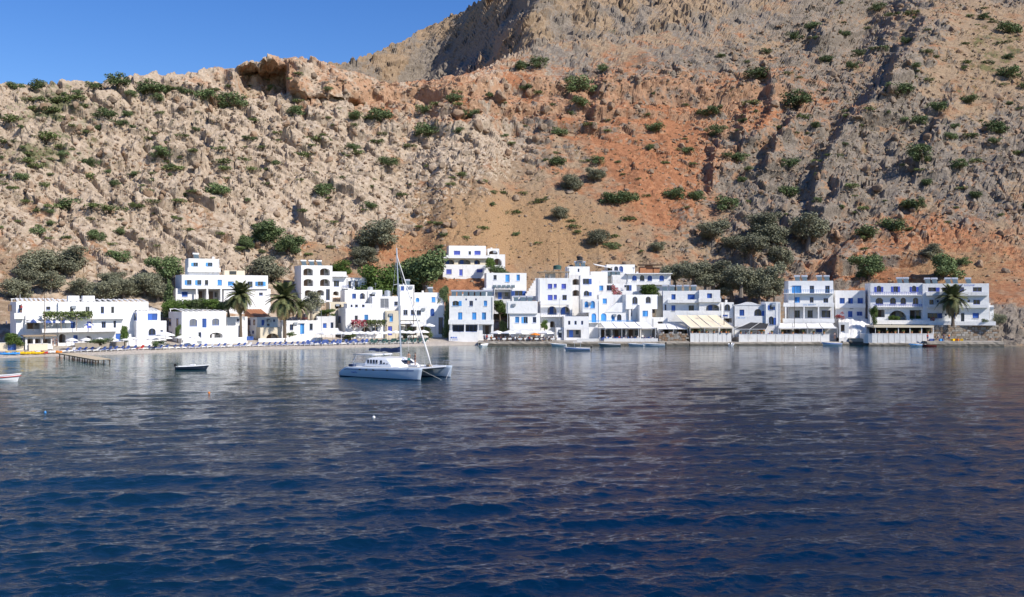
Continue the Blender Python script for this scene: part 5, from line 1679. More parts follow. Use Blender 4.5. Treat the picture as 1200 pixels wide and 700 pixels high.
# loose stones, too many to count
bv = [np.array([v.co[:] for v in m.vertices]) for m in BSM]
bf = [np.array([p.vertices[:] for p in m.polygons]) for m in BSM]
SV, SF = [], []
off = 0; n = 0
while n < 5200:
    px, py = br.uniform(-60, 1260), br.uniform(2, 335)
    rdg = float(np.interp(px, *RIDGE))
    cidx = int((px + 260) / 1720 * (NC - 1))
    if py < rdg + 3: continue
    ridx = int(np.argmin(np.abs(TPY[24:380, cidx] - py))) + 24
    if br.random() > float(ROCK[ridx, cidx]) + 0.12: continue
    p = hit(px, py); s = br.uniform(1.5, 5.0) ** 1.0 * p.y / F
    k = br.randrange(6)
    q = RNG.normal(size=4); q /= np.linalg.norm(q); w_, x_, y_, z_ = q
    R = np.array([[1 - 2 * (y_ * y_ + z_ * z_), 2 * (x_ * y_ - z_ * w_), 2 * (x_ * z_ + y_ * w_)], [2 * (x_ * y_ + z_ * w_), 1 - 2 * (x_ * x_ + z_ * z_), 2 * (y_ * z_ - x_ * w_)], [2 * (x_ * z_ - y_ * w_), 2 * (y_ * z_ + x_ * w_), 1 - 2 * (x_ * x_ + y_ * y_)]])
    SV.append(bv[k] @ R.T * s * np.array([1.2, 1, .9]) + np.array(p) + np.array([0, 0, .1 * s])); SF.append(bf[k] + off); off += len(bv[k]); n += 1
tag(link("loose_stones", mesh_np("loose_stones", np.concatenate(SV), np.concatenate(SF), ["boulder_rock"])), "loose pale stones strewn over the whole hillside", "stones", kind="stuff")

# tufts of dry herb and grass between the stones
TV, TF, TT = [], [], []
off = 0
for i in range(9000):
    px, py = br.uniform(-60, 1260), br.uniform(0, 335)
    rdg = float(np.interp(px, *RIDGE))
    if py < rdg + 2: continue
    p = np.array(hit(px, py)); s = br.uniform(1.0, 3.2) * p[1] / F
    for k in range(5):
        a_ = br.uniform(0, 6.28); dx, dy = math.cos(a_) * s * .5, math.sin(a_) * s * .5
        c = p + np.array([br.gauss(0, .3) * s, br.gauss(0, .3) * s, 0])
        TV += [c + np.array([-dy * .5, dx * .5, -.05 * s]), c + np.array([dy * .5, -dx * .5, -.05 * s]), c + np.array([dx * .6, dy * .6, s * .55])]
        TF.append((off, off + 1, off + 2)); off += 3; TT.append(br.random())
leaf_material("tuft_leaf", (0.10, 0.095, 0.045), (0.30, 0.22, 0.11), 0.0)
me = mesh_np("herb_tufts", np.array(TV), np.array(TF), ["tuft_leaf"])
a = me.attributes.new("tone", 'FLOAT', 'FACE'); a.data.foreach_set("value", np.array(TT, dtype=np.float32))
tag(link("herb_tufts", me), "small dry herb tufts scattered between the stones", "herbs", kind="stuff")
# ------------------------------------------------------------------ quays, terraces, awnings
def quad_box(name, P, h0, h1, mat, parent=None):
    """block on a plan quadrilateral P (four XY points, anticlockwise) between heights h0 and h1"""
    m = MB()
    m.add([(x, y, h0) for x, y in P] + [(x, y, h1) for x, y in P], [(3, 2, 1, 0), (4, 5, 6, 7), (0, 1, 5, 4), (1, 2, 6, 5), (2, 3, 7, 6), (3, 0, 4, 7)])
    return m.build(name, mat, parent)


def rough_quay(name, px0, px1, Yf0, Yf1, depth, top, label):
    """rubble faced quay: uneven front, dark wet foot"""
    n = int(abs(px1 - px0) / 4.5)
    r = random.Random(int(px0))
    m = MB()
    rows = []
    for i in range(n + 1):
        t = i / n; px = px0 + (px1 - px0) * t; Y = Yf0 + (Yf1 - Yf0) * t
        x = (px - 600) / F * Y
        j = lambda a: r.uniform(-a, a)
        rows.append([(x, Y + depth, -1.5), (x, Y + depth, top), (x, Y + 0.5, top + j(.02)), (x + j(.1), Y + j(.10), top - 0.05 + j(.08)), (x + j(.2), Y - 0.12 + j(.08), top * 0.5 + j(.06)), (x + j(.2), Y - 0.25 + j(.1), 0.14 + j(.05)), (x, Y - 0.5, -1.5)])
    k = len(rows[0])
    vs = [p for q in rows for p in q]
    fs, mi = [], []
    for i in range(n):
        for q in range(k - 1):
            fs.append((i * k + q, i * k + q + 1, (i + 1) * k + q + 1, (i + 1) * k + q)); mi.append(2 if q >= 4 else (0 if q < 2 else 1))
    m.v = vs; m.f = fs; m.mi = mi
    o = m.build(name, ["concrete", "quay_stone", "wet_stone"])
    return tag(o, label, kind="structure")


rough_quay("quay", 560, 808, 238, 240, 13, 0.95, "low concrete quay of the village harbour")
rough_quay("quay", 808.2, 1000, 240.5, 243, 9, 0.75, "stone footed quay below the taverna terraces")
rough_quay("quay", 1018, 1098, 239, 237.5, 8, 0.7, "stone footed quay below the east taverna")
rough_quay("jetty", 1086, 1176, 235.6, 234.5, 5, 1.15, "concrete landing stage below the long hotel")
rough_quay("quay", 995, 1020, 243, 240, 6, 1.6, "rough stone landing below the concrete mound")


def seawall(px0, px1, ytop, ybot, Y0, Y1, label, depth=9.0, floor=None, joints=0, mat="whitewash_worn", curve=False):
    a_, b_ = at(px0, ytop, Y0), at(px1, ytop, Y1)
    zt = a_.z; zb = at(px0, ybot, Y0).z
    e = empty("terrace_wall", Vector((a_.x, a_.y, zb)), math.atan2(b_.y - a_.y, b_.x - a_.x), label, "wall")
    w = math.hypot(b_.x - a_.x, b_.y - a_.y); H = zt - zb
    n = max(1, joints)
    for i in range(n):
        x0, x1 = w * i / n + (0.04 if i else 0), w * (i + 1) / n - (0.04 if i < n - 1 else 0)
        MB().box(x0, x1, 0, 0.3, 0, H).build("wall_panel", mat, e)
    if joints:
        MB().box(0.05, w - 0.05, 0.305, 0.4, 0, H - 0.05).build("backing", "concrete", e)
        MB().box(-0.05, w + 0.05, -0.05, 0.36, H + 0.002, H + 0.12).build("coping", mat, e)
    if curve:
        pts = [(0.0, 0.0), (-0.8, 0.35), (-1.4, 1.1), (-1.6, 2.2), (-1.6, 5)]
        for (xa, ya), (xb, yb) in zip(pts[:-1], pts[1:]):
            MB().add([(xa, ya, 0), (xb, yb, 0), (xb + .3, yb + .1, 0), (xa + .15, ya + .25, 0), (xa, ya, H), (xb, yb, H), (xb + .3, yb + .1, H), (xa + .15, ya + .25, H)],
                     [(0, 3, 2, 1), (4, 5, 6, 7), (0, 1, 5, 4), (1, 2, 6, 5), (2, 3, 7, 6), (3, 0, 4, 7)]).build("wall_panel", mat, e)
    fl = H - 0.75 if floor is None else floor
    MB().box(-0.3 if curve else 0.05, w - 0.05, 0.41, depth, -0.6, fl).build("terrace_floor", "concrete", e)
    return e, zb + fl


_, FL1 = seawall(809, 857, 391.2, 401.6, 241, 241.5, "white panelled sea wall below the cream awning", joints=9)
_, FL2 = seawall(866, 972, 392.3, 401, 242, 243.5, "long white sea wall below the black canopy and blue railed hotel", joints=10)
_, FL3 = seawall(1022, 1094, 391.5, 402.5, 239, 238, "white panelled sea wall with curved end below the great arch", joints=11, curve=True)
_, FL4 = seawall(708, 771, 396.8, 400.6, 239.5, 239.8, "low white quay wall along the blue chair taverna", 8, floor=0.06)
_, FL5 = seawall(676, 702, 397, 401.2, 239.3, 239.5, "low white quay wall beside the pipe frame", 5, floor=0.06)

# stone terrace walls: courses of separate stones
def stone_wall(px0, px1, ytop, ybot, Y0, label, seed, floor_d=8.0, course=(0.3, 0.48), ln=(0.45, 0.95), tilt=0.0):
    rs = random.Random(seed)
    b0 = at(px0, ybot, Y0)
    e = empty("stone_wall", b0, math.radians(tilt), label, "wall")
    wd = (px1 - px0) / F * Y0; Hh = (ybot - ytop) / F * Y0
    MB().box(0, wd, 0.25, floor_d, -0.5, Hh - 0.3).build("terrace_floor", "concrete", e)
    MB().box(0.02, wd - 0.02, 0.12, 0.248, -0.3, Hh - 0.1).build("mortar", "quay_stone", e)
    z = -0.1
    while z < Hh - 0.1:
        hh = rs.uniform(*course); x = 0
        while x < wd - 0.2:
            ww = rs.uniform(*ln); d0 = rs.uniform(-0.1, 0.02)
            MB().add([(x + rs.uniform(.01, .06), d0, z + rs.uniform(.01, .05)), (x + ww - rs.uniform(.01, .06), d0, z + rs.uniform(.01, .05)), (x + ww - .03, .118, z + .02), (x + .03, .118, z + .02),
                      (x + rs.uniform(.02, .08), d0, z + hh - rs.uniform(.01, .06)), (x + ww - rs.uniform(.02, .08), d0, z + hh - rs.uniform(.01, .06)), (x + ww - .03, .118, z + hh - .02), (x + .03, .118, z + hh - .02)],
                     [(0, 3, 2, 1), (4, 5, 6, 7), (0, 1, 5, 4), (1, 2, 6, 5), (2, 3, 7, 6), (3, 0, 4, 7)]).build("stone", rs.choice(("boulder_rock", "concrete", "quay_stone", "quay_stone", "boulder_rock")), e)
            x += ww
        z += hh
    return b0.z + Hh - 0.3


FL6 = stone_wall(772, 805, 391.8, 402, 241, "rough honey coloured stone wall between the awnings", 4)
stone_wall(1091, 1168, 381.4, 398.5, 241.0, "tall pale stone retaining wall below the long hotel terrace", 6, 6.0, (0.4, 0.62), (0.6, 1.3))

# bare whitened concrete mound below the annexe
m = MB()
rows = []
rb = random.Random(8)
for i in range(13):
    t = i / 12; px = 983 + 38 * t
    row = []
    for Y, zz in ((243.4, -0.5), (243.6, 1.7), (245.0, 2.9 + 1.2 * math.sin(2.5 * t)), (247, 4.4 + 0.8 * math.sin(3 * t)), (249.5, 5.9), (256, 6.2)):
        row.append(((px - 600) / F * Y, Y + rb.uniform(-.25, .25), zz + rb.uniform(-.2, .2)))
    rows.append(row)
m.rings(rows, closed=False, cap=False)
tag(m.build("concrete_bank", "whitewash_worn"), "bare whitened concrete mound under the annexe", "mound")
e = empty("doorway_hut", at(983.5, 392, 244.5), math.radians(-10), "small whitewashed hut with dark doorway at the concrete mound", "hut")
MB().box(0, 0.35, 0, 2, -1, 2.9).build("wall", "whitewash_worn", e); MB().box(1.25, 2.2, 0, 2, -1, 2.9).build("wall", "whitewash_worn", e)
MB().box(0.351, 1.249, 0, 2, 2.3, 2.9).build("lintel", "whitewash_worn", e); MB().box(0.351, 1.249, 0.5, 0.6, -1, 2.298).build("door", "dark_wood", e)


def awning(name, label, back, front, Yb, Yf, n, mat, rows=1, poles=4, zfoot=1.0, valance=0.0, sag=0.12, frame="white_paint"):
    """canvas awning: n panels from the back edge (px0, px1, py) to the front edge (px0, px1, py)"""
    A0, A1 = at(back[0], back[2], Yb), at(back[1], back[2], Yb)
    B0, B1 = at(front[0], front[2], Yf), at(front[1], front[2], Yf)
    foot = Vector((B0.x, B0.y, zfoot))
    e = empty(name, foot, 0, label, "awning")
    V = lambda s, t: (A0.lerp(A1, s)).lerp(B0.lerp(B1, s), t) - foot
    for i in range(n):
        g = 0.012
        s0, s1 = i / n + g, (i + 1) / n - g
        m = MB(); K = 6
        R = []
        for k in range(K + 1):
            t = k / K
            d = -sag * math.sin(math.pi * t)
            for s_ in (s0, (s0 + s1) / 2, s1):
                p = V(s_, t); p.z += d - (0.05 if s_ == (s0 + s1) / 2 else 0)
                R.append(p)
        top = [tuple(p) for p in R]; bot = [(p.x, p.y, p.z - 0.03) for p in R]
        fs = []
        o = len(top)
        for k in range(K):
            for c in range(2):
                q = (k * 3 + c, k * 3 + c + 1, k * 3 + c + 4, k * 3 + c + 3)
                fs.append(q[::-1]); fs.append(tuple(o + v for v in q))
        m.add(top + bot, fs)
        if valance:
            a_, b_ = R[K * 3], R[K * 3 + 2]
            m.add([(a_.x, a_.y - .02, a_.z), (b_.x, b_.y - .02, b_.z), (b_.x, b_.y - .02, b_.z - valance), (a_.x, a_.y - .02, a_.z - valance)], [(0, 3, 2, 1)])
        m.build("canvas", mat, e)
    for i in range(n + 1):
        p, q = V(i / n, 0), V(i / n, 1)
        MB().tube([p, q], 0.035, 6).build("rafter", frame, e)
    MB().tube([V(0, 1), V(1, 1)], 0.05, 6).build("beam", frame, e)
    for i in range(poles):
        p = V(i / (poles - 1), 1)
        MB().tube([(p.x, p.y, -0.05), (p.x, p.y, p.z)], 0.05, 6).build("pole", frame, e)
    return e


awning("awning", "white four panel awning over the blue chair taverna", (703, 758, 377.3), (709, 768, 384.8), 248.2, 242.5, 4, "canvas_white", poles=4)
awning("awning", "low white awning above the rough stone wall", (769, 802, 379.3), (772, 806, 385.8), 248.5, 242.5, 3, "canvas_white", poles=3, zfoot=FL6)
awning("awning", "wide cream four panel awning over the quay terrace", (792, 841, 369.3), (808.5, 860, 383.6), 248.0, 241.5, 4, "canvas_cream", poles=4, zfoot=FL1, valance=0.25)
awning("awning", "black canvas canopy with white edge beside the cream awning", (880, 902, 377.5), (859, 898, 386), 248.3, 243, 2, "canvas_black", poles=3, zfoot=FL2)
awning("awning", "long white awning in front of the blue railed hotel", (913, 976, 379), (912, 981, 384.2), 247.2, 244, 4, "canvas_white", poles=5, zfoot=FL2, valance=0.2)
awning("tent_canopy", "white tent canopy on the beach beside the vine pergola house", (377, 396, 384.5), (371, 400, 391), 238, 233.5, 1, "canvas_white", poles=2, zfoot=1.0, valance=0.2)
awning("awning", "small white awning below the three dark windows", (470, 490, 376.5), (469, 497, 379.5), 249.3, 246.5, 2, "canvas_white", poles=3, zfoot=1.2)
awning("awning", "flat white canopy behind the taverna parasols", (603, 646, 387.6), (601, 650, 390), 246.5, 243.5, 4, "canvas_white", poles=4, zfoot=0.95)
e = empty("terrace_roof", at(1026, 397, 240), math.radians(-2), "flat pale roof slab over the dark east taverna terrace", "roof")
w_ = (1093 - 1026) / F * 240
zz = at(1026, 384, 240).z - at(1026, 397, 240).z
MB().box(-0.4, w_, -0.2, 8, zz, zz + 0.45).build("slab", "cream_plaster", e)
for i in range(6): MB().box(w_ * i / 5 - .1 + (.1 if i == 0 else 0), w_ * i / 5 + .08, 0.1, 0.28, -0.9, zz - 0.003).build("post", "white_paint", e)
MB().box(0, w_, 4.4, 4.6, -0.9, zz - 0.003).build("rear_wall", "dark_interior", e)  # coloured near-black to carry the shade under the roof

# dark halls behind the awnings
h = House("taverna", "open fronted taverna hall in the shade of the white awning", 702, 398, 248.6, 0, "taverna")
h.block(702, 770, 384.5, 398, 0, 3, mat="whitewash_worn", ops=[(704, 386, 716, 397, 'kx'), (718, 386, 733, 397, 'kx'), (735, 386, 750, 397, 'kx'), (752, 386, 768, 397, 'kx')], down=1)
h = House("taverna", "open fronted taverna hall under the wide cream awning", 793, 397, 248.8, -4, "taverna")
h.block(775, 860, 383.5, 396, 0, 3, mat="whitewash_worn", ops=[(777, 386, 790, 395, 'kx'), (793, 385, 808, 395, 'kx'), (810, 385, 826, 395, 'kx'), (828, 385, 842, 395, 'kx'), (844, 385, 858, 395, 'kx')], down=1)
h = House("taverna", "dark taverna front in the shade of the long white awning", 915, 393, 248.6, -8, "taverna")
h.block(862, 980, 384, 394, 0, 1.8, mat="whitewash_worn", ops=[(863, 385.5, 878, 393, 'kx'), (880, 385.5, 895, 393, 'kx'), (915, 386, 928, 393, 'kx'), (930, 386, 944, 393, 'kx'), (956, 385.5, 966, 389.5, 'b')], down=1.5)

# white pipe frame on the quay
e = empty("pipe_frame", at(663, 398, 241), 0, "white pipe frame standing on the quay by the window slit house", "frame")
wf = (703 - 663) / F * 241; hf = 13.5 / F * 241
for x in (0, wf * .68, wf): MB().tube([(x, 0, -0.2), (x, 0, hf)], 0.06, 6).build("post", "white_paint", e)
MB().tube([(0, 0, hf), (wf, 0, hf)], 0.06, 6).build("beam", "white_paint", e)


# ------------------------------------------------------------------ small furniture, shared meshes
def lounger_parts():
    fr = MB()
    for y in (-0.3, 0.3): fr.box(-0.95, 0.95, y - 0.03, y + 0.03, 0.26, 0.32)
    lg = [MB().box(x - 0.03, x + 0.03, y - 0.03, y + 0.03, 0, 0.258).mesh("leg", "white_paint") for x in (-0.8, 0.8) for y in (-0.3, 0.3)]
    mt = MB().box(-0.93, 0.35, -0.31, 0.31, 0.322, 0.42)
    a = math.radians(48)
    bk = MB()
    c, s = math.cos(a) * 0.75, math.sin(a) * 0.75
    bk.add([(0.35, -0.31, 0.33), (0.35 + c, -0.31, 0.33 + s), (0.35 + c, 0.31, 0.33 + s), (0.35, 0.31, 0.33), (0.28, -0.31, 0.41), (0.28 + c, -0.31, 0.41 + s), (0.28 + c, 0.31, 0.41 + s), (0.28, 0.31, 0.41)],
           [(0, 1, 2, 3), (7, 6, 5, 4), (0, 4, 5, 1), (1, 5, 6, 2), (2, 6, 7, 3), (3, 7, 4, 0)])
    return fr.mesh("frame", "white_paint"), lg, mt, bk


LF, LLG, LMT, LBK = lounger_parts()
LM = {c: (LMT.mesh("mattress", c), LBK.mesh("backrest", c)) for c in ("blue_cloth", "green_cloth", "canvas_white", "red_paint", "blue_paint")}
LM["half"] = (LM["canvas_white"][0], LM["blue_cloth"][1])


def sunbed(x, y, z, rz, cloth, label, group):
    e = empty("sunbed", (x, y, z), rz, label, "sunbed", group)
    link("frame", LF, e)
    for l in LLG: link("leg", l, e)
    link("mattress", LM[cloth][0], e); link("backrest", LM[cloth][1], e)


def parasol_parts(r, hgt, mat, n=8, drop=0.18, stripes=None):
    c = MB(); k = 0.28 * r + 0.12
    top = (0, 0, hgt + k)
    rim = [(r * math.cos(2 * math.pi * i / n), r * math.sin(2 * math.pi * i / n), hgt) for i in range(n)]
    midr = [(r * .5 * math.cos(2 * math.pi * i / n), r * .5 * math.sin(2 * math.pi * i / n), hgt + k * .58) for i in range(n)]
    for i in range(n):
        j = (i + 1) % n
        c.cur = (i % 2) if stripes else 0
        c.poly([top, midr[i], midr[j]]); c.poly([midr[i], rim[i], rim[j], midr[j]])
        c.poly([rim[i], (rim[i][0], rim[i][1], hgt - drop), (rim[j][0], rim[j][1], hgt - drop), rim[j]])
    p = MB().tube([(0, 0, -0.1), (0, 0, hgt + k + 0.12)], 0.03, 6)
    return c.mesh("canopy", [mat, stripes] if stripes else mat), p.mesh("pole", "weathered_wood")


PA = {"white": parasol_parts(1.35, 2.1, "canvas_white"), "big": parasol_parts(2.2, 2.5, "canvas_white", 4), "stripe": parasol_parts(1.5, 1.75, "canvas_white", 8, .2, "blue_cloth"), "huge": parasol_parts(1.9, 2.0, "canvas_white", 10),
      "orange": parasol_parts(1.5, 2.2, "orange_paint", 8)}


def parasol(kind, p, label, group=None, s=1.0):
    e = empty("parasol", p, pr.uniform(0, 1), label, "parasol", group)
    e.scale = (s,) * 3
    link("canopy", PA[kind][0], e); link("pole", PA[kind][1], e)


def beach(px, d):
    Y = float(shore_y(px)) + d
    X = (px - 600) / F * Y
    return X, Y, ground_z(X, Y)


def bearing(px):
    a, b = beach(px - 5, 4), beach(px + 5, 4)
    return math.atan2(b[1] - a[1], b[0] - a[0])


lr = random.Random(3)
i = 0
px = 76
while px < 374:
    x, y, z = beach(px, 3.4 + lr.uniform(-.4, .4))
    c = "blue_cloth"
    q = lr.random()
    if q < 0.07: c = "canvas_white"
    if 163 < px < 171: c = "red_paint"
    if c == "blue_cloth" and lr.random() < .45: c = "half"
    lab = "white sunbed with only its backrest blue on the narrow beach" if c == "half" else "low sunbed with red cushion among the blue ones on the beach" if c == "red_paint" else ("sunbed with white cushion in the long blue row" if c == "canvas_white" else
          ("blue cushioned sunbed on the beach before the pergola hotel" if px < 150 else ("blue cushioned sunbed on the beach before the cellar arch house" if px < 290 else "blue cushioned sunbed on the beach before the blue door cottage")))
    sunbed(x, y, z, bearing(px) + lr.uniform(-.25, .25) + (math.radians(20)), c, lab, lab + "s" if c != "red_paint" else None)
    px += lr.uniform(6.2, 8.4)
px = 360
while px < 498:
    for row in (3.0, 5.4):
        x, y, z = beach(px + lr.uniform(-1, 1), row + lr.uniform(-.3, .3))
        g = px > 432
        lab = ("dark green sunbed in the double row below the cream house" if g else "blue sunbed in the double row below the tent canopy")
        sunbed(x, y, z, bearing(px) + lr.uniform(-.5, .5) + math.radians(35), "green_cloth" if g else lr.choice(("blue_cloth", "half")), lab, lab + "s")
    px += lr.uniform(5.0, 6.4)
for px in (84, 101, 117, 132, 148, 163, 179, 195, 212, 228):
    x, y, z = beach(px, 6.2 + lr.uniform(-.5, .5))
    parasol("white", (x, y, z), "white parasol in the row before the pergola hotel and small house" if px < 190 else "white parasol in the row before the cellar arch house", "beach parasols along the west row" if px < 190 else "beach parasols before the arch house", 0.92)
px = 381
while px < 500:
    x, y, z = beach(px, 7.5 + lr.uniform(-.6, .6))
    parasol("white", (x, y, z), "white parasol in the crowded row below the vine pergola", "crowded beach parasols", 1.0)
    px += lr.uniform(7.5, 9)
parasol("huge", at(194, 404, 210), "large tilted looking white parasol beside the small slatted roof house", None, 1.0)
for px in (39, 56, 66, 77): parasol("stripe", at(px, 387.5, 203.5 + (px - 39) * .08), "blue and white striped parasol on the hotel terrace", "striped hotel parasols", 1.0)
parasol("stripe", at(104, 388, 205.5), "blue striped parasol standing apart on the hotel balcony", None, .7)
for px, py in ((488, 393), (503, 393)): parasol("white", at(px, py, 246), "white taverna parasol under the three dark windows", "corner taverna parasols", 1.1)
for px, Y in ((583, 243), (596, 241.5), (611, 242), (640, 242)): parasol("big", at(px, 401, Y), "large square white parasol of the quay taverna", "quay taverna parasols", 0.85)
parasol("orange", at(627, 401, 240.5), "orange and red parasol among the quay taverna tables", None, .8)
parasol("orange", at(892, 393.5, 246), "flame red parasol under the black canopy", None, .6)


# tables and chairs
TB = MB().box(-.45, .45, -.45, .45, .72, .76).box(-.46, .46, -.47, -.455, .42, .759).box(-.46, .46, .455, .47, .42, .759)
TLEG = [MB().box(x - .03, x + .03, y - .03, y + .03, 0, .718).mesh("leg", "dark_wood") for x in (-.38, .38) for y in (-.38, .38)]
TBM = {c: TB.mesh("table_top", c) for c in ("canvas_white", "blue_cloth", "sky_blue_plastic")}


def chair_parts(c):
    s = MB().box(-.22, .22, -.22, .22, .43, .47).mesh("seat", c)
    b = MB().box(-.22, .22, .2, .24, .6, .92)
    for x in (-.2, .17): b.box(x, x + .03, .205, .235, .472, .6)
    return s, b.mesh("backrest", c), [MB().box(x - .02, x + .02, y - .02, y + .02, 0, .428).mesh("leg", c) for x in (-.19, .19) for y in (-.19, .19)]


CHP = {c: chair_parts(c) for c in ("dark_wood", "blue_paint", "white_paint")}


def chair(p, rz, c, label, group):
    e = empty("chair", p, rz, label, "chair", group)
    link("seat", CHP[c][0], e); link("backrest", CHP[c][1], e)
    for l in CHP[c][2]: link("leg", l, e)


def table_set(px, Y, z, cloth, cc, place, n=2):
    X = (px - 600) / F * Y
    rz = lr.uniform(-.2, .2)
    look = {"canvas_white": "white clothed table", "blue_cloth": "blue clothed table", "sky_blue_plastic": "pale blue table"}[cloth]
    e = empty("taverna_table", (X, Y, z), rz, f"{look} {place}", "table", f"tables {place}")
    link("table_top", TBM[cloth], e)
    for l in TLEG: link("leg", l, e)
    for k in range(n):
        a = rz + k * math.pi * (2 / n) + math.pi / 2
        chair((X + .75 * math.cos(a), Y + .75 * math.sin(a), z), a - math.pi / 2, cc, f"{ {'dark_wood': 'dark wooden', 'blue_paint': 'blue', 'white_paint': 'white'}[cc]} chair at a table {place}", f"chairs {place}")


for i in range(13): table_set(572 + i * 6.3, 239.8 + (i % 3) * 1.5, 0.96, "canvas_white", "dark_wood", "of the parasol taverna on the quay edge", 3)
for i in range(8): table_set(708 + i * 8, 241.5 + (i % 2) * 2, 0.96, "canvas_white" if i % 2 else "blue_cloth", "blue_paint", "of the blue chair taverna", 3)
for i in range(6): table_set(814 + i * 8, 243.5 + (i % 2) * 2, FL1, "canvas_white", "dark_wood", "under the cream awning", 2)
for i in range(10): table_set(872 + i * 10, 245 + (i % 2), FL2, "canvas_white", "blue_paint", "behind the long white sea wall", 2)
for i in range(6): table_set(1030 + i * 11, 241 + (i % 2), FL3, "canvas_white", "dark_wood", "on the east taverna terrace", 2)
for i in range(3): table_set(776 + i * 10, 243.5, FL6, "canvas_white", "dark_wood", "above the stone wall", 2)
for i, px in enumerate((529, 532, 535)): chair(at(px, 399.5, 244.5), 0.3 * i, "blue_paint", "blue chair against the guesthouse terrace wall", "blue chairs by the guesthouse")
for i, px in enumerate((470, 480, 492, 500)): table_set(px, 246.5, 1.2, "canvas_white", "white_paint", "under the corner taverna parasols", 2)

# ------------------------------------------------------------------ boats
def boat_hull(L, B, H, mat_out, mat_in, rim, e, bow=0.35, flat=0.82, draft=0.25, band=None):
    n = 14
    outer, inner, rimo = [], [], []
    for i in range(n + 1):
        t = i / n
        x = -L / 2 + L * t
        wd = B / 2 * (flat + (1 - flat) * math.sin(math.pi * min(1, t / .5) / 2)) if t < .5 else B / 2 * max(0.03, (1 - ((t - .5) / .5) ** 2.4))
        sh = H * (0.82 + 0.38 * t ** 2)
        k = -draft * (1 - t ** 4)
        xs = x + bow * t ** 6 * 0
        xo = x + bow * t ** 3
        outer.append([(xo, -wd, sh), (xs, -wd * .86, sh * .3), (xs - bow * .3 * t ** 4, -wd * .45, k), (xs - bow * .3 * t ** 4, wd * .45, k), (xs, wd * .86, sh * .3), (xo, wd, sh)])
        wi = max(0.01, wd - 0.07)
        xi = xo - (0.1 if i == n else 0) + (0.08 if i == 0 else 0)
        inner.append([(xi, -wi, sh - .01), (xs, -wi * .8, sh * .4), (xs, wi * .8, sh * .4), (xi, wi, sh - .01)])
        rimo.append((xo, wd, sh))
    m = MB(); m.rings(outer, closed=False, cap=False); m.add(outer[0], [(0, 1, 2, 3, 4, 5)])
    hull = m.build("hull", mat_out, e)
    m = MB(); m.rings([r[::-1] for r in inner], closed=False, cap=False); m.add(inner[0], [(0, 1, 2, 3)])
    m.build("floor", mat_in, e)
    for s in (-1, 1): MB().tube([(p[0], s * p[1], p[2]) for p in rimo], 0.05, 6).build("gunwale", rim, hull)
    if band:
        for s in (-1, 1):
            MB().tube([(o[5 if s > 0 else 0][0] * .995, (o[5][1] * .985 + .015) * s, o[5][2] * .72 + .0) for o in outer], 0.055, 5).build("band", band, hull)
    for t in (-.25, .12):
        MB().box(L * t - .13, L * t + .13, -B * .43, B * .43, H * .62, H * .68).build("thwart", rim, e)


def outboard(e, L, H):
    m = MB().box(-L / 2 - .42, -L / 2 - .08, -.16, .16, H * .85, H * .85 + .42).box(-L / 2 - .3, -L / 2 - .18, -.05, .05, -.35, H * .85)
    m.build("outboard_motor", "black_rubber", e)


def boat(px, py, Y, L, B, H, heading, label, out="white_paint", inn="white_paint", rim="white_paint", band=None, motor=True, cover=None, cat="boat", name="motor_boat"):
    p = at(px, py, Y); p.z = 0.0
    e = empty(name, p, math.radians(heading), label, cat)
    boat_hull(L, B, H, out, inn, rim, e, band=band)
    if motor: outboard(e, L, H)
    if cover:
        for x in (-.6, .7):
            for y in (-B * .4, B * .4): MB().tube([(x, y, H * .8), (x, y, H + 1.15)], .025, 5).build("post", "metal_grey", e)
        MB().box(-.9, 1.0, -B * .46, B * .46, H + 1.15, H + 1.2).build("sunshade", cover, e)
    return e


simple('hull_pale', (0.55, 0.63, 0.70), 0.4, 0.08, 2.0)
simple('dark_red_paint', (0.16, 0.025, 0.02), 0.5, 0.2, 3.0)
Yb = lambda py: 13200.0 / (py - 350)
simple("navy_paint", (0.02, 0.03, 0.055), 0.4, 0.15, 2.0)
e = boat(225, 433, Yb(433.5), 4.6, 1.7, .62, 2, "small dark hulled open boat moored alone off the beach", "navy_paint", "white_paint", "white_paint", motor=True)
MB().box(-.2, .5, -.35, .35, .3, .85).build("console", "white_paint", e)
boat(0, 447, Yb(447.5), 4.6, 1.7, .9, 8, "white open boat with red stripe cut by the frame edge", band="red_paint", motor=False)
boat(677, 410.5, Yb(411), 5.2, 1.9, .62, 178, "white motor boat with blue stripe and small sunshade off the quay", band="blue_paint", cover="canvas_white")
boat(655, 405, 237, 3.4, 1.6, .5, 170, "white inflatable dinghy tied at the quay corner", motor=False)
boat(715, 405.5, 236.5, 4.8, 1.6, .55, 175, "grey hulled rowing boat tied below the low quay wall", "metal_grey", "weathered_wood", "white_paint", motor=False)
boat(746, 404.5, 237.5, 3.6, 1.5, .5, 160, "small white skiff tied below the blue chair taverna", motor=False)
boat(766.5, 405, 237, 4.9, 1.6, .55, 178, "long pale blue and white boat tied beside the stone wall", "hull_pale", "white_paint", "white_paint")
boat(567, 406.5, 235, 3.0, 1.4, .5, 60, "little white outboard boat at the end of the quay")
boat(857, 404.5, 238.5, 2.8, 1.3, .5, 70, "tiny white tender under the end of the panelled sea wall")
boat(975, 405, 239.5, 4.4, 1.8, .7, 185, "white and blue boat at the steps of the long sea wall", band="blue_paint", cover=None)
boat(1075, 406, 234.5, 3.6, 1.6, .65, 190, "white and blue tender moored beside the landing stage", band="light_blue_paint")
boat(1088, 405, 234.3, 3.4, 1.4, .5, 185, "dark red open boat alongside the landing stage", "dark_red_paint", "dark_wood", "dark_wood", motor=False)
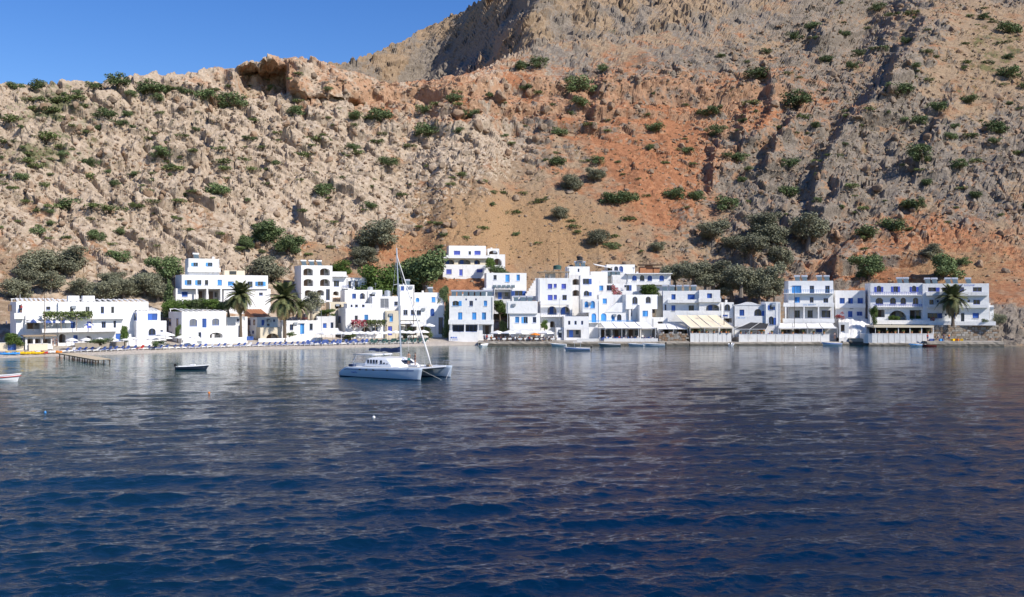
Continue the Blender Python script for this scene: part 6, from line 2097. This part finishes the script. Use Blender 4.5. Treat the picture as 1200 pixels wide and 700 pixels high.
for (px, py, mt, c, r_) in ((245, 461, "orange_paint", "orange", .14), (438, 490, "canvas_white", "white", .15), (53, 484, "sky_blue_plastic", "turquoise", .11), (932, 407.5, "canvas_white", "little white quayside", .16)):
    p = at(px, py, Yb(py)); e = empty("buoy", p, 0, f"{c} mooring buoy floating on the water", "buoy")
    m = MB(); m.rings([[(r_ * math.cos(a_ * .524) * math.cos(ph), r_ * math.sin(a_ * .524) * math.cos(ph), r_ * math.sin(ph) + .05) for a_ in range(12)] for ph in np.linspace(-1.5, 1.5, 8)])
    m.build("float", mt, e, smooth=True); MB().tube([(0, 0, r_), (0, 0, r_ + .15)], .03, 6).build("eye", "metal_grey", e)

# kayaks drawn up on the beach
def kayak_mesh(L=3.6, B=.68):
    m = MB(); n = 14; R = []
    for i in range(n + 1):
        t = i / n; u = 2 * t - 1
        w = B / 2 * max(.04, (1 - abs(u) ** 2.3)); hh = .2 + .1 * u * u; k = .1 * u * u
        R.append([(L / 2 * u, w * math.cos(a), .16 + k + (hh - .02) * math.sin(a) * (.9 if math.sin(a) > 0 else .8)) for a in np.linspace(0, 2 * math.pi, 10, endpoint=False)])
    m.rings(R)
    return m


KY = {c: kayak_mesh().mesh("hull", c, True) for c in ("yellow_plastic", "sky_blue_plastic", "orange_paint", "red_paint", "canvas_white")}
KC = MB().rings([[(-.1 + .45 * math.cos(a), .24 * math.sin(a), .34), (-.1 + .4 * math.cos(a), .2 * math.sin(a), .375), (-.1 + .36 * math.cos(a), .17 * math.sin(a), .3)] for a in np.linspace(0, 2 * math.pi, 13)], closed=False, cap=False).mesh("cockpit", "black_rubber")
kx = 1
for c, cnt, lab in (("sky_blue_plastic", 4, "sky blue kayak at the west end of the kayak row"), ("yellow_plastic", 7, "yellow kayak in the row drawn up on the beach"), ("red_paint", 1, "red kayak between the yellow kayaks and white canoe"), ("canvas_white", 2, "white canoe beside the orange kayak"), ("orange_paint", 2, "orange kayak nearest the wooden pier")):
    for i in range(cnt):
        x, y, z = beach(kx, 2.6 + lr.uniform(-.3, .3))
        e = empty("kayak", (x, y, z + .02), bearing(kx) + math.radians(lr.uniform(-46, -34)), lab, "kayak", lab.split()[0] + " kayaks on the beach" if cnt > 1 else None)
        e.rotation_euler.x = 0.05
        link("hull", KY[c], e); link("cockpit", KC, e)
        kx += 4.1

# wooden pier
p0 = at(76, 416.4, 193); p1 = at(121, 422.3, 172)
ang = math.atan2(p1.y - p0.y, p1.x - p0.x); Lp = math.hypot(p1.x - p0.x, p1.y - p0.y)
e = empty("wooden_pier", Vector((p0.x, p0.y, 0)), ang, "pale wooden bathing pier on dark posts off the kayak beach", "pier")
zt = 0.72
simple("pier_plank", (0.50, 0.41, 0.29), 0.85, 0.2, 3.0, 0.3, rand=0.15)
npk = int(Lp / .3)
PK = MB().box(-.135, .135, -1.35, 1.35, 0, .06).mesh("plank", "pier_plank")
for i in range(npk): link("plank", PK, e, (i * .3 + .15, 0, zt + random.uniform(-.012, .012)))
for y in (-1.1, 1.1): MB().box(0, Lp, y - .07, y + .07, zt - .17, zt - .015).build("joist", "dark_wood", e)
for i in range(8):
    for y in (-1.1, 1.1):
        x = 1.0 + (Lp - 1.3) * i / 7
        MB().tube([(x, y * 1.04, -1.6), (x + random.uniform(-.1, .1), y * 1.04, zt - .175)], .1, 7).build("post", "dark_wood", e)
for y in (-1.9, 2.2): MB().tube([(Lp * .55, y, -1.2), (Lp * .55 + .1, y, .5)], .09, 7).build("post", "dark_wood", e)

# low walls behind the beach
def low_wall(px0, px1, ytop, ybot, d0, d1, label, mat="cream_plaster"):
    a, b = beach(px0, d0), beach(px1, d1)
    Ym = a[1]
    zt = at(px0, ytop, Ym).z
    e = empty("low_wall", (a[0], a[1], a[2]), math.atan2(b[1] - a[1], b[0] - a[0]), label, "wall")
    w = math.hypot(b[0] - a[0], b[1] - a[1])
    MB().box(0, w, 0, .35, -1, max(.4, zt - a[2])).build("wall", mat, e)
    MB().box(-.04, w + .04, -.04, .39, max(.4, zt - a[2]) + .002, max(.4, zt - a[2]) + .08).build("coping", "whitewash_worn", e)


low_wall(-20, 9, 402.5, 410, 8, 8, "low cream beach wall beside the blue gate")
low_wall(19, 28, 402.5, 410, 8, 8, "short cream beach wall between gate and taverna shed")
low_wall(34, 56, 403.5, 411, 7, 7.5, "low cream beach wall in front of the taverna shed")
low_wall(88, 158, 402, 405, 9.5, 10.2, "long low stone wall behind the white parasols", "quay_stone")
low_wall(212, 290, 403.5, 406, 9, 10, "low white wall behind the sunbeds at the cellar arch house", "whitewash")
x, y, z = beach(14, 8.3)
e = empty("gate", (x, y, z), bearing(14), "small blue gate in the cream beach wall", "gate")
for k in range(5): MB().box(-.8 + k * .33, -.5 + k * .33, 0, .06, .05, 1.35).build("board", "blue_paint", e)
for zz in (.35, 1.1): MB().box(-.82, .86, .062, .11, zz, zz + .1).build("rail", "blue_paint", e)

# poles and lamps
def pole(px, ytop, ybot, Y, label, r=.07, lamp=False, mat="dark_wood", arm=False):
    f_ = at(px, ybot, Y); t_ = at(px, ytop, Y)
    e = empty("lamp_post" if lamp else "utility_pole", f_, 0, label, "lamp post" if lamp else "pole")
    H = t_.z - f_.z
    MB().tube([(0, 0, -.6), (0, 0, H)], [r * 1.2, r * .8], 7).build("shaft", mat, e)
    if lamp:
        MB().box(-.95, .1, -.06, .06, H - .02, H + .07).build("arm", mat, e); MB().box(-1.15, -.5, -.16, .16, H - .1, H - .022).build("lamp_head", "white_paint", e)
    if arm: MB().box(-.6, .6, -.05, .05, H - .4, H - .28).build("crossarm", mat, e)


pole(52, 344, 396, 200, "tall thin dark pole before the vine pergola of the hotel", .06)
pole(23.5, 345, 354, 210, "short white aerial pole on the pergola hotel roof", .04, mat="white_paint")
pole(484.5, 338, 397, 246, "dark pole beside the corner house and parasol taverna", .07)
pole(655, 284, 326, 268, "wooden utility pole behind the tall three storey house", .08, arm=True)
pole(848.5, 348, 392, 243, "dark lamp post at the end of the cream awning", .07, True)
pole(931, 336, 392, 244.5, "slim lamp post in front of the blue railed hotel", .06, True)
pole(376.5, 362, 402, 236, "thin grey pole beside the tent canopy", .05, mat="metal_grey")
pole(655.5, 350, 392, 248, "grey drain like pole on the tall house corner", .05, mat="metal_grey")
pole(764, 345, 390, 247, "thin white pole at the corner house with arched terrace", .05, mat="white_paint")
# ------------------------------------------------------------------ people
simple("skin_tan", (0.42, 0.22, 0.135), 0.6, 0.08, 8.0)
simple("hair_dark", (0.04, 0.025, 0.018), 0.7, 0.2, 8.0)
simple("swim_teal", (0.06, 0.22, 0.22), 0.8, 0.1, 8.0)
simple("swim_dark", (0.05, 0.03, 0.05), 0.8, 0.1, 8.0)
simple("shirt_red", (0.45, 0.05, 0.05), 0.85, 0.1, 8.0)
simple("shirt_white", (0.72, 0.70, 0.68), 0.85, 0.06, 8.0)
simple("shirt_navy", (0.03, 0.045, 0.12), 0.85, 0.1, 8.0)


def skinned(name, joints, edges, mat, sub=2, root=0):
    """one continuous body grown round a skeleton; joints: (x, y, z, rx, ry)"""
    me = bpy.data.meshes.new(name)
    me.from_pydata([j[:3] for j in joints], edges, [])
    o = bpy.data.objects.new(name, me); COL.objects.link(o)
    md = o.modifiers.new("skin", 'SKIN'); md.use_smooth_shade = True; md.branch_smoothing = 0.6
    for i, j in enumerate(joints):
        sv_ = me.skin_vertices[0].data[i]; sv_.radius = (j[3], j[4]); sv_.use_root = (i == root)
    o.modifiers.new("sub", 'SUBSURF').levels = sub
    dg = bpy.context.evaluated_depsgraph_get()
    out = bpy.data.meshes.new_from_object(o.evaluated_get(dg))
    bpy.data.objects.remove(o)
    out.materials.clear(); out.materials.append(MATS[mat])
    return out


def body_mesh(pose):
    """1.72 m figure facing +x"""
    if pose == "stand":
        J = [(0, 0, .93, .13, .10), (0, 0, 1.12, .115, .085), (0, 0, 1.32, .14, .095), (0, 0, 1.45, .09, .07), (.01, 0, 1.51, .05, .05), (.02, 0, 1.60, .078, .085), (.02, 0, 1.68, .07, .075)]
        legs = [[(0, .09, .86, .09, .09), (.02, .10, .48, .06, .06), (-.02, .10, .10, .04, .04), (.12, .11, .03, .035, .03)], [(0, -.09, .86, .09, .09), (0.06, -.11, .48, .06, .06), (.03, -.12, .10, .04, .04), (.17, -.13, .03, .035, .03)]]
        arms = [[(0, .19, 1.40, .05, .05), (-.05, .25, 1.14, .038, .038), (.06, .24, .90, .03, .03), (.09, .23, .80, .03, .018)], [(0, -.19, 1.40, .05, .05), (-.02, -.25, 1.13, .038, .038), (.08, -.22, .90, .03, .03), (.11, -.21, .80, .03, .018)]]
    elif pose == "hip":
        J = [(0, 0, .93, .14, .10), (0, .01, 1.12, .11, .08), (0, .02, 1.32, .13, .09), (0, .02, 1.45, .08, .065), (.01, .02, 1.51, .047, .047), (.02, .02, 1.59, .076, .084), (.02, .02, 1.67, .068, .073)]
        legs = [[(0, .09, .86, .095, .09), (.0, .12, .48, .058, .058), (-.02, .13, .10, .038, .038), (.11, .15, .03, .033, .03)], [(0, -.09, .86, .095, .09), (0.03, -.09, .48, .058, .058), (-.01, -.09, .10, .038, .038), (.12, -.10, .03, .033, .03)]]
        arms = [[(0, .18, 1.39, .045, .045), (-.06, .36, 1.20, .034, .034), (.03, .2, 1.03, .028, .028), (.07, .17, 1.0, .028, .018)], [(0, -.16, 1.39, .045, .045), (.02, -.22, 1.13, .034, .034), (.16, -.2, .98, .028, .028), (.24, -.19, .96, .028, .018)]]
    else:
        J = [(0, 0, .55, .14, .12), (-.02, 0, .74, .12, .09), (0, 0, .94, .145, .095), (.01, 0, 1.07, .09, .07), (.03, 0, 1.13, .05, .05), (.05, 0, 1.22, .078, .085), (.05, 0, 1.30, .07, .075)]
        legs = [[(.08, s * .09, .53, .095, .09), (.46, s * .11, .50, .065, .065), (.47, s * .11, .12, .042, .042), (.60, s * .12, .03, .035, .03)] for s in (1, -1)]
        arms = [[(0, s * .19, 1.02, .05, .05), (.06, s * .25, .76, .038, .038), (.30, s * .17, .78, .03, .03), (.39, s * .14, .79, .03, .018)] for s in (1, -1)]
    E = [(i, i + 1) for i in range(6)]
    for ch, base in [(l, 0) for l in legs] + [(a, 2) for a in arms]:
        prev = base if base == 0 else 3
        for j in ch: J.append(j); E.append((prev, len(J) - 1)); prev = len(J) - 1
    return skinned("body", J, E, "skin_tan", 1)


BODY = {k: body_mesh(k) for k in ("stand", "hip", "sit")}


def ringtube(pts, n=12):
    """garment: elliptical rings (x, y, z, rx, ry)"""
    m = MB(); m.rings([[(p[0] + p[3] * math.cos(t), p[1] + p[4] * math.sin(t), p[2]) for t in np.linspace(0, 2 * math.pi, n, endpoint=False)] for p in pts])
    return m


def hair_mesh(dz, dx, dy=0.0, long=False):
    m = MB(); R = []
    for ph in np.linspace(-0.35 if not long else -0.6, 1.5, 7):
        R.append([(dx - .015 + .088 * math.cos(ph) * math.cos(t) - (.02 if long else 0), dy + .09 * math.cos(ph) * math.sin(t), dz + .105 * math.sin(ph) + (.03 if math.cos(t) > .3 else 0)) for t in np.linspace(0, 2 * math.pi, 12, endpoint=False)])
    m.rings(R)
    return m.mesh("hair", "hair_dark", True)


HAIR = {"stand": hair_mesh(1.65, .015), "hip": hair_mesh(1.64, .015, .02, True), "sit": hair_mesh(1.27, .045)}
TOP = {"stand": ringtube([(0, 0, .92, .125, .165), (0, 0, 1.1, .115, .15), (0, 0, 1.3, .125, .19), (0, 0, 1.42, .1, .19), (0, 0, 1.47, .06, .09)]), "hip": ringtube([(0, .02, 1.22, .11, .145), (0, .02, 1.3, .12, .155), (0, .02, 1.36, .11, .15)]),
       "sit": ringtube([(0, 0, .52, .15, .18), (-.02, 0, .74, .12, .15), (0, 0, .93, .13, .19), (.01, 0, 1.04, .1, .19), (.02, 0, 1.09, .06, .09)])}
SHO = {"stand": ringtube([(.02, 0, .62, .11, .20), (0, 0, .85, .13, .19), (0, 0, 1.0, .125, .165)]), "hip": ringtube([(0, 0, .80, .11, .17), (0, 0, .9, .135, .18), (0, 0, .97, .125, .165)]), "sit": MB().box(-.14, .42, -.2, .2, .43, .62)}


def person(p, rz, pose, label, top=None, bottom="swim_dark", group=None, s=1.0):
    e = empty("person", p, rz, label, "person", group); e.scale = (s,) * 3
    link("body", BODY[pose], e); link("hair", HAIR[pose], e)
    if top: link("shirt", TOP[pose].mesh("shirt", top, True), e)
    link("shorts", SHO[pose].mesh("shorts", bottom, pose != "sit"), e)
    return e


# taverna guests and strollers
cl = ["shirt_red", "shirt_white", "shirt_navy", "orange_paint", "canvas_white"]
cn = {"shirt_red": "red", "shirt_white": "white", "shirt_navy": "navy", "orange_paint": "orange", "canvas_white": "pale"}
qr = random.Random(31)
for i in range(15):
    px = 570 + i * 5.6; Y = 239.4 + (i % 3) * 1.5; c = qr.choice(cl)
    person(((px - 600) / F * Y, Y, .96), qr.uniform(0, 6.28), "sit", f"seated guest in {cn[c]} shirt at the parasol taverna on the quay", c, "shirt_navy", f"{cn[c]} shirted guests at the parasol taverna")
for px, py, Y, c, t_ in ((567.5, 401, 238.6, "shirt_navy", "person in navy standing at the tip of the quay"), (570.5, 402, 238.4, "shirt_red", "person in red standing at the tip of the quay"), (25, 367, 203.6, "shirt_red", "person in red on the hotel balcony"),
                         (62, 406, 197, "shirt_white", "person in white standing beside the taverna shed"), (66, 406.5, 197.3, "shirt_navy", "person in navy standing beside the taverna shed"), (1087, 399, 237, "shirt_red", "person in red on the landing stage"),
                         (1099, 399, 236.8, "shirt_white", "person in white on the landing stage"), (1106, 399, 237.2, "shirt_navy", "person in navy on the landing stage"), (1112, 399, 236.6, "orange_paint", "person in orange on the landing stage"), (978, 398, 244, "shirt_white", "person in white on the steps of the long sea wall"),
                         (840, 395, 244, "shirt_white", "waiter in white under the cream awning")):
    p = at(px, py, Y)
    if px > 1080: p.z = 1.16
    if 560 < px < 575: p.z = .96
    person(p, qr.uniform(-2.2, -.9), qr.choice(("stand", "hip")), t_, c, "shirt_navy")

for i in range(26):
    if i < 8: px, Y, z_, pl = 711 + i * 7.3, 241.2 + (i % 2) * 2, .96, "at the blue chair taverna"
    elif i < 14: px, Y, z_, pl = 816 + (i - 8) * 7, 243.6 + (i % 2) * 2, FL1, "under the cream awning"
    elif i < 21: px, Y, z_, pl = 874 + (i - 14) * 14, 245.6, FL2, "behind the long white sea wall"
    else: px, Y, z_, pl = 1034 + (i - 21) * 11, 241.6, FL3, "on the east taverna terrace"
    c = qr.choice(cl)
    person(((px - 600) / F * Y, Y, z_), qr.uniform(0, 6.28), "sit", f"seated guest in {cn[c]} shirt {pl}", c, "shirt_navy", f"{cn[c]} shirted guests {pl}")
POT = MB().tube([(0, 0, 0), (0, 0, .42), (0, 0, .46)], [.16, .24, .26], 10).mesh("pot", "terracotta")
for i in range(22):
    if i < 9: px, Y, z_, pl = 868 + i * 12.2, 243.2, FL2 + .75, "along the long white sea wall"
    elif i < 15: px, Y, z_, pl = 811 + (i - 9) * 8.5, 241.25, FL1 + .75, "on the panelled wall under the cream awning"
    else: px, Y, z_, pl = 1030 + (i - 15) * 9.6, 239.1, FL3 + .75, "on the curved end sea wall"
    z_ += .13
    e = empty("flower_pot", ((px - 600) / F * Y, Y, z_), 0, f"potted plant {pl}", "plant pot", f"potted plants {pl}")
    link("pot", POT, e); link("foliage", KINDS["scrub"][i % 4][0][1], e, (0, 0, .42), scale=(.8, .8, 1.3))

# bundles and gear on the landing stage
for i, (px, mt, t_) in enumerate(((1092, "blue_cloth", "blue"), (1103, "sky_blue_plastic", "pale blue"), (1117, "yellow_plastic", "yellow"), (1122, "orange_paint", "orange"), (1127, "yellow_plastic", "amber"))):
    p = at(px, 400, 237.6); p.z = 1.16
    e = empty("gear_crate", p, .3 * i, f"{t_} crate stacked on the landing stage", "crate")
    m = MB()
    for (a_, b_, c_, d_) in ((-.5, .5, -.3, -.25), (-.5, .5, .25, .3), (-.5, -.45, -.249, .249), (.45, .5, -.249, .249)): m.box(a_, b_, c_, d_, .05, .5)
    m.build("sides", mt, e); MB().box(-.5, .5, -.3, .3, 0, .048).build("bottom", mt, e)

# ------------------------------------------------------------------ catamaran
simple("gelcoat", (0.80, 0.81, 0.82), 0.22, 0.04, 0.6, spec=0.5)
simple("hull_blue", (0.50, 0.58, 0.67), 0.25, 0.04, 0.6, spec=0.5)
simple("deck_white", (0.76, 0.76, 0.75), 0.55, 0.05, 1.0)
simple("hull_stripe", (0.13, 0.20, 0.36), 0.35, 0.06, 1.0)
simple("antifoul", (0.02, 0.05, 0.12), 0.5, 0.2, 1.0)
simple("sail_cover", (0.025, 0.045, 0.11), 0.9, 0.15, 2.0)
simple("sail_white", (0.74, 0.73, 0.70), 0.85, 0.06, 2.0)
simple("net", (0.45, 0.45, 0.43), 0.9, 0.2, 20.0)
simple("spar", (0.62, 0.63, 0.65), 0.35, 0.06, 1.0, metallic=0.3)
HEAD = math.atan2(-.56, .83)
cat_ = empty("catamaran", (-16.5, 144.4, 0.0), HEAD, "white sailing catamaran with blue sail cover anchored off the beach", "catamaran")
LH = 7.25


def hull_section(t):
    """t 0 stern .. 1 bow -> (x shift, half width, deck z, keel z)"""
    w = 0.80 * (math.sin(math.pi * (0.16 + 0.5 * min(1, t / .55))) if t < .55 else max(.035, 1 - ((t - .55) / .45) ** 2.1) * math.sin(math.pi * .66) + (1 - math.sin(math.pi * .66)) * 0)
    zd = 0.62 + 0.78 * min(1, t / .10) if t < .10 else 1.40 + .26 * ((t - .1) / .9) ** 1.4
    zk = -.45 + .30 * max(0, (.25 - t) / .25) ** 1.5 + .15 * max(0, (t - .85) / .15)
    return w, zd, zk


def hull_obj(side):
    yc = -3.3 * side
    nst = 26
    S = []
    for i in range(nst + 1):
        t = i / nst; x = -LH + 2 * LH * t
        w, zd, zk = hull_section(t)
        rk = .38 * t ** 5
        levels = [(zd, 1.0, rk), (zd - .30 * zd / 1.5, 1.0, rk * .8), (zd - .42 * zd / 1.5, 1.0, rk * .72), (zd * .45, .97, rk * .4), (.10, .86, rk * .1), (zk * .5, .55, 0), (zk, .08, -.1 * t ** 4)]
        right = [(x + l[2], yc - w * l[1], l[0]) for l in levels]
        left_ = [(x + l[2], yc + w * l[1], l[0]) for l in levels[::-1]]
        S.append(right + left_)
    k = len(S[0])
    m = MB()
    m.v = [p for r in S for p in r]
    for i in range(nst):
        for q in range(k - 1):
            m.f.append((i * k + q, (i + 1) * k + q, (i + 1) * k + q + 1, i * k + q + 1))
            m.mi.append(1 if q in (1, k - 3) and False else (2 if 4 <= q <= k - 6 else 0))
        m.f.append((i * k + k - 1, (i + 1) * k + k - 1, (i + 1) * k, i * k)); m.mi.append(1)
    m.f.append(tuple(range(k))); m.mi.append(0)
    m.f.append(tuple(range((nst + 1) * k - 1, nst * k - 1, -1))); m.mi.append(0)
    h_ = m.build("hull", ["hull_blue", "deck_white", "antifoul"], cat_)
    for p_ in h_.data.polygons: p_.use_smooth = len(p_.vertices) == 4 and abs(p_.normal.z) < .8
    # stripe and portlights on the outer and inner sides
    for sg in (-1, 1):
        pts_t, pts_b = [], []
        for i in range(2, nst - 1):
            t = i / nst; x = -LH + 2 * LH * t; w, zd, zk = hull_section(t)
            rk = .38 * t ** 5
            pts_t.append((x + rk * .8, yc + sg * (w + .012), zd - .26 * zd / 1.5)); pts_b.append((x + rk * .72, yc + sg * (w + .012), zd - .40 * zd / 1.5))
        mm = MB(); mm.add(pts_t + pts_b, [(i, i + 1, len(pts_t) + i + 1, len(pts_t) + i) if sg > 0 else (i, len(pts_t) + i, len(pts_t) + i + 1, i + 1) for i in range(len(pts_t) - 1)])
        mm.build("stripe", "hull_stripe", h_)
        for t in (.30, .385, .47, .64):
            x = -LH + 2 * LH * t; w, zd, zk = hull_section(t)
            y = yc + sg * (w + .02); z_ = zd - .33 * zd / 1.5
            MB().box(x - .17, x + .17, min(y, y + sg * .03), max(y, y + sg * .03), z_ - .09, z_ + .09).build("portlight", "window_glass", h_)
    return h_


hs, hp = hull_obj(1), hull_obj(-1)
# name mark on the near hull
w, zd, zk = hull_section(.2)
x = -LH + 2 * LH * .19
for i, (dx, z0, z1) in enumerate(((0, .55, .85), (.22, .6, .78), (.42, .58, .74), (.62, .6, .9), (.82, .58, .74), (1.0, .6, .72))):
    w, zd, zk = hull_section(.19 + dx / (2 * LH))
    MB().tube([(x + dx - .08, -3.3 - w - .015, z1), (x + dx, -3.3 - w - .015, z0), (x + dx + .1, -3.3 - w - .015, z1 - .05)], .022, 5).build("name_mark", "blue_paint", hs)
MB().rings([[(-5.6, y, .75), (2.6, y, .85), (3.0, y, 1.2), (3.0, y, 1.62), (-5.6, y, 1.45)] for y in (-2.75, 2.75)]).build("bridge_deck", "deck_white", cat_)
# coachroof with raked window band
def cab(zs):
    R = []
    for (x0, x1, hw, z_) in zs:
        R.append([(x0, -hw, z_), (x0 + .3, -hw - .12, z_), (x1 - 1.2, -hw - .08, z_), (x1 - .3, -hw * .8, z_), (x1, -hw * .45, z_), (x1, hw * .45, z_), (x1 - .3, hw * .8, z_), (x1 - 1.2, hw + .08, z_), (x0 + .3, hw + .12, z_), (x0, hw, z_)])
    return R


m = MB(); m.rings(cab([(-3.5, 3.0, 2.75, 1.55), (-3.4, 2.7, 2.65, 1.85), (-3.1, 1.7, 2.25, 2.5), (-2.9, 1.3, 2.05, 2.66), (-2.6, .8, 1.7, 2.74)]))
cabin = m.build("coachroof", "gelcoat", cat_)
for sg in (-1, 1):
    for i in range(7):
        x0 = -2.75 + i * .52 + (.30 if i > 3 else 0)
        ya, yb_ = 2.735, 2.385
        ya -= .02 * 0; lean = .26
        a0, a1 = x0, x0 + .33
        mm = MB()
        P = [(a0 + .02, ya + .035, 1.93), (a1 + .02, ya + .035, 1.93), (a1 - lean, yb_ + .05, 2.42), (a0 - lean, yb_ + .05, 2.42)]
        if i > 3: P = [(p[0], p[1] + .01 - (.10 * (i - 4) if j > 1 else .02 * (i - 4)), p[2] - (.04 * (i - 3) if j > 1 else 0)) for j, p in enumerate(P)]
        P = [(p[0], sg * p[1], p[2]) for p in P]
        Q = [(p[0], p[1] - sg * .22, p[2] - .05) for p in P]
        mm.add(P + Q, [(0, 1, 2, 3), (7, 6, 5, 4), (0, 4, 5, 1), (1, 5, 6, 2), (2, 6, 7, 3), (3, 7, 4, 0)]); mm.build("window", "window_glass", cabin)
for i in range(4):
    y = -1.05 + i * .55
    mm = MB(); P = [(2.72, y, 1.95), (2.72, y + .42, 1.95), (1.95, y + .4, 2.4), (1.95, y + .02, 2.4)]; Q = [(p[0] - .2, p[1], p[2] - .1) for p in P]
    mm.add(P + Q, [(0, 1, 2, 3), (7, 6, 5, 4), (0, 4, 5, 1), (1, 5, 6, 2), (2, 6, 7, 3), (3, 7, 4, 0)]); mm.build("window", "window_glass", cabin)
MB().box(-5.5, -3.2, -2.6, -2.45, 1.45, 1.9).box(-5.5, -3.2, 2.45, 2.6, 1.45, 1.9).build("cockpit_coaming", "deck_white", cat_)
MB().rings([[(-6.1, y * .9, 3.02), (-5.9, y, 3.08), (-2.4, y, 3.14), (-2.1, y * .9, 3.1), (-2.1, y * .9, 3.0), (-2.4, y, 3.0), (-5.9, y, 2.96), (-6.1, y * .9, 2.96)] for y in (-2.1, 0, 2.1)]).build("hardtop", "gelcoat", cat_)
for sx, sy in ((-5.8, -1.9), (-5.8, 1.9), (-2.5, -1.9), (-2.5, 1.9)): MB().tube([(sx - .5 if sx < -3 else sx, sy, 1.5), (sx, sy, 3.0)], .04, 6).build("hardtop_post", "spar", cat_)
for sy in (-2.2, 2.2): MB().tube([(-6.3, sy, .9), (-6.0, sy, 1.9), (-5.2, sy, 2.95)], .05, 6).build("davit", "gelcoat", cat_)
MB().box(-6.2, -5.75, -2.4, 2.4, 1.0, 1.38).build("aft_beam", "deck_white", cat_)
MB().tube([(6.55, -3.2, 1.5), (6.55, 3.2, 1.5)], .12, 10).build("crossbeam", "spar", cat_)
MB().tube([(3.0, 0, 1.5), (6.7, 0, 1.62)], .09, 8).build("walkway", "deck_white", cat_)
for sg in (-1, 1): MB().add([(3.0, sg * .12, 1.55), (6.5, sg * .12, 1.55), (6.5, sg * 2.85, 1.56), (3.0, sg * 2.75, 1.5), (3.0, sg * .12, 1.53), (6.5, sg * .12, 1.53), (6.5, sg * 2.85, 1.54), (3.0, sg * 2.75, 1.48)],
                            [(0, 1, 2, 3), (7, 6, 5, 4), (0, 4, 5, 1), (1, 5, 6, 2), (2, 6, 7, 3), (3, 7, 4, 0)]).build("trampoline", "net", cat_)
MB().box(2.4, 4.6, -.7, .7, 1.57, 1.72).build("foredeck", "deck_white", cat_)
mast = MB().tube([(1.2, 0, 1.6), (.95, 0, 6), (.3, 0, 18.1)], [.13, .13, .09], 10).build("mast", "spar", cat_)
MB().tube([(.62, -1.0, 12.9), (.55, 0, 13.05), (.62, 1.0, 12.9)], .04, 6).build("spreader", "spar", mast)
MB().tube([(.3, 0, 18.1), (.3, 0, 18.7)], .015, 5).build("aerial", "spar", mast)
boom = MB().tube([(1.05, 0, 3.45), (-4.9, 0, 3.55)], .09, 8).build("boom", "spar", mast)
m = MB(); R = []
for i in range(13):
    t = i / 12; x = 1.0 - 5.8 * t; s = .34 * (1 - .55 * t) + .05; zc = 3.72 - .05 * t + .05 * math.sin(t * 16)
    if i == 0: zc += .18
    R.append([(x, .22 * (1 - .4 * t) * math.cos(a), zc + s * math.sin(a)) for a in np.linspace(0, 2 * math.pi, 10, endpoint=False)])
m.rings(R); m.build("sail_cover", "sail_cover", boom, smooth=True)
MB().tube([(6.5, 0, 1.75), (5.9, 0, 3.4), (.42, 0, 16.9)], [.05, .115, .05], 8).build("furled_jib", "sail_white", cat_)
MB().tube([(.42, 0, 16.9), (.3, 0, 17.9)], .012, 5).build("forestay", "spar", cat_)
for sg in (-1, 1):
    MB().tube([(-.3, sg * 3.6, 1.5), (.6, sg * 1.0, 12.9), (.33, sg * .06, 17.4)], .013, 5).build("shroud", "spar", cat_)
    # lifelines
    for hgt in (.42, .72):
        MB().tube([(-6.0, sg * 3.85, 1.38 + hgt), (0, sg * 4.0, 1.45 + hgt), (4.5, sg * 3.75, 1.55 + hgt), (6.9, sg * 3.4, 1.68 + hgt)], .010, 5).build("lifeline", "spar", cat_)
    for x, y, z_ in ((-6.0, 3.85, 1.36), (-4, 3.95, 1.4), (-2, 4, 1.42), (0, 4.0, 1.45), (2.2, 3.9, 1.5), (4.5, 3.75, 1.55)):
        MB().tube([(x, sg * y, z_ - .1), (x, sg * y, z_ + .74)], .016, 5).build("stanchion", "spar", cat_)
    MB().tube([(6.2, sg * 3.7, 1.6), (6.3, sg * 3.7, 2.3), (7.45, sg * 3.3, 2.38), (6.3, sg * 2.95, 2.3), (6.2, sg * 2.95, 1.6)], .02, 6).build("pulpit", "spar", cat_)
    MB().tube([(7.45, sg * 3.3, 1.4), (8.7, sg * .4, -.1)], .014, 5).build("anchor_line", "sail_white", cat_)
MB().box(-5.4, -4.6, -3.7, -3.0, 1.42, 1.75).build("fender_box", "sail_cover", cat_)
MB().box(5.9, 6.4, -.35, .35, 1.64, 1.9).build("windlass", "weathered_wood", cat_)


def cat_pt(x, y, z):
    return Vector((-16.5, 144.4, 0)) + Vector((math.cos(HEAD) * x - math.sin(HEAD) * y, math.sin(HEAD) * x + math.cos(HEAD) * y, z))


person(cat_pt(2.9, -.45, 1.725), HEAD + 2.4, "stand", "dark haired person in teal shorts standing on the catamaran foredeck", None, "swim_teal", s=1.04)
person(cat_pt(3.9, -.3, 1.725), HEAD - 2.2, "hip", "sunbathing person in dark swimwear standing nearer the catamaran bow", "swim_dark", "swim_dark", s=1.03)
